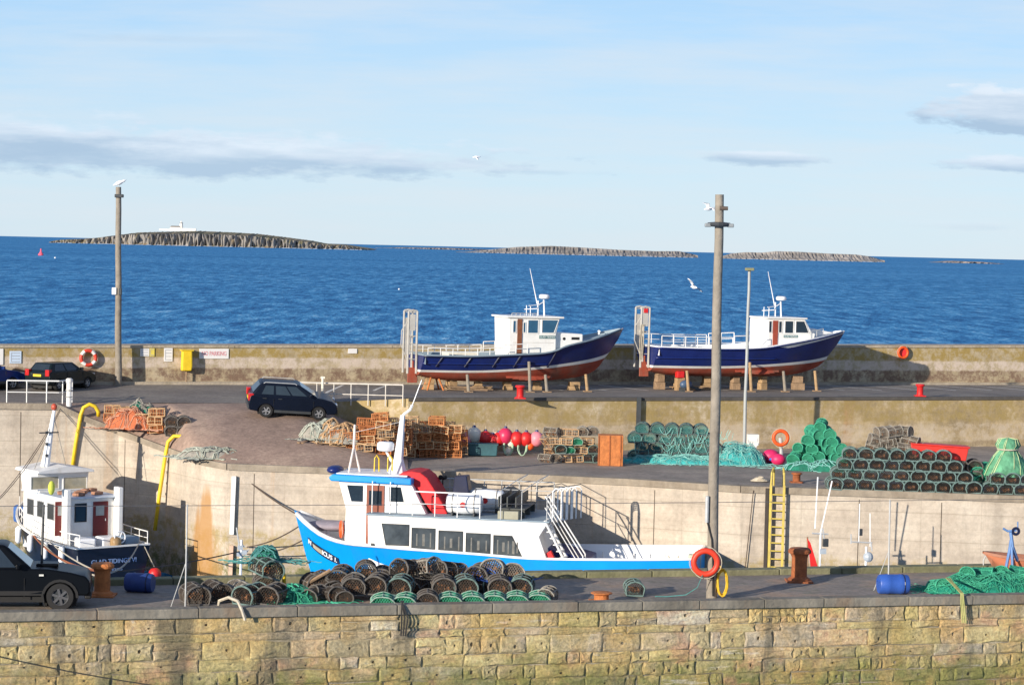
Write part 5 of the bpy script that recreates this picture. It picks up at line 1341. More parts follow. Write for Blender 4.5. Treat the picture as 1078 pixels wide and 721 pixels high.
# pickup on the near pier, nose to the right
pw_=pier(63,642.5); yw_=math.atan2(cd.y,cd.x)-.10
dir_=Vector((math.cos(yw_),math.sin(yw_),0)); nn_=Vector((-dir_.y,dir_.x,0))
pc=pw_-dir_*1.48*.91+nn_*.72
e=car('pickup_truck','black off-road car with a bonnet scoop parked on the near pier at the left edge',(pc.x,pc.y,ZP),yw_,mat('black_car_paint',(.003,.004,.006),.35,.1,2,spec=.12),4.9,1.8,
 [(-2.4,.48),(-2.45,.8),(-2.4,1.12),(.55,1.14),(1.15,1.13),(1.75,1.04),(2.16,.94),(2.27,.80),(2.28,.5),(2.2,.42)],1.13,1.76,(-1.45,1.48),.385,(-1.7,.78,-1.35,-.02),
 [(.10,.40,.15,.86,'rear_door_window'),(.46,.84,.15,.86,'front_door_window')],zlow=.42,clad=black,spk=6,rimm=mat('dull_alloy',(.16,.16,.17),.4,.1,5,metal=.6))
e.scale=(.91,.91,.91)
mb=MB(); mb.box((1.1,0,1.16),(.6,.55,.09)); mb.build('bonnet_scoop',MATS['black_car_paint'],e,bevel=.035)
for s in (-1,1):
    mb=MB(); mb.box((.98,s*.905,.98),(.12,.02,.05)); mb.build('side_repeater',mat('pale_lens',(.7,.7,.65),.3),e)
    mb=MB(); 
    mb.prism([(1.48+.50*math.cos(PI*k/10),.37+.50*math.sin(PI*k/10)) for k in range(11)]+[(1.48+.43*math.cos(PI*k/10),.37+.43*math.sin(PI*k/10)) for k in range(10,-1,-1)],s*.84,s*.93); mb.build('wheel_arch',black,e)
    mb=MB(); mb.box((1.05,s*.83,.30),(.03,.24,.36),Matrix.Rotation(-.15,3,'Y')); mb.build('mudflap',black,e)

# ------------------------------------------------------------------ poles
def pole_between(name,base,toppx,r0,r1,label,cat,m,group=None,n_=12):
    top=PD(*toppx,base.y); e=empty(name,base,0,label,cat,group)
    t=top-base; k=9; pts=[Vector((0,0,-.05)).lerp(t,i/k)+Vector((math.sin(i*1.7)*.012,0,0))*(1 if 0<i<k else 0) for i in range(k+1)]
    mb=MB(); mb.tube(pts,[r0+(r1-r0)*i/k for i in range(k+1)],n_); o=mb.build('pole',m,e,smooth=True); smooth_angle(o,50); return e,t
bs=pier(749,630); e,t=pole_between('wooden_pole',bs,(757.5,205),.150,.115,'tall weathered wooden pole with a black lamp ring, standing on the near pier','pole',greyw)
zz=t.z*(630-236)/(630-205)
mb=MB(); mb.lathe([(.14,-.07),(.30,-.06),(.33,-.02),(.30,.04),(.13,.06)],(t.x*.93,0,zz),n=18); mb.build('lamp_ring',dark,e)
for a,s_ in ((0,1),(PI,-1)):
    mb=MB(); mb.box((t.x*.93+s_*.30,-.1,zz-.03),(.16,.2,.10)); mb.build('lamp',mat('lamp_grey',(.25,.27,.28),.5),e,bevel=.02)
mb=MB(); mb.cyl((t.x*.95,-.10,zz+.42),(t.x*.95+.22,-.12,zz+.42),.06,.05,8); mb.build('insulator',mat('dark_insulator',(.12,.09,.07),.5),e)
mb=MB(); mb.cyl((-.18+t.x*.2,-.14,2.05),(-.18+t.x*.2,-.14,2.75),.05,n=8); mb.build('junction_tube',steel,e)
mb=MB(); mb.tube([(-.16+t.x*.2,-.14,2.05),(-.05,-.17,1.6),(.0,-.17,.9),(.02,-.17,.1)],.022,5); mb.build('cable',black,e)
lifebuoy(None,Vector(bs)+Vector((-.22,-.42,1.02)),(0,1,.05),.40,False,'lifebuoy',[mat('orange_red_buoy',(.75,.05,.02),.5),white],'orange-red lifebuoy hung on the tall wooden pole of the near pier')
cr_=empty('rope_coil',Vector(bs)+Vector((.27,-.1,0)),0,'yellow rope coil hanging beside the foot of the tall wooden pole','rope')
mb=MB(); pts=[]
for i in range(120):
    a=i*.42; pts.append((.13*math.cos(a)*(1+.2*math.sin(i*.31)),.06*math.sin(i*.6),.45+.34*math.sin(a)+.03*math.sin(i*.23)))
mb.tube(pts,.016,4); mb.build('coil',mat('yellow_rope',(.70,.45,.03),.8),cr_)
mb=MB(); mb.tube([(.0,0,.78),(-.12,.02,.95)],.02,4); mb.build('hanging_loop',MATS['yellow_rope'],cr_)
ro=empty('rope',Vector(bs)+Vector((0,0,0)),0,'thin pale green line trailing from the lifebuoy on the tall pole','rope')
mb=MB(); mb.tube([(-.3,-.5,.7),(-.42,-.4,.35),(-.7,-.2,.12),(-1.2,0,.03),(-1.5,.05,.02)],.012,4); mb.build('line',tealr,ro)

p=wallp(122)+wn*.65; p.z=ZR-.3; q=land(122,403.5); p=Vector((q.x,q.y,q.z)) if q else p
e,t=pole_between('wooden_pole',p,(124.7,197),.17,.13,'slender pale wooden pole with a white box by the far wall, a gull on top','pole',greyw)
mb=MB(); zb_=t.z*(403-302)/206; mb.box((t.x*.5-.17,-.12,zb_),(.22,.2,.34)); mb.build('white_box',white,e,bevel=.02)
mb=MB(); mb.box((t.x*.5+.12,-.12,zb_-.02),(.14,.2,.34)); mb.build('dark_box',dark,e,bevel=.02)
mb=MB(); mb.box((t.x*.94+.05,-.1,t.z*(403-206)/206),(.42,.24,.16)); mb.build('lamp_bracket',dark,e,bevel=.03)
def gull(loc,yaw,label,flying=False,s=1.0,roll=0,pose=0):
    e=empty('gull',loc,yaw,label,'gull'); e.rotation_euler=(roll,0,yaw); e.scale=(s,s,s)
    mb=MB(); z=.0 if flying else .18
    mb.lathe([(.01,-.24),(.045,-.16),(.085,-.03),(.09,.06),(.06,.15),(.05,.19),(.055,.23),(.035,.28),(.012,.31),(.004,.35)],(0,0,z),(1,0,.12 if flying else .45),10)
    if flying:
        for sd in (-1,1):
            up=.16 if pose==0 else -.12
            P=[(.10,sd*.05,z),(.14,sd*.28,z+up),(.02,sd*.62,z+up*.6),(-.06,sd*.60,z+up*.6),(-.02,sd*.3,z+up*.8),(-.09,sd*.05,z)]
            k=len(P); mb.add(P+[(x,y,zz+.02) for x,y,zz in P],[tuple(range(k)),tuple(range(2*k-1,k-1,-1))]+[(i,(i+1)%k,k+(i+1)%k,k+i) for i in range(k)])
    else:
        mb.cyl((0,.03,0),(0,.03,.14),.01,n=4); mb.cyl((0,-.03,0),(0,-.03,.14),.01,n=4)
    mb.build('body',whitec,e,smooth=True)
    return e
gull(Vector(p)+t+Vector((0,0,-.03)),.1,'white gull perched on top of the pole by the far wall',s=1.2)
gull(PD(731,302.5,150),2.2,'white gull gliding low over the sea left of the tall pole',True,1.3,.6)
gull(PD(501,165.5,230),.3,'dark little gull flying high in the pale sky above the horizon',True,1.5,.2,1)
gull(PD(746,220,64),.4,'tiny gull flying just left of the top of the tall wooden pole',True,.6,.3)
# slim lamp post on lower quay
q=G(783,479,ZL); e,t=pole_between('lamp_post',q,(789,284),.085,.07,'slim grey steel lamp post standing on the lower quay beside the teal creels','lamp post',mat('pale_grey_post',(.36,.38,.38),.5,.08,3))
mb=MB(); mb.box((t.x,-.05,t.z+.02),(.42,.34,.14)); mb.build('lamp_head',mat('olive_lamp',(.22,.22,.12),.6),e,bevel=.03)
mb=MB(); mb.box((0,0,.06),(.35,.35,.12)); mb.build('base_plate',steel,e)

# ------------------------------------------------------------------ wall signs, bins, lifebuoys on the far wall
def wsign(px0,px1,py0,py1,label,m,txt=None,tm=None,sz=.3,name='sign',lines=None):
    a,b_=wallp(px0),wallp(px1); z1,z0=wall_h((px0+px1)/2,py0),wall_h((px0+px1)/2,py1); c=(a+b_)/2+wn*.03; yaw=math.atan2(wd.y,wd.x); w_=(b_-a).length
    e=empty(name,(c.x,c.y,(z0+z1)/2),yaw,label,'sign'); mb=MB(); mb.box((0,0,0),(w_,.03,z1-z0)); mb.build('panel',m,e,bevel=.006)
    if txt: text('lettering',txt,sz,tm,e,facing(0,-.022,0),.003,sx=w_*.86/(sz*.62*len(txt)),bold=.004)
    if lines:
        mb=MB(); 
        for i in range(lines): mb.box((0,-.02,(z1-z0)*(.36-.72*i/max(1,lines-1))),(w_*.7,.006,.025))
        mb.box((-w_*.34,-.019,0),(.02,.004,(z1-z0)*.74)); mb.build('print',mat('grey_print',(.35,.36,.38),.6),e)
    return e
signm=mat('sign_white',(.78,.76,.74),.5,.04,2)
wsign(-8,3,367,384,'white notice board on the far wall, cut off at the left edge',signm)
wsign(9.5,22,369.5,382.5,'pale notice in the wall shadow above the parked cars',mat('sign_pale_blue',(.55,.66,.8),.5,.04,2),lines=4)
wsign(147,156.5,366.8,375,'small white notice beside a yellow one right of the left wooden pole',signm,lines=3)
wsign(157,162,366.5,375,'small yellow notice on the far wall beside a white one',mat('sign_yellow',(.75,.60,.10),.5,.08,3),lines=2)
wsign(172,181,366.3,380.5,'upright white notice between the small notices and the yellow box',signm,lines=4)
wsign(209,240,367,377.5,'long white NO PARKING sign on the far wall',signm,'NO PARKING',mat('pink_letters',(.70,.30,.32),.6),.30)
wsign(365.5,375,367,372,'tiny white sign high on the far wall right of the hatchback',signm)
p=wallp(195)+wn*.25; zt=wall_h(195,369); zbm=wall_h(195,390)
e=empty('rescue_line_box',(p.x,p.y,zbm),math.atan2(wd.y,wd.x),'yellow plastic box on a post in front of the far wall','box')
mb=MB(); mb.prism([(-.28,.0),(.22,.0),(.26,.25),(.24,(zt-zbm)),(-.26,(zt-zbm))],-.2,.15); mb.build('box',yellow,e,bevel=.06)
mb=MB(); mb.box((0,0,(zt-zbm)+.02),(.62,.44,.06)); mb.build('lid',yellow,e,bevel=.02)
mb=MB(); mb.cyl((0,0,-.75),(0,0,.02),.04,n=8); mb.build('post',wood,e)
for px,py,lab,two in ((92,376.5,'red and white lifebuoy on the far wall above the dark green car',True),(948,371,'orange lifebuoy on the far wall right of the laid-up boats',False)):
    p=wallp(px)+wn*.18; z=wall_h(px,py); o=lifebuoy(None,(p.x,p.y,z),(wn.x,wn.y,0),.45 if two else .37,two,'lifebuoy',[mat('red_buoy',(.70,.06,.03),.5),white] if two else [orange,orange],lab)
    if not two: mb=MB(); mb.box((0,.12,0),(.5,.1,.5)); mb.build('backing_board',red,o)
# lifebuoy post on the lower quay
q=G(823,484,ZL); e=empty('post',q,0,'short grey post carrying the orange lifebuoy on the lower quay','post')
zc=PD(821.5,460.5,q.y); mb=MB(); mb.cyl((0,0,0),(zc.x-q.x,0,zc.z-q.z),.09,n=10); mb.build('post',steel,e)
lifebuoy(None,(zc.x,q.y-.15,zc.z),(0,1,.0),.42,False,'lifebuoy',[orange,white],'orange lifebuoy on a short grey post beside the green creel heap')
q=G(792,485,ZL); e=empty('equipment_cabinet',q,.1,'white quayside cabinet narrowing to its foot beside the slim lamp post','cabinet')
mb=MB(); z_=PD(792,457,q.y).z-q.z; mb.prism([(-.12,0),(.12,0),(.17,.55*z_),(.27,.62*z_),(.27,z_),(-.27,z_),(-.27,.62*z_),(-.17,.55*z_)],-.15,.15); mb.build('housing',white,e,bevel=.02)
mb=MB(); mb.box((0,-.16,z_*.8),(.36,.02,.02*8)); mb.build('door_panel',signm,e)
# small red mooring bollards at the road edge
def bollard(loc,h,r,m,label,cat='bollard',group=None,n_=16):
    e=empty('bollard',loc,0,label,cat,group); mb=MB()
    mb.lathe([(r*1.15,0),(r*1.12,h*.10),(r*.82,h*.16),(r*.80,h*.72),(r*.95,h*.82),(r*1.18,h*.86),(r*1.2,h*.93),(r*1.0,h)],n=n_); o=mb.build('body',m,e,smooth=True); smooth_angle(o,40)
    mb=MB(); mb.box((0,0,.02),(r*2.7,r*2.7,.05)); mb.build('base_plate',m,e,bevel=.01); return e
for px,py,lab in ((547.5,421,'small red bollard on the road edge below the left laid-up boat'),(969.5,418.5,'small red bollard on the road edge at the right')):
    p=HZ(px,py,7.1); p=Vector((p.x,p.y+.3,ZR+.05)); bollard(p,.62,.20,red,lab)
p=HZ(840,509,9.6); bollard(Vector((p.x,p.y+.5,ZL)),.42,.2,rust,'low rusty bollard on the quay edge right of the yellow ladder')
e=empty('rope_coil',Vector((G(800,507,ZL))),0,'small heap of pale rope left of the yellow ladder top','rope'); mb=MB(); mb.tube([(.4*math.cos(i*.5)*(1-i/120),.25*math.sin(i*.5),.03+i*.002) for i in range(80)],.025,4); mb.build('coil',palerope,e)
for px,py,h,r,m_,lab in ((107.5,627,.85,.25,rustl,'orange rusty bollard on the near pier beside the black car'),(841,612,.95,.27,rust,'brown rusty bollard on the near pier right of the tall pole'),(633,634,.28,.24,rustl,'low orange bollard beside the wall cap left of the lifebuoy')):
    p=pier(px,py); bollard(Vector((p.x,p.y,ZP)),h,r,m_,lab,n_=20)
# barrels
def barrel(px,py,yaw,L_,r,m_,lab):
    p=pier(px,py); e=empty('barrel',(p.x,p.y,ZP),yaw,lab,'barrel')
    mb=MB(); mb.lathe([(r*.9,-L_/2),(r*.97,-L_/2+.03),(r,-L_*.28),(r*1.04,-L_*.22),(r,-L_*.16),(r,L_*.16),(r*1.04,L_*.22),(r,L_*.28),(r*.97,L_/2-.03),(r*.9,L_/2)],(0,0,r),(1,0,0),22); o=mb.build('drum',m_,e,smooth=True); smooth_angle(o,35)
    mb=MB(); mb.torus((L_*.32,0,r),r*1.01,.015,(1,0,0),22,5); mb.build('hoop',navyd,e)
    for s in (-.1,.1): mb=MB(); mb.cyl((-L_/2-.03,s,r+.1),(-L_/2+.02,s,r+.1),.035,n=8); mb.build('bung',m_,e)
barrel(940,625,.12,.82,.27,bluepl,'blue plastic barrel lying on its side on the near pier')
barrel(147,623,-.15,.72,.25,mat('shaded_blue_drum',(.02,.05,.20),.5,.15,3),'blue barrel with shade in its colour, lying right of the orange bollard')  # blue plastic darkened in its colour for the shade it lies in
# ------------------------------------------------------------------ railings, white post
def world_rail(name,pts,h,posts,label,m=white,r=.03,mids=(.5,)):
    e=empty(name,pts[0],0,label,'railing'); rail(e,[Vector(p)-Vector(pts[0]) for p in pts],h,posts,m,r,mids,'rails'); return e
a=edge_at(5)+Vector((0,.4,0)); b_=edge_at(60)+Vector((0,.4,0)); c_=land(75,424)
world_rail('railing',[a,b_,Vector((c_.x,c_.y+.2,c_.z))],1.05,5,'white railing on the quay corner above the left moored boat')
q=land(72.5,428); e=empty('post',q,0,'thick white post at the right end of the corner railing','post'); mb=MB(); mb.lathe([(.12,0),(.12,1.1),(.15,1.12),(.15,1.25),(.09,1.3)],n=12); mb.build('post',white,e); 
mb=MB(); mb.torus((0,0,.75),.135,.03,(0,0,1),14,5); mb.torus((0,0,.45),.13,.025,(0,0,1),14,5); mb.build('chain_rings',mat('grey_ring',(.4,.4,.38),.6),e)
P=[rline(t)+Vector((0,-.15,0)) for t in (-.02,.2,.45,.7,.95)]
P=[Vector((p.x,p.y,p.z-.35*i/4)) for i,p in enumerate(P)]
world_rail('railing',P,1.0,7,'white sloping railing beside the blue-black hatchback',mat('off_white_rail',(.62,.58,.52),.6))
e=empty('post',P[1]+Vector((0,-.3,-.3)),0,'pale upright post in front of the sloping railing','post'); mb=MB(); mb.cyl((0,0,0),(0,0,1.55),.06,n=8); mb.build('post',creamp,e); mb=MB(); mb.box((0,0,1.58),(.2,.05,.1)); mb.build('cap',creamp,e)
# yellow hooped grab rails down the ramp wall
for px,pyb,lab in ((78,492,'left yellow hooped grab pipe running down the sloping quay wall'),(166,555,'right yellow hooped grab pipe running down the sloping quay wall')):
    tp=edge_at(px+10 if px<100 else px+12); yF=tp.y-.16
    e=empty('hooped_grab_pipe',(tp.x,tp.y,0),0,lab,'pipe')
    if px<100: pl_=[(76,494),(80,465),(85,437),(88,429),(94,425.5),(100,427.5),(103.5,433),(103.5,438)]
    else: pl_=[(163,558),(168,520),(174,480),(177,465),(183,459),(191,459),(197,464),(198.5,472)]
    pts=[]
    for i,(x,y) in enumerate(pl_):
        k=min(1,max(0,(i-3)/(len(pl_)-4))); pts.append(PD(x,y,yF+(.30 if px<100 else .0)*k)-Vector((tp.x,tp.y,0)))
    mb=MB(); mb.tube(pts,.088,8); o=mb.build('pipe',yellow,e,smooth=True)
    mb=MB()
    for i in range(7):
        q=pts[0].lerp(pts[2],(i+.5)/7); mb.box(q+Vector((.0,.10,0)),(.09,.18,.09))
    mb.build('bracket',mat('dull_yellow',(.45,.32,.04),.6),e)
# yellow ladder
tp=edge_at(818); z0=1.0; e=empty('ladder',(tp.x,tp.y-.25,0),math.atan2(-5.8,34.5),'tall yellow steel ladder fixed to the quay wall','ladder')
for s in (-1,1):
    mb=MB(); mb.box((s*.27,0,(z0+ZL+.15)/2),(.10,.10,ZL+.15-z0)); mb.tube([(s*.27,0,ZL+.1),(s*.25,.05,ZL+.65),(s*.2,.45,ZL+.8),(s*.2,.75,ZL+.6),(s*.2,.8,ZL+.05)],.045,6); mb.build('stile',mat('worn_yellow',(.55,.42,.08),.6,.25,4,dirt=(.25,.18,.06),dirt_amt=.4),e)
for i in range(int((ZL-z0)/.33)):
    mb=MB(); mb.cyl((-.27,0,z0+.2+i*.33),(.27,0,z0+.2+i*.33),.03,n=6); mb.build('rung',MATS['worn_yellow'],e)
mb=MB(); mb.box((-.42,.10,(z0+ZL)/2),(.14,.16,ZL-z0)); mb.build('fender_beam',mat('dark_fender',(.05,.04,.035),.9),e)
# yellow hoop on near pier
p=pier(294,623); e=empty('hooped_grab_pipe',(p.x,p.y,ZP),0,'yellow hooped pipe on the near pier beside the piled creels','pipe')
mb=MB(); mb.tube([(.12,0,0),(.12,0,.45),(.05,0,.62),(-.10,.1,.66),(-.2,.3,.55),(-.2,.4,.1)],.05,8); mb.build('pipe',yellow,e,smooth=True)
# white tide board on the quay wall
for (pl_,lab) in ((((246.5,501),(244,562),(242,604)),'white and orange painted timber strip on the quay wall left of the blue boat'),):
    tp=edge_at(246); e=empty('fender_timber',(tp.x,tp.y-.12,0),0,lab,'timber')
    P=[PD(x,y,tp.y-.12)-Vector((tp.x,tp.y-.12,0)) for x,y in pl_]
    mb=MB(); mb.cyl(P[0],P[1],.13,n=4); mb.build('upper_board',white,e); mb=MB(); mb.cyl(P[1]-Vector((0,.0,.5)),P[2]-Vector((0,0,1.5)),.12,n=4); mb.build('lower_board',mat('rusty_white_board',(.62,.42,.30),.8,.35,3),e)
# ------------------------------------------------------------------ creels
def dprof(w,h,n=14,sq=.25):
    """D-shaped end: flat foot, round top; list of (x,z) from left foot over the top to the right foot"""
    out=[]
    for i in range(n+1):
        a=PI*1.14*(i/n)-PI*.07; x=-math.cos(a); z=math.sin(a)
        out.append((x*w/2,max(0,h*.42+z*h*.58)))
    out[0]=(-w*.42,0); out[-1]=(w*.42,0)
    return out
def make_creel(label,cat,w,h,Lc,fm,nm,rm,netr=.009,rim=.024,seed=1,dense=7,solid=None,ends=True,name='lobster_creel',group=None):
    r=random.Random(seed); e=empty(name,(0,0,0),0,label,cat,group); P=dprof(w,h)
    def wob(k): return Vector((r.uniform(-k,k),r.uniform(-k,k),r.uniform(-k*.5,k)))
    mb=MB(); hoops=[-Lc/2,0,Lc/2]
    for y in hoops: mb.tube([Vector((x,y,z+rim))+wob(.008) for x,z in P],rim if y else rim*.7,6,closed=True)
    for x,z in (P[0],P[3],P[7],P[-4],P[-1]): mb.cyl((x,-Lc/2,z+rim),(x,Lc/2,z+rim),rim*.7,n=5)
    for k in range(4): mb.cyl((-w*.42,-Lc/2+Lc*(k+.5)/4,rim),(w*.42,-Lc/2+Lc*(k+.5)/4,rim),rim*.6,n=4)
    mb.build('frame',fm,e)
    mb=MB(); n_=dense; m_=max(6,int(n_*1.6))
    def S(u,v):        # u along arc 0..1, v along length 0..1
        k=u*(len(P)-1); i=min(int(k),len(P)-2); f=k-i; sag=.012*math.sin(PI*((v*2)%1))
        x=P[i][0]*(1-f)+P[i+1][0]*f; z=P[i][1]*(1-f)+P[i+1][1]*f
        return Vector((x*(1-sag*2),(v-.5)*Lc,z*(1-sag*2)+rim))
    for k in range(-n_,m_+1):
        for sgn in (1,-1):
            pts=[]
            for j in range(n_+1):
                v=j/n_; u=(k+j)/m_ if sgn>0 else (k+n_-j)/m_
                if 0<=u<=1: pts.append(S(u,v))
            if len(pts)>1: mb.tube(pts,netr,3)
    for y in (-Lc/2,Lc/2):      # end faces: slanting net with a funnel eye
        for k in range(-6,7):
            for sl in (.7,-.7):
                seg=[]
                for j in range(-8,9):
                    x=k*w/9+sl*j*h/16; z=h/2+j*h/16
                    zt=h*.42+h*.58*math.sqrt(max(0,1-(2*x/w)**2)) if abs(x)<w/2 else -1
                    if 0<z<zt: seg.append((x,y*(1-.12*math.exp(-(x*x+(z-h/2)**2)*20)),z+rim))
                if len(seg)>1: mb.tube([seg[0],seg[len(seg)//2],seg[-1]],netr,3)
    mb.build('netting',nm,e)
    if rm:
        mb=MB(); pts=[]
        for i in range(46):
            a=i*.9; pts.append((w*.20*math.cos(a)*(1+.5*math.sin(i*1.3)),(-.45+.9*i/46)*Lc,h*.42+h*.16*math.sin(a*1.1+i)))
        mb.tube(pts,.022,4); mb.build('bait_rope',rm,e)
    if solid:
        mb=MB(); q=len(P)
        rows_=7
        for j in range(rows_):
            for x,z in P:
                f=1.0+.16*mnoise.noise((x*9,j*1.9+seed,z*9)); mb.v.append(Vector((x*.97*f,(j/(rows_-1)-.5)*Lc*1.0,z*.97*f+rim)))
        for j in range(rows_-1):
            for i in range(q-1): a=j*q+i; mb.f.append([a,a+1,a+q+1,a+q]); mb.m.append(0)
        if ends:
            for j in (1,rows_-2): mb.f.append(list(range(j*q,j*q+q))); mb.m.append(0)
        mb.build('net_cover',solid,e,smooth=False)
    return e
def make_box_creel(label,fm,nm,w=.7,d=.5,h=.36,seed=1,group=None):
    r=random.Random(seed); e=empty('box_creel',(0,0,0),0,label,'creel',group)
    mb=MB(); c=.026
    for x in (-w/2,0,w/2):
        mb.tube([(x,-d/2,.03),(x,d/2,.03),(x,d/2,h),(x,-d/2,h)],c if x else c*.8,5,closed=True)
    for y,z in ((-d/2,.03),(d/2,.03),(d/2,h),(-d/2,h)): mb.cyl((-w/2,y,z),(w/2,y,z),c,n=5)
    mb.cyl((-w/2,-d/2,h*.5),(w/2,-d/2,h*.5),c*.5,n=4)
    mb.build('frame',fm,e)
    mb=MB()
    for i in range(1,7):
        x=-w/2+w*i/7
        for y in (-d/2,d/2): mb.cyl((x,y,.03),(x+r.uniform(-.03,.03),y,h),.010,n=3)
        mb.cyl((x,-d/2,h),(x,d/2,h),.010,n=3)
    for i in range(1,4):
        z=h*i/4
        for y in (-d/2,d/2): mb.cyl((-w/2,y,z),(w/2,y,z+r.uniform(-.02,.02)),.010,n=3)
        for x in (-w/2,w/2): mb.cyl((x,-d/2,z),(x,d/2,z),.010,n=3)
    mb.build('netting',nm,e)
    mb=MB()
    pts=[(w*.35*math.cos(i*.8)*(1+.2*math.sin(i)),d*.3*math.sin(i*1.1),h*.3+.1*math.sin(i*.7)) for i in range(30)]
    mb.tube(pts,.02,4); mb.build('inner_twine',bait if seed%2 else orangec,e); return e
def put(proto,used,loc,yaw=0,tilt=(0,0),label=None,group=None,s=1.0):
    o=copy_tree(proto) if proto.name in used else proto
    used.add(proto.name); o.location=loc; o.rotation_euler=(tilt[0],tilt[1],yaw); o.scale=(s,s,s)
    if label: o['label']=label
    if group: o['group']=group
    return o
used=set()
CW,CH,CL=.63,.47,.80
tealp=[make_creel('x','creel',CW,CH,CL,mat('teal_grey_rim',(.13,.20,.185),.8,.35,7),blackn,bait,seed=i,netr=.010,rim=.030) for i in (1,2,3)]
turqp=[make_creel('x','creel',CW,CH,CL,mat('dark_rim_a',(.07,.10,.10),.8,.3,7),tealr,blackn,seed=i,netr=.012,rim=.030) for i in (4,5)]
darkp=[make_creel('x','creel',CW*.98,CH*.98,CL,MATS['teal_grey_rim'] if i==8 else mat('grey_black_rim',(.12,.11,.10),.85,.3,7),mat('brown_black_net',(.065,.05,.04),.9,.35,7),bait,seed=i,netr=.011,rim=.026,dense=9) for i in (6,7,8)]
grenp=[make_creel('x','creel',CW*.95,CH*.92,CL,greenl,greenl,None,seed=i,netr=.013,rim=.022,solid=greenn) for i in (9,10)]
grenl=[make_creel('x','creel',CW,CH*.75,CL,mat('pale_green_rim',(.28,.40,.33),.8,.3,7),greenl,None,seed=i,netr=.008,rim=.018,solid=mat('bright_green_net',(.008,.15,.07),.8,.35,5,bump=.6,bscale=14)) for i in (11,)]
greyp=[make_creel('x','creel',CW,CH,CL,greyn,mat('pale_brown_net',(.20,.17,.14),.9,.3,7),bait,seed=i,netr=.011,rim=.024) for i in (12,13)]
oboxp=[make_box_creel('x',m1,m2,seed=i) for i,(m1,m2) in enumerate(((orangec,mat('rust_orange_net',(.50,.18,.06),.9,.35,5)),(tanc,MATS['rust_orange_net']),(mat('dark_orange_frame',(.44,.15,.05),.85,.3,4),orangec),(tanc,greyn)))]
def on_line(px,base_pts):
    pass
QN=lambda k:ORD[k] if k<20 else 'number %d'%(k+1)
# teal-rimmed stack at the quay's right edge: rows laid in a brick pattern
sA=G(884,516.5,ZL); sB=G(1076,522.5,ZL); sd_=(sB-sA); slen=sd_.length; sd_.normalize(); syaw=math.atan2(sd_.y,sd_.x); snn=Vector((-sd_.y,sd_.x,0))
off=snn*(CL/2+.15)
rowsR=[(0,-.35,17.5),(1,-.05,17.5),(2,.3,17.5),(3,.65,10.6)]
ni=int(slen/CW)
for r,x0,_ in rowsR:
    k=0; x=x0*CW+ (0.0)
    lim=slen+.4 if r<2 else (slen*.62 if r==3 else slen*.70)
    gap=lambda x_:False
    while x<lim:
        p=sA+sd_*x+off+Vector((0,0,r*CH*.88+.01)); p+=snn*R.uniform(-.06,.06)
        if not (r==1 and slen*.70<x<slen*.86) :
            put(R.choice(tealp),used,p,syaw+R.uniform(-.08,.08),(0,R.uniform(-.07,.07)),'%s creel from the left, %s row of the long teal-rimmed stack'%(QN(k),['bottom','second','third','top'][r]),'teal-rimmed creels stacked on the quay edge',R.uniform(.96,1.03)); k+=1
        x+=CW*R.uniform(.98,1.03)
# grey weathered creels heaped on that stack
hc=G(941,478,ZL)
base=sA+sd_*(slen*.30)+off
k=0
for lay,(n_,z) in enumerate(((6,4*CH*.86),(5,4*CH*.86+.32),(4,4*CH*.86+.66),(3,4*CH*.86+1.0))):
    for i in range(n_):
        p=base+sd_*((i-(n_-1)/2)*.44+R.uniform(-.05,.05))+snn*(.55+R.uniform(-.1,.2))+Vector((0,0,z-CH*.9+ .0))
        put(R.choice(greyp),used,p,syaw+PI/2+R.uniform(-.6,.6),(R.uniform(-.4,.4),R.uniform(-.4,.4)),'%s creel from the left, %s layer of the grey weathered heap'%(QN(i),['lowest','second','third','top'][lay]),'grey weathered creels heaped on the long stack',.84)
        k+=1
# dark creels behind carrying red box
rb=sA+sd_*(slen*.70)+snn*1.25
e=empty('red_crate',rb+Vector((-1.0,0,1.30)),syaw,'long red plastic fish crate lying on the creels at the right','crate')
mb=MB(); mb.prism([(-1.15,.10),(-1.25,.62),(1.1,.52),(1.0,.0),(0,.06)],-.4,.4); mb.build('tub',mat('red_crate_plastic',(.60,.03,.02),.5,.12,3),e,bevel=.03)
mb=MB(); mb.box((-.05,0,.60),(2.4,.9,.06),Matrix.Rotation(.042,3,'Y')); mb.build('rim',MATS['red_crate_plastic'],e,bevel=.02)
for i in range(5):
    p=rb+sd_*(-2.0+i*.6)+Vector((0,0,.0)); 
    for r in range(3): put(R.choice(darkp),used,p+Vector((0,0,r*.42)),syaw,(0,0),'dark creel %s of the %s column under the red crate'%(['at the foot','in the middle','at the top'][r],QN(i)),'dark creels under the red crate')
# teal and turquoise stack behind (left)
tA=G(668,486,ZL); tB=G(772,489,ZL); td=(tB-tA); tl_=td.length; td.normalize(); tyaw=math.atan2(td.y,td.x); tnn=Vector((-td.y,td.x,0))
for r in range(4):
    x=.0+(r%2)*.33; k=0
    while x<tl_-r*.28:
        p=tA+td*x+tnn*.4+Vector((0,0,r*CH*.9)); put(R.choice(turqp),used,p,tyaw+R.uniform(-.08,.08),(0,R.uniform(-.06,.06)),'%s creel from the left, %s row of the turquoise-laced black creels'%(QN(k),['bottom','second','third','top'][r]),'black creels laced with turquoise net'); k+=1
        x+=CW*1.05
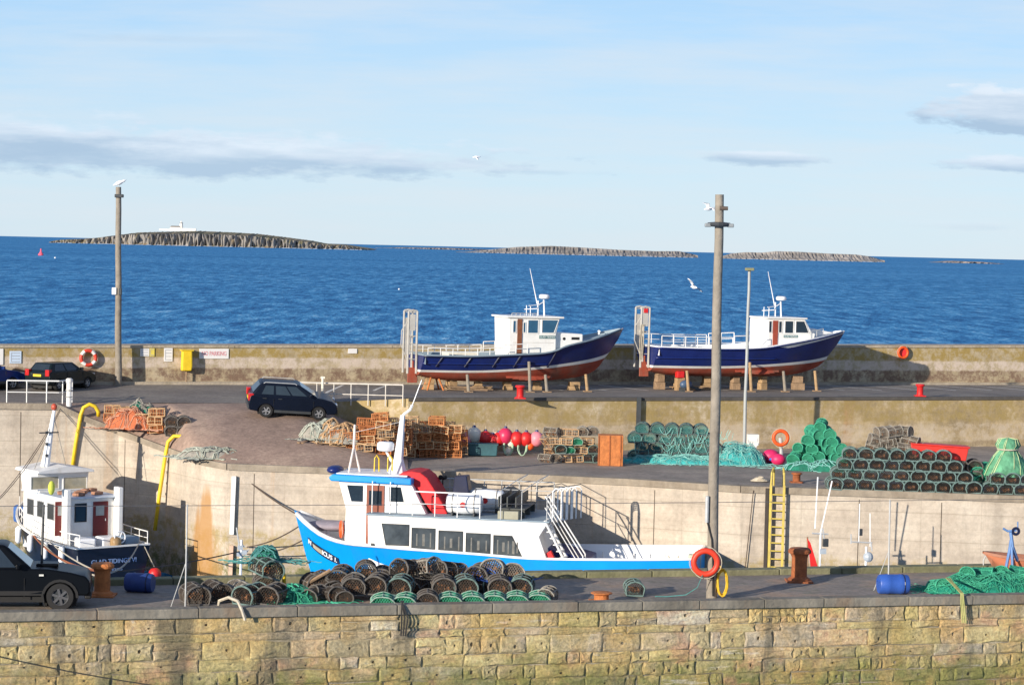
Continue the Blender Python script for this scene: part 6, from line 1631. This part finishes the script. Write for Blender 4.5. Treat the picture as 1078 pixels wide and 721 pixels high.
# turquoise net laid over their feet
def net_mound(name,c,yaw,lx,ly,h,m1,m2,label,cat='net',n_=60,r=.014,seed=3,base=True):
    rr=random.Random(seed); e=empty(name,c,yaw,label,cat)
    def H(x,y):
        k=max(0,1-(2*x/lx)**2-(2*y/ly)**2); return h*(k**.55)*(1+.35*mnoise.noise((x*1.6+seed,y*1.6,0))+.18*mnoise.noise((x*4,y*4,seed)))
    if base:
        mb=MB(); nx,ny=34,16
        for i in range(nx+1):
            for j in range(ny+1):
                x=(i/nx-.5)*lx; y=(j/ny-.5)*ly; mb.v.append(Vector((x,y,H(x,y)*.92)))
        for i in range(nx):
            for j in range(ny): q=i*(ny+1)+j; mb.f.append([q,q+ny+1,q+ny+2,q+1]); mb.m.append(0)
        mb.build('net_bulk',m1,e)
    mb=MB()
    for k in range(n_):
        x,y=rr.uniform(-.46,.46)*lx,rr.uniform(-.46,.40)*ly; a=rr.uniform(0,2*PI); pts=[]
        for s_ in range(14):
            z=H(x,y); pts.append((x,y,z+.01+rr.uniform(0,.05)*(h>.2))); a+=rr.uniform(-.7,.7); x+=.11*math.cos(a); y+=.07*math.sin(a)
        mb.tube(pts,r*rr.uniform(.6,1.5),3)
    mb.build('strands',m2,e); return e
tq2=mat('pale_turquoise_twine',(.22,.50,.46),.8,.2,6)
net_mound('fishing_net',tA+td*(tl_*.45)+tnn*-.25,tyaw,tl_+1.5,1.1,.34,turq,tq2,'turquoise net spread along the foot of the black creels',n_=190,seed=5,r=.009)
net_mound('fishing_net',tA+td*(tl_+.2)+tnn*.4,tyaw,2.6,1.6,.85,turq,tq2,'turquoise net heap at the right end of the black creels',n_=130,seed=6,r=.009)
# hanging turquoise swags between rows
e=empty('rope_swags',tA+tnn*-.05,tyaw,'turquoise ropes looped over the front of the black creel stack','rope')
for k in range(34):
    x=R.uniform(0,tl_); z=R.uniform(.5,1.65); w_=R.uniform(.2,.6); d_=R.uniform(.2,.7)
    mb=MB(); mb.tube([(x+w_*(i/6-.5),-.02+R.uniform(-.02,.02),max(.05,z-d_*(1-(2*i/6-1)**2))) for i in range(7)],.011,3); mb.build('looped_rope',tq2,e)
# rusty steel box
a,b_=G(630,490,ZL),G(655.5,491,ZL); e=empty('rusty_tank',(a+b_)/2,0,'rusty brown steel tank between the tan creels and the black creels','tank')
hh=PD(640,458,a.y).z-ZL; w_=(b_-a).length; mb=MB(); mb.box((0,.45,hh/2),(w_,.9,hh)); mb.build('tank',rustl,e,bevel=.02)
for k in (-.5,-.05,.4): 
    mb=MB(); mb.box((k*w_,-.012,hh/2),(.05,.03,hh*.98)); mb.build('rib',rust,e)
# mixed tan/green creels left of it
cA2=G(570,484,ZL); 
for r in range(4):
    for i in range(6-r//2):
        p=G(574+i*11+ (r%2)*5,487,ZL)+Vector((0,.2+R.uniform(-.1,.2),r*.40)); put(R.choice([oboxp[3],greyp[0],tealp[0],grenl[0]]),used,p,R.uniform(-.2,.2)+(.9 if i==0 else 0),(0,(.7 if i==0 else 0)+R.uniform(-.1,.1)),'%s creel from the left, %s row of the mix beside the rusty tank'%(QN(i),['bottom','second','third','top'][r]),'mixed creels beside the rusty tank',.82)
# orange creel stack along the retaining wall
def rampz_at(x,y): return gz(x,y,ZL)
orow=[(342,452,467),(357,447,470),(372,440,473),(387,434,476),(402,430,479),(417,430,481),(432,432,482),(447,434,482),(462,437,482),(476,440,482)]
for ci,(px,pt,pb_) in enumerate(orow):
    q=land(px,pb_) or G(px,pb_,ZL); 
    zt=PD(px,pt,q.y).z; n_=max(1,int((zt-q.z)/.37+.05))
    for r in range(n_):
        for dpt in ((0,) if r<n_-1 else (0,)):
            m_=R.choice(oboxp[:3]) if ci>7 else R.choice(oboxp)
            if R.random()<.12 and r==n_-1: continue
            put(m_,used,Vector((q.x+R.uniform(-.14,.14),q.y+.25+R.uniform(-.12,.12),q.z+r*.37)),R.uniform(-.35,.35),(R.uniform(-.08,.08),R.uniform(-.12,.12)),'%s box creel up in the %s column from the left, orange stack'%(QN(r),QN(ci)),'orange box creels stacked along the retaining wall',.98)
    # back layer, a little higher
    for r in range(max(1,n_-1)):
        put(R.choice(oboxp),used,Vector((q.x+.3,q.y+.85,q.z+.1+r*.375)),R.uniform(-.15,.15),(0,0),'%s box creel up behind the %s column of the orange stack'%(QN(r),QN(ci)),'box creels in the back layer of the orange stack',.98)
# rope piles
def ropepile(px,py,lx,ly,h,m,label,n_=60,r=.022,seed=1,on=None):
    q=on or land(px,py); return net_mound('rope_pile',q,0,lx,ly,h,greyn,m,label,'rope',n_,r,seed)
ropepile(342,462,2.3,1.3,.75,mat('grey_green_rope',(.36,.38,.32),.9,.3,7),'grey-green rope heap in front of the parked hatchback',60,.03,11)
ropepile(355,466,2.4,1.2,.9,tanc,'tan rope heap at the left end of the orange creel stack',60,.025,12)
q=land(222,483); ropepile(222,483,3.0,1.0,.45,MATS['grey_green_rope'],'grey rope heap on the quay edge above the orange rust stain',50,.03,13,on=Vector((q.x,q.y+.3,q.z)))
# left orange/red net pile beside the yellow pipe
LPL=[(118,447,0),(128,449,1),(141,453,2),(152,456,0),(165,459,1),(166,459,2)]
for i,(px,py,_) in enumerate(LPL):
    q=land(px,py-3)
    for r in range(3 if i in (4,) else 2 if i in (0,1,3) else 1):
        put(oboxp[1] if r else R.choice(oboxp),used,Vector((q.x,q.y,q.z+.02+r*.37)),R.uniform(-.3,.3),(0,R.uniform(-.1,.1)),'%s creel up, %s from the left, heap between the yellow pipes'%(QN(r),QN(i)),'creels heaped between the yellow pipes')
q=land(135,451); net_mound('fishing_net',q,-.3,2.6,1.2,.85,mat('orange_net',(.48,.13,.05),.85,.3,4),mat('salmon_twine',(.55,.28,.18),.8,.2,5),'orange-red net heap between the two yellow pipes',n_=90,seed=21)
q=land(148,452); net_mound('fishing_net',Vector((q.x,q.y+.5,q.z)),-.3,2.0,1.0,1.15,greenn,greyn,'dark green net bundle behind the orange-red net heap',n_=60,seed=22)
q=land(180,459); 
for r in range(2):
    for i in range(2): put(R.choice(darkp),used,Vector((q.x+i*.55,q.y+.1,q.z+r*.42)),.2,(0,0),'dark creel between the yellow pipes right of the orange heap, %s %s'%(['bottom','upper'][r],['left','right'][i]),'dark creels right of the orange heap')
# buoys row against the wall
bz=[(491,462,.33,pinkp,'pale pink'),(499,458,.36,creamp,'cream'),(511,461,.32,red,'red'),(519,464,.30,red,'red'),(525,462,.30,red,'red'),(532,459,.36,mat('crimson_buoy',(.62,.03,.10),.4,.1,4),'crimson'),(544,462,.34,red,'red'),(554,462,.32,red,'red'),(565,462,.33,pinkp,'pale pink'),(495,470,.18,pinkp,'small pink'),(519,472,.20,creamp,'small cream'),(535,475,.20,creamp,'small cream'),(538,466,.18,creamp,'small cream'),(558,469,.2,orange,'small orange')]
fr_=empty('buoy_rail',G(528,478,ZL)+Vector((0,.1,0)),0,'wooden rail on posts from which red and pink buoys hang','rail')
yb=(G(528,478,ZL)).y
mb=MB(); a=PD(488,455,yb)-fr_.location; b_=PD(575,457,yb)-fr_.location; mb.tube([a,b_],.04,6); mb.build('bar',creamp,fr_)
for px in (489,574): 
    mb=MB(); p=PD(px,456,yb)-fr_.location; mb.cyl((p.x,0,0),(p.x,0,p.z),.05,n=6); mb.build('post',wood,fr_)
cnt={}
for px,py,r,m_,nm in bz:
    p=PD(px,py,yb-.35); cnt[nm]=cnt.get(nm,0)+1
    e=empty('buoy',p,0,'%s %s buoy from the left hanging by the retaining wall'%(ORD[cnt[nm]-1],nm),'buoy','buoys hung by the retaining wall')
    mb=MB(); mb.sphere((0,0,0),(r,r,r*1.08),14,10); mb.build('float',m_,e,smooth=True); mb=MB(); mb.lathe([(r*.28,r*.95),(r*.2,r*1.25),(r*.08,r*1.3)],n=8); mb.build('neck',mat('dark_blue_plastic',(.02,.04,.15),.5),e)
    mb=MB(); mb.cyl((0,0,r*1.2),(0,.1,r*1.2+.15),.015,n=4); mb.build('lanyard',palerope,e)
for i,(px,py) in enumerate(((535,470),(550,470))):
    p=PD(px,py,yb-.5); e=empty('rope_coil',p,0,'%s of two pale green rope coils hanging below the red buoys'%['left','right'][i],'rope')
    mb=MB(); mb.tube([(.2*math.cos(k*.5)*(1+.15*math.sin(k*.21)),.05*math.sin(k*.77),.42*math.sin(k*.5)) for k in range(70)],.025,4); mb.build('coil',mat('pale_green_rope',(.42,.58,.42),.8),e)
q=G(508,480,ZL); e=empty('fish_box',q,0,'dark blue-green fish box under the hanging buoys','box'); mb=MB(); mb.box((0,.2,.28),(1.3,.8,.5),taper=1.05); mb.build('tub',mat('dark_teal_box',(.03,.10,.12),.6,.2,3),e,bevel=.03)
mb=MB(); mb.box((0,.2,.55),(1.42,.9,.05)); mb.build('rim',MATS['dark_teal_box'],e)
# magenta fenders
for i,(px,py,r) in enumerate(((811,486,.34),(819,488,.28))):
    p=G(px,py+2,ZL); e=empty('buoy',p+Vector((0,0,r)),0,'%s magenta buoy on the quay beside the green creel heap'%['larger','smaller'][i],'buoy'); mb=MB(); mb.sphere((0,0,0),(r*1.2,r,r*.95),14,10); mb.build('float',magenta,e,smooth=True); mb=MB(); mb.cyl((-r*1.1,0,0),(-r*1.45,0,0),r*.3,r*.15,8); mb.build('neck',bluepl,e)
# green creel pyramid
gA=G(832,494,ZL); gB=G(892,496,ZL); gd=(gB-gA); gl_=gd.length; gd.normalize(); gyaw=math.atan2(gd.y,gd.x); gn=Vector((-gd.y,gd.x,0))
for r,n_ in enumerate((5,5,4,3,2,1)):
    for i in range(n_):
        p=gA+gd*(gl_*.52+(i-(n_-1)/2)*.55)+gn*(.3+r*.08)+Vector((0,0,r*.36)); put(R.choice(grenp),used,p,gyaw+R.uniform(-.7,.7),(R.uniform(-.3,.3),R.uniform(-.35,.35)),'%s green creel from the left, %s layer of the green pyramid'%(QN(i),['bottom','second','third','fourth','fifth','topmost'][r]),'green net creels in the pyramid heap',R.uniform(.85,1.0))
net_mound('fishing_net',gA+gd*(gl_*.5)+gn*-.2,gyaw,gl_+.8,.9,.4,greenn,tq2,'green net trailing along the foot of the green creel pyramid',n_=50,seed=31)
# net bale at right
q=sA+sd_*(slen*.93)+snn*.9; e=empty('net_bale',Vector((q.x,q.y,ZL+.75)),0,'pale green net bale tied round the middle on top of the right creels','net')
mb=MB(); n_=26
prof=[(.05,1.55),(.42,1.50),(.55,1.25),(.42,1.05),(.62,.8),(.85,.4),(1.0,.0)]
o=len(mb.v)
for j,(r,z) in enumerate(prof[::-1]):
    for i in range(n_):
        a=2*PI*i/n_; f=1+.10*math.sin(i*2.9+j)+.10*mnoise.noise((i*.8,j,4)); mb.v.append(Vector((r*f*math.cos(a)*.9,r*f*math.sin(a)*.7,z)))
for j in range(len(prof)-1):
    for i in range(n_): mb.f.append([j*n_+i,j*n_+(i+1)%n_,(j+1)*n_+(i+1)%n_,(j+1)*n_+i]); mb.m.append(0)
mb.f.append(list(range((len(prof)-1)*n_,len(prof)*n_))); mb.m.append(0)
mb.build('bale',mat('pale_green_bale',(.10,.30,.17),.85,.45,3,bump=.8,bscale=8),e,smooth=True)
mb=MB()
for k in range(24):
    a=R.uniform(0,2*PI); mb.tube([(r*1.03*math.cos(a+j*.12)*.9,r*1.03*math.sin(a+j*.12)*.7,z) for j,(r,z) in enumerate(prof[::-1])],.014,3)
mb.build('strands',mat('yellow_green_twine',(.45,.55,.30),.8),e)
mb=MB(); mb.torus((0,0,1.08),.42,.03,(0,0,1),18,5); mb.build('tie',palerope,e)
for i in range(3):
    for r in range(2): put(R.choice(grenp),used,sA+sd_*(slen*.76+i*.55)+snn*1.3+Vector((0,0,.35+r*.35)),R.uniform(0,1),(.2,.1),'%s green creel from the left, %s row beside the net bale'%(QN(i),['lower','upper'][r]),'green creels beside the net bale')

# ---- near pier creels -----------------------------------------------
def P_(px,py): p=pier(px,py); return Vector((p.x,p.y,ZP))
nb=[]
for i in range(8):      # front row of green half-round creels from 402 to 567
    px=402+i*23.6; m_=grenl[0] if i!=2 else darkp[0]
    put(m_,used,P_(px,640.5-.0165*(px-480))+Vector((0,.35,-.03)),R.uniform(-.08,.08),(0,0),'%s from the left of the green-faced creels lined along the wall cap'%QN(i),'green-faced creels along the wall cap',.98 if i!=2 else .9)
row2=[(372,.40),(396,.44),(420,.40),(466,.40),(489,.40),(524,.40),(549,.40)]
for i,(px,z) in enumerate(row2):
    put(R.choice(darkp),used,P_(px,631)+Vector((0,.2,z-.30)),R.uniform(-.15,.15),(0,R.uniform(-.15,.15)),'%s from left in the second row of the near dark creel heap'%QN(i),'second row of dark creels on the near pier',1.0)
row3=[(345,.0,-.4),(333,.25,-.2),(358,.42,0),(428,.62,.0),(446,.66,.3),(472,.56,0),(503,.50,.1),(520,.64,-.2),(537,.5,.1),(440,.20,.2),(507,.15,0),(366,.0,.5)]
for i,(px,z,ty) in enumerate(row3):
    z=max(z,.24)
    put(R.choice(darkp+greyp[:1]),used,P_(px,624)+Vector((0,.1,z-.24)),R.uniform(-.9,.9),(R.uniform(-.3,.3),ty),'%s from the left of the tumbled dark creels topping the near heap'%QN(sorted([r[0] for r in row3]).index(px)),'tumbled dark creels topping the near heap',1.0)
row4=[(402,620,.15),(425,618,.1),(450,618,.1),(480,617,.1),(510,617,.1),(540,617,.05),(385,620,.3)]
for i,(px,py,z) in enumerate(row4):
    put(R.choice(darkp),used,P_(px,py)+Vector((0,0,z)),R.uniform(-.9,.9),(0,0),'%s from the left of the dark creels hidden at the back of the near heap'%QN(sorted([r[0] for r in row4]).index(px)),'dark creels at the back of the near heap',.9)
lone=[(203,637,darkp[0],'small dark creel at the left end of the near creels, behind the thin pole'),(226,634,darkp[1],'round dark creel with red rope inside, third object right of the black car'),(252,634,greyp[0],'grey-brown creel on the near pier below the yellow pipe'),(262,637,darkp[2],'dark creel with pale hoop beside the rope over the wall cap'),(668,628,tealp[0],'lone small creel on the near pier between low bollard and tall pole'),(576,636,greyp[1],'low pale creel at the right end of the near creel heap'),(277,626,darkp[0],'lower of two creels stacked under the green net by the yellow pipe'),(285,637,darkp[1],'dark creel in front of the stacked pair by the yellow pipe')]
for px,py,m_,lab in lone: put(m_,used,P_(px,py)+Vector((0,.3,0)),R.uniform(-.5,.5),(0,R.uniform(-.1,.1)),lab,None,.8 if px in (668,576) else 1.0)
put(tealp[1],used,P_(276,626)+Vector((0,.3,.45)),.6,(.1,.3),'upper of two creels stacked under the green net by the yellow pipe')
net_mound('fishing_net',P_(276,624)+Vector((0,.4,.75)),0,.8,.7,.42,greenn,tealr,'dark green net lump on top of the creels by the yellow pipe',n_=40,seed=41)
net_mound('fishing_net',P_(312,634)+Vector((0,.2,0)),0,1.2,.9,.38,greenn,greenl,'dark green net lying flat between the near creels',n_=50,seed=42)
for i in range(4): 
    put(R.choice(darkp),used,P_(330+i*9,634)+Vector((0,.2,0)),R.uniform(-1,1),(R.uniform(-.3,.3),R.uniform(-.5,.5)),'%s of four collapsed brown creels left of the near heap'%QN(i),'collapsed brown creels left of the near heap',.78)
e=empty('driftwood',P_(334,628)+Vector((0,.3,.3)),0,'short pale timber sticking out of the collapsed creels','timber'); mb=MB(); mb.cyl((-.3,0,0),(.3,.1,.35),.05,n=6); mb.build('timber',wood,e)
for i,(px,z,lx) in enumerate(((350,.25,1.6),(440,.75,1.3),(510,.7,1.3))):
    net_mound('rope_pile',P_(px,624)+Vector((0,.1,z-.30)),0,lx,.9,.30,MATS['brown_black_net'],[rust,blackn,mat('blue_twine',(.04,.10,.35),.8)][i],['rusty brown twine tangled over the left end of the near creel heap','black twine tangled over the middle of the near creel heap','blue twine tangled over the right end of the near creel heap'][i],'rope',34,.012,60+i,base=False)
# green net at the right
gA=P_(990,624); gB=P_(1110,621); gd=(gB-gA); gl_=gd.length; gd.normalize(); gyaw=math.atan2(gd.y,gd.x); gn=Vector((-gd.y,gd.x,0)); nn_=int(gl_/.55)
for r in range(2):
    for i in range(nn_-r*2):
        p=gA+gd*((i+r*1.6)*.56+.1)+gn*(.3+r*.15)+Vector((0,0,r*.28)); put(R.choice(grenp),used,p,gyaw+R.uniform(-1,1),(R.uniform(-.3,.3),R.uniform(-.3,.3)),'%s creel from the left in the %s row of the emerald net heap'%(QN(i),['lower','upper'][r]),'emerald net creels on the near pier',.72)
net_mound('fishing_net',gA+gd*(gl_*.5)+gn*.25,gyaw,gl_+.7,1.5,.46,mat('emerald_net',(.01,.26,.17),.8,.4,4,bump=.8,bscale=12),greenl,'emerald green net heap along the wall cap at the right edge',n_=330,seed=43,r=.008)
e=empty('rope',gA+Vector((0,-.2,.1)),0,'yellow-green rope hanging over the wall cap at the emerald net','rope')
mb=MB(); cpt=CA+cd*((gA-CA).dot(cd)-.0); dlt=cpt-gA
for k in range(3): mb.tube([(.1+.06*k,0,.35),(.05+.03*k,dlt.y*.5+.2,.36),(.05+.03*k,dlt.y-.0,.28),(.06+.04*k,dlt.y-.03,.02),(.12+.05*k,dlt.y+.0,-.5)],.016,4)
mb.build('strands',mat('yellow_green_rope',(.42,.42,.15),.8),e)
for px,lab in ((250,'pale hose looped over the wall cap left of the near creels'),(423,'dark weathered rope hanging over the wall cap below the near creel heap')):
    c=PD(px,643,0+1)  ; d=ray(px,640); t_=( (CA.x*cd.y-CA.y*cd.x) )/(d.x*cd.y-d.y*cd.x); cpt=Vector((d.x*t_,d.y*t_,ZP+.3))
    e=empty('rope',cpt,0,lab,'rope'); mb=MB()
    if px<300: mb.tube([(-.55,.6,-.18),(-.5,.45,.10),(-.25,.25,.22),(.0,.05,.16),(.12,-.06,-.05),(.2,-.08,-.28)],.04,6); mb.build('hose',palerope,e)
    else:
        for k in range(3): mb.tube([(-.05+k*.04,.4,.05),(0,.1,.05),(.02*k,-.05,.0),(.08*k,-.08,-.3),(.05*k,-.08,-.75)],.02,4)
        mb.build('strands',blackn,e)

d1,d2=ray(-30,684),ray(168,722)
def on_wall(d):
    t_=((CA.x*cd.y-CA.y*cd.x))/(d.x*cd.y-d.y*cd.x); return CAM+Vector(d)*t_+cn*.02
a,b_=on_wall(d1),on_wall(d2); e=empty('cable',a,0,'thin dark cable sagging across the bottom left of the stone wall','cable'); mb=MB()
mb.tube([(b_-a)*(i/10)+Vector((0,0,-.06*math.sin(PI*i/10))) for i in range(11)],.014,4); mb.build('strand',blackn,e)

# ---- small boats hidden behind the pier whose rigs show ---------------
def small_boat(px,D,label,parts,hull_m,yaw=.2):
    p=PD(px,600,D); e=empty('small_boat',(p.x,D,0),yaw,label,'boat')
    sh=smoothf([(0,1.1),(.5,1.05),(1,1.7)]); kl=smoothf([(0,-.2),(.8,-.3),(1,.3)]); pl_=smoothf([(0,.85),(.5,1),(.85,.6),(1,.02)])
    ob,ib=hull(5.0,1.9,sh,kl,[(kl,0)],pl_,rake=.6,deck=lambda t:sh(t)-.4,ns=14); 
    for v in ob.v+ib.v: v.x-=2.5
    ob.build('hull',hull_m,e,smooth=True); ib.build('deck',white,e)
    mb=MB(); mb.box((.5,0,1.3),(1.4,1.2,1.2)); mb.build('cuddy',white,e,bevel=.08)
    Fm=Frame((p.x,D,0),yaw)
    for nm,m_,segs,r in parts:
        mb=MB()
        for sg in segs: mb.tube([Fm.p(x,y,0) for x,y in sg],r,5)
        mb.build(nm,m_,e)
    def foot(px,py,r): 
        q=Fm.p(px,py,0); mb=MB(); mb.cyl((q.x,0,1.2),q,r,n=6); mb.build('mast',whitec,e)
    return e,Fm,foot
e,Fm,foot=small_boat(868,88,'small boat mostly hidden behind the pier, its two white aerials rising left of centre right',[('aerial',whitec,[[(861,502),(858,556)]],.028),('aerial',whitec,[[(876,506),(864,560)]],.028),('crossbar',steel,[[(855,561),(872,562)],[(866,556),(868,570)]],.035)],navy)
e['label']='small moored boat behind the pier kerb, two tall white aerials showing'
foot(864,560,.04)
mb=MB(); q=Fm.p(869,571,0); mb.box(q,(.2,.15,.3)); mb.build('lamp',dark,e); mb=MB(); q=Fm.p(866,580,0); mb.box(q,(.25,.15,.2)); mb.build('radar_reflector',mat('pale_blue_grey',(.4,.45,.5),.5),e)
e,Fm,foot=small_boat(908,88,'small moored boat behind the pier kerb, only its dark mast with a crossbar showing',[('aerial',whitec,[[(905,530),(904,570)]],.02),('aerial',whitec,[[(916,540),(916,575)]],.02),('crossbar',steel,[[(896,570),(918,571)],[(896,562),(896,572)],[(917,571),(918,580)]],.03)],cyan)
foot(912,575,.045)
mb=MB(); q=Fm.p(906,560,0); mb.box(q,(.12,.12,.26)); mb.build('lamp',dark,e); 
mb=MB(); q=Fm.p(914,586,0); mb.sphere(q,.2,10,8); mb.build('radar_reflector',MATS['pale_blue_grey'],e)
e,Fm,foot=small_boat(256,86,'small moored boat behind the pier kerb, only its pale stayed mast showing',[('stays',steel,[[(249,555),(253,585)],[(252,570),(258,576)],[(252,590),(262,578)]],.03)],cyan)
foot(254,568,.05)
mb=MB(); 
for (x,y) in ((253,576),(257,581),(252,583)): mb.box(Fm.p(x,y,0),(.2,.1,.16))
mb.build('fittings',MATS['pale_blue_grey'],e)
# red folded flag marker
p=PD(856,600,75); e=empty('marker_flag',(p.x,75,0),0,'red folded flag on a stick showing above the kerb right of the brown bollard','flag')
Fm=Frame((p.x,75,0),0); mb=MB(); mb.cyl((0,0,0),Fm.p(850,565,0),.03,n=5); mb.build('stick',wood,e)
mb=MB(); q=[Fm.p(849.5,566,0),Fm.p(853,571,0),Fm.p(861,597,0),Fm.p(853.5,598,0),Fm.p(852,584,0)]; mb.prism([(a.x,a.z) for a in q],-.05,.05); mb.build('flag',red,e)
p=PD(857,603,75); mb=MB(); mb.sphere((0,0,.0),(.5,.5,.35),10,6); mb.build('float',orange,e,smooth=True)

# ---- stayed poles with the thin wire along the pier --------------------
def stay_pole(px,pyb,pyt,label,spread=9):
    b_=P_(px,pyb); t=PD(px+(pyb-pyt)*.02,pyt,b_.y)-b_; e=empty('stayed_pole',b_,0,label,'pole')
    mb=MB(); mb.cyl((0,0,0),t,.022,n=6); mb.build('pole',steel,e)
    k=.45
    for s in (-1,):
        mb=MB(); mb.cyl(t*k+Vector((0,0,0)),(s*.38,.1,0),.012,n=4); mb.build('stay',steel,e)
    return b_+t
w1=stay_pole(195,640,531,'thin grey stayed pole carrying the wire, near the left creels')
w2=stay_pole(935,622,526,'thin grey stayed pole carrying the wire, beside the blue barrel')
w0=w1+(w1-w2)*(200/740.)*1.35; w3=w2+(w2-w1)*.3
e=empty('wire',w0,0,'thin horizontal wire strung between the stayed poles along the pier','wire'); mb=MB()
mb.tube([Vector((0,0,0)).lerp(w3-w0,i/30)+Vector((0,0,-.04*math.sin(PI*i/30)+0)) for i in range(31)],.010,4); mb.build('strand',mat('dark_wire',(.08,.08,.09),.6),e)
for px,lab in ((41,'dark stayed pole carrying the wire in front of the left boat'),):
    t=0
    b_=P_(38,640); 
    wp=w1+(w0-w1)*((195-38)/ (195-(-75)))
    e=empty('stayed_pole',b_+Vector((0,.5,0)),0,lab,'pole'); mb=MB(); mb.cyl((0,0,0),(.05,0,PD(40,531,b_.y+.5).z-ZP),.035,n=6); mb.build('pole',dark,e)

# ---- winch stand, hoops and upturned dinghy at right edge --------------
b_=P_(1063,607); e=empty('winch_stand',b_,0,'blue tubular winch stand with a handlebar at the right edge of the pier','winch')
Fm=Frame(b_,0)
mb=MB(); mb.tube([Fm.p(1058,603,0),Fm.p(1063,578,0),Fm.p(1064.5,568,0)],.045,6); mb.tube([Fm.p(1071,590,.2),Fm.p(1066,575,0),Fm.p(1064,560,0)],.05,6); mb.tube([Fm.p(1066,601,-.1),Fm.p(1065,575,0)],.04,6); mb.build('frame',mat('pale_blue_frame',(.12,.24,.50),.5,.2,3),e)
mb=MB(); mb.tube([Fm.p(1056,556,0),Fm.p(1061,559,0),Fm.p(1070,558,0)],.035,6); mb.tube([Fm.p(1071.5,549,0),Fm.p(1071.5,562,0)],.02,5); mb.build('handlebar',MATS['pale_blue_frame'],e)
mb=MB(); mb.torus(Fm.p(1069.5,559,-.02),.09,.04,(0,1,0),14,6); mb.build('reel',navyd,e)
for i,(px) in enumerate((1040,1052.5)):
    b_=P_(px,601); e=empty('hoop',b_,0,'%s grey metal hoop standing behind the emerald net'%['left','right'][i],'hoop'); mb=MB(); mb.tube([(-.13,0,0),(-.14,0,.32),(-.09,0,.43),(0,0,.47),(.09,0,.43),(.14,0,.32),(.13,0,0)],.022,6); mb.build('hoop',steel,e)
b_=P_(1076,604); e=empty('dinghy',b_+Vector((1.0,.1,.12)),.05,'orange and brown dinghy lying behind the emerald net at the right edge','dinghy')
sh=smoothf([(0,.32),(.5,.36),(1,.5)]); kl=smoothf([(0,0),(.8,.0),(1,.3)]); pl_=smoothf([(0,.85),(.5,1),(.85,.6),(1,.02)])
ob,ib=hull(2.6,1.1,sh,kl,[(kl,0)],pl_,rake=.3,deck=lambda t:.1,ns=12,wall_th=.04)
for v in ob.v+ib.v: v.x=1.3-v.x-.9
ob.build('hull',mat('orange_dinghy',(.60,.22,.12),.5,.15,3),e,smooth=True); ib.build('inside',mat('brown_dinghy',(.35,.15,.09),.6),e)

# ---- mooring ropes ----------------------------------------------------
def rope(a,b_,sag,label,m,r=.02,name='mooring_rope'):
    a=Vector(a);b_=Vector(b_); e=empty(name,a,0,label,'rope'); mb=MB(); n_=16
    mb.tube([(b_-a)*(i/n_)+Vector((0,0,-4*sag*(i/n_)*(1-i/n_))) for i in range(n_+1)],r,5); mb.build('rope',m,e); return e
bw=Vector(bow)+Vector((.2,0,3.2))
dr=mat('dark_brown_rope',(.09,.065,.05),.9)
rope(edge_at(238)+Vector((0,.2,.1)),FP.loc+Matrix.Rotation(yp,3,'Z')@Vector((LP*.86,-1.6,2.6)),.5,'thick dark rope from the quay edge down to the blue boat foredeck',dr,.035)
e0=edge_at(262); rope(Vector((e0.x,e0.y-.1,1.9)),bw,.15,'upper dark rope from the wall to the blue boat bow',dr,.03)
rope(Vector((e0.x,e0.y-.1,1.6)),bw+Vector((.3,0,-.5)),.2,'lower dark rope from the wall to the blue boat bow',dr,.03)
e1=edge_at(30); a=edge_at(64)
rope(a+Vector((0,-.1,-.1)),PD(0,523,96),.25,'upper of two dark ropes from the quay corner to the left boat bow',dr,.016)
rope(a+Vector((0,-.12,-.2)),PD(-6,531,95.5),.35,'lower of two dark ropes from the quay corner to the left boat bow',dr,.016)
bl_=P_(105,625)+Vector((0,0,.55))
lbq=lambda x,y,z: Vector((tl.x,Dl,0))+Matrix.Rotation(yl,3,'Z')@Vector((x,y,z))
rope(bl_,lbq(2.5,1.75,zs0),.1,'upper pale mooring rope from the orange bollard to the left boat',palerope,.028)
rope(bl_+Vector((0,0,-.1)),lbq(3.3,1.8,zs0),.25,'lower pale mooring rope from the orange bollard to the left boat',palerope,.028)
rope(bl_+Vector((.1,0,-.02)),lbq(.1,-1.2,zs0),.3,'grey mooring rope from the orange bollard to the left boat stern',greyn,.03)
rope(bl_+Vector((0,0,.05)),lbq(4.0,1.8,zs0+.1),.3,'brown mooring rope from the orange bollard to the left boat',rust,.04)
rope(PD(253,580,86),PD(-5,605,75),.3,'brown rope running left from the pale stayed mast',dr,.025)
rope(edge_at(793)+Vector((0,-.13,-.1)),edge_at(786)+Vector((0,-.13,-3.6)),.0,'thin dark line hanging down the quay wall left of the yellow ladder',dr,.02,'hanging_rope')

# ---- sea marks --------------------------------------------------------
q=G(43,269,0); e=empty('channel_buoy',q,0,'pink-red conical channel buoy far out on the sea at the left','buoy')
k=q.length/F; mb=MB(); mb.lathe([(2.6*k,0),(2.8*k,1.2*k),(1.2*k,3.2*k),(.4*k,5.6*k),(.1*k,6*k)],n=12); mb.build('float',mat('pink_red_buoy',(.80,.12,.18),.5),e); mb=MB(); mb.lathe([(.8*k,5.4*k),(.9*k,6.4*k),(.1*k,7.2*k)],n=8); mb.build('topmark',MATS['pink_red_buoy'],e)
for i,(px,py,lab) in enumerate(((58,272,'small white float on the sea right of the pink buoy'),(420,305,'tiny white float on the sea left of the first laid-up boat'),(330,257,'small white boat speck far off under the island end'))):
    q=G(px,py,0); k=q.length/F; e=empty('float',q,0,lab,'float'); mb=MB(); mb.lathe([(.9*k,0),(1.0*k,.6*k),(.5*k,1.3*k),(.1*k,1.5*k)],n=8); mb.build('float',whitec,e)
# rust stain plates are part of the wall: an iron drain with its stain
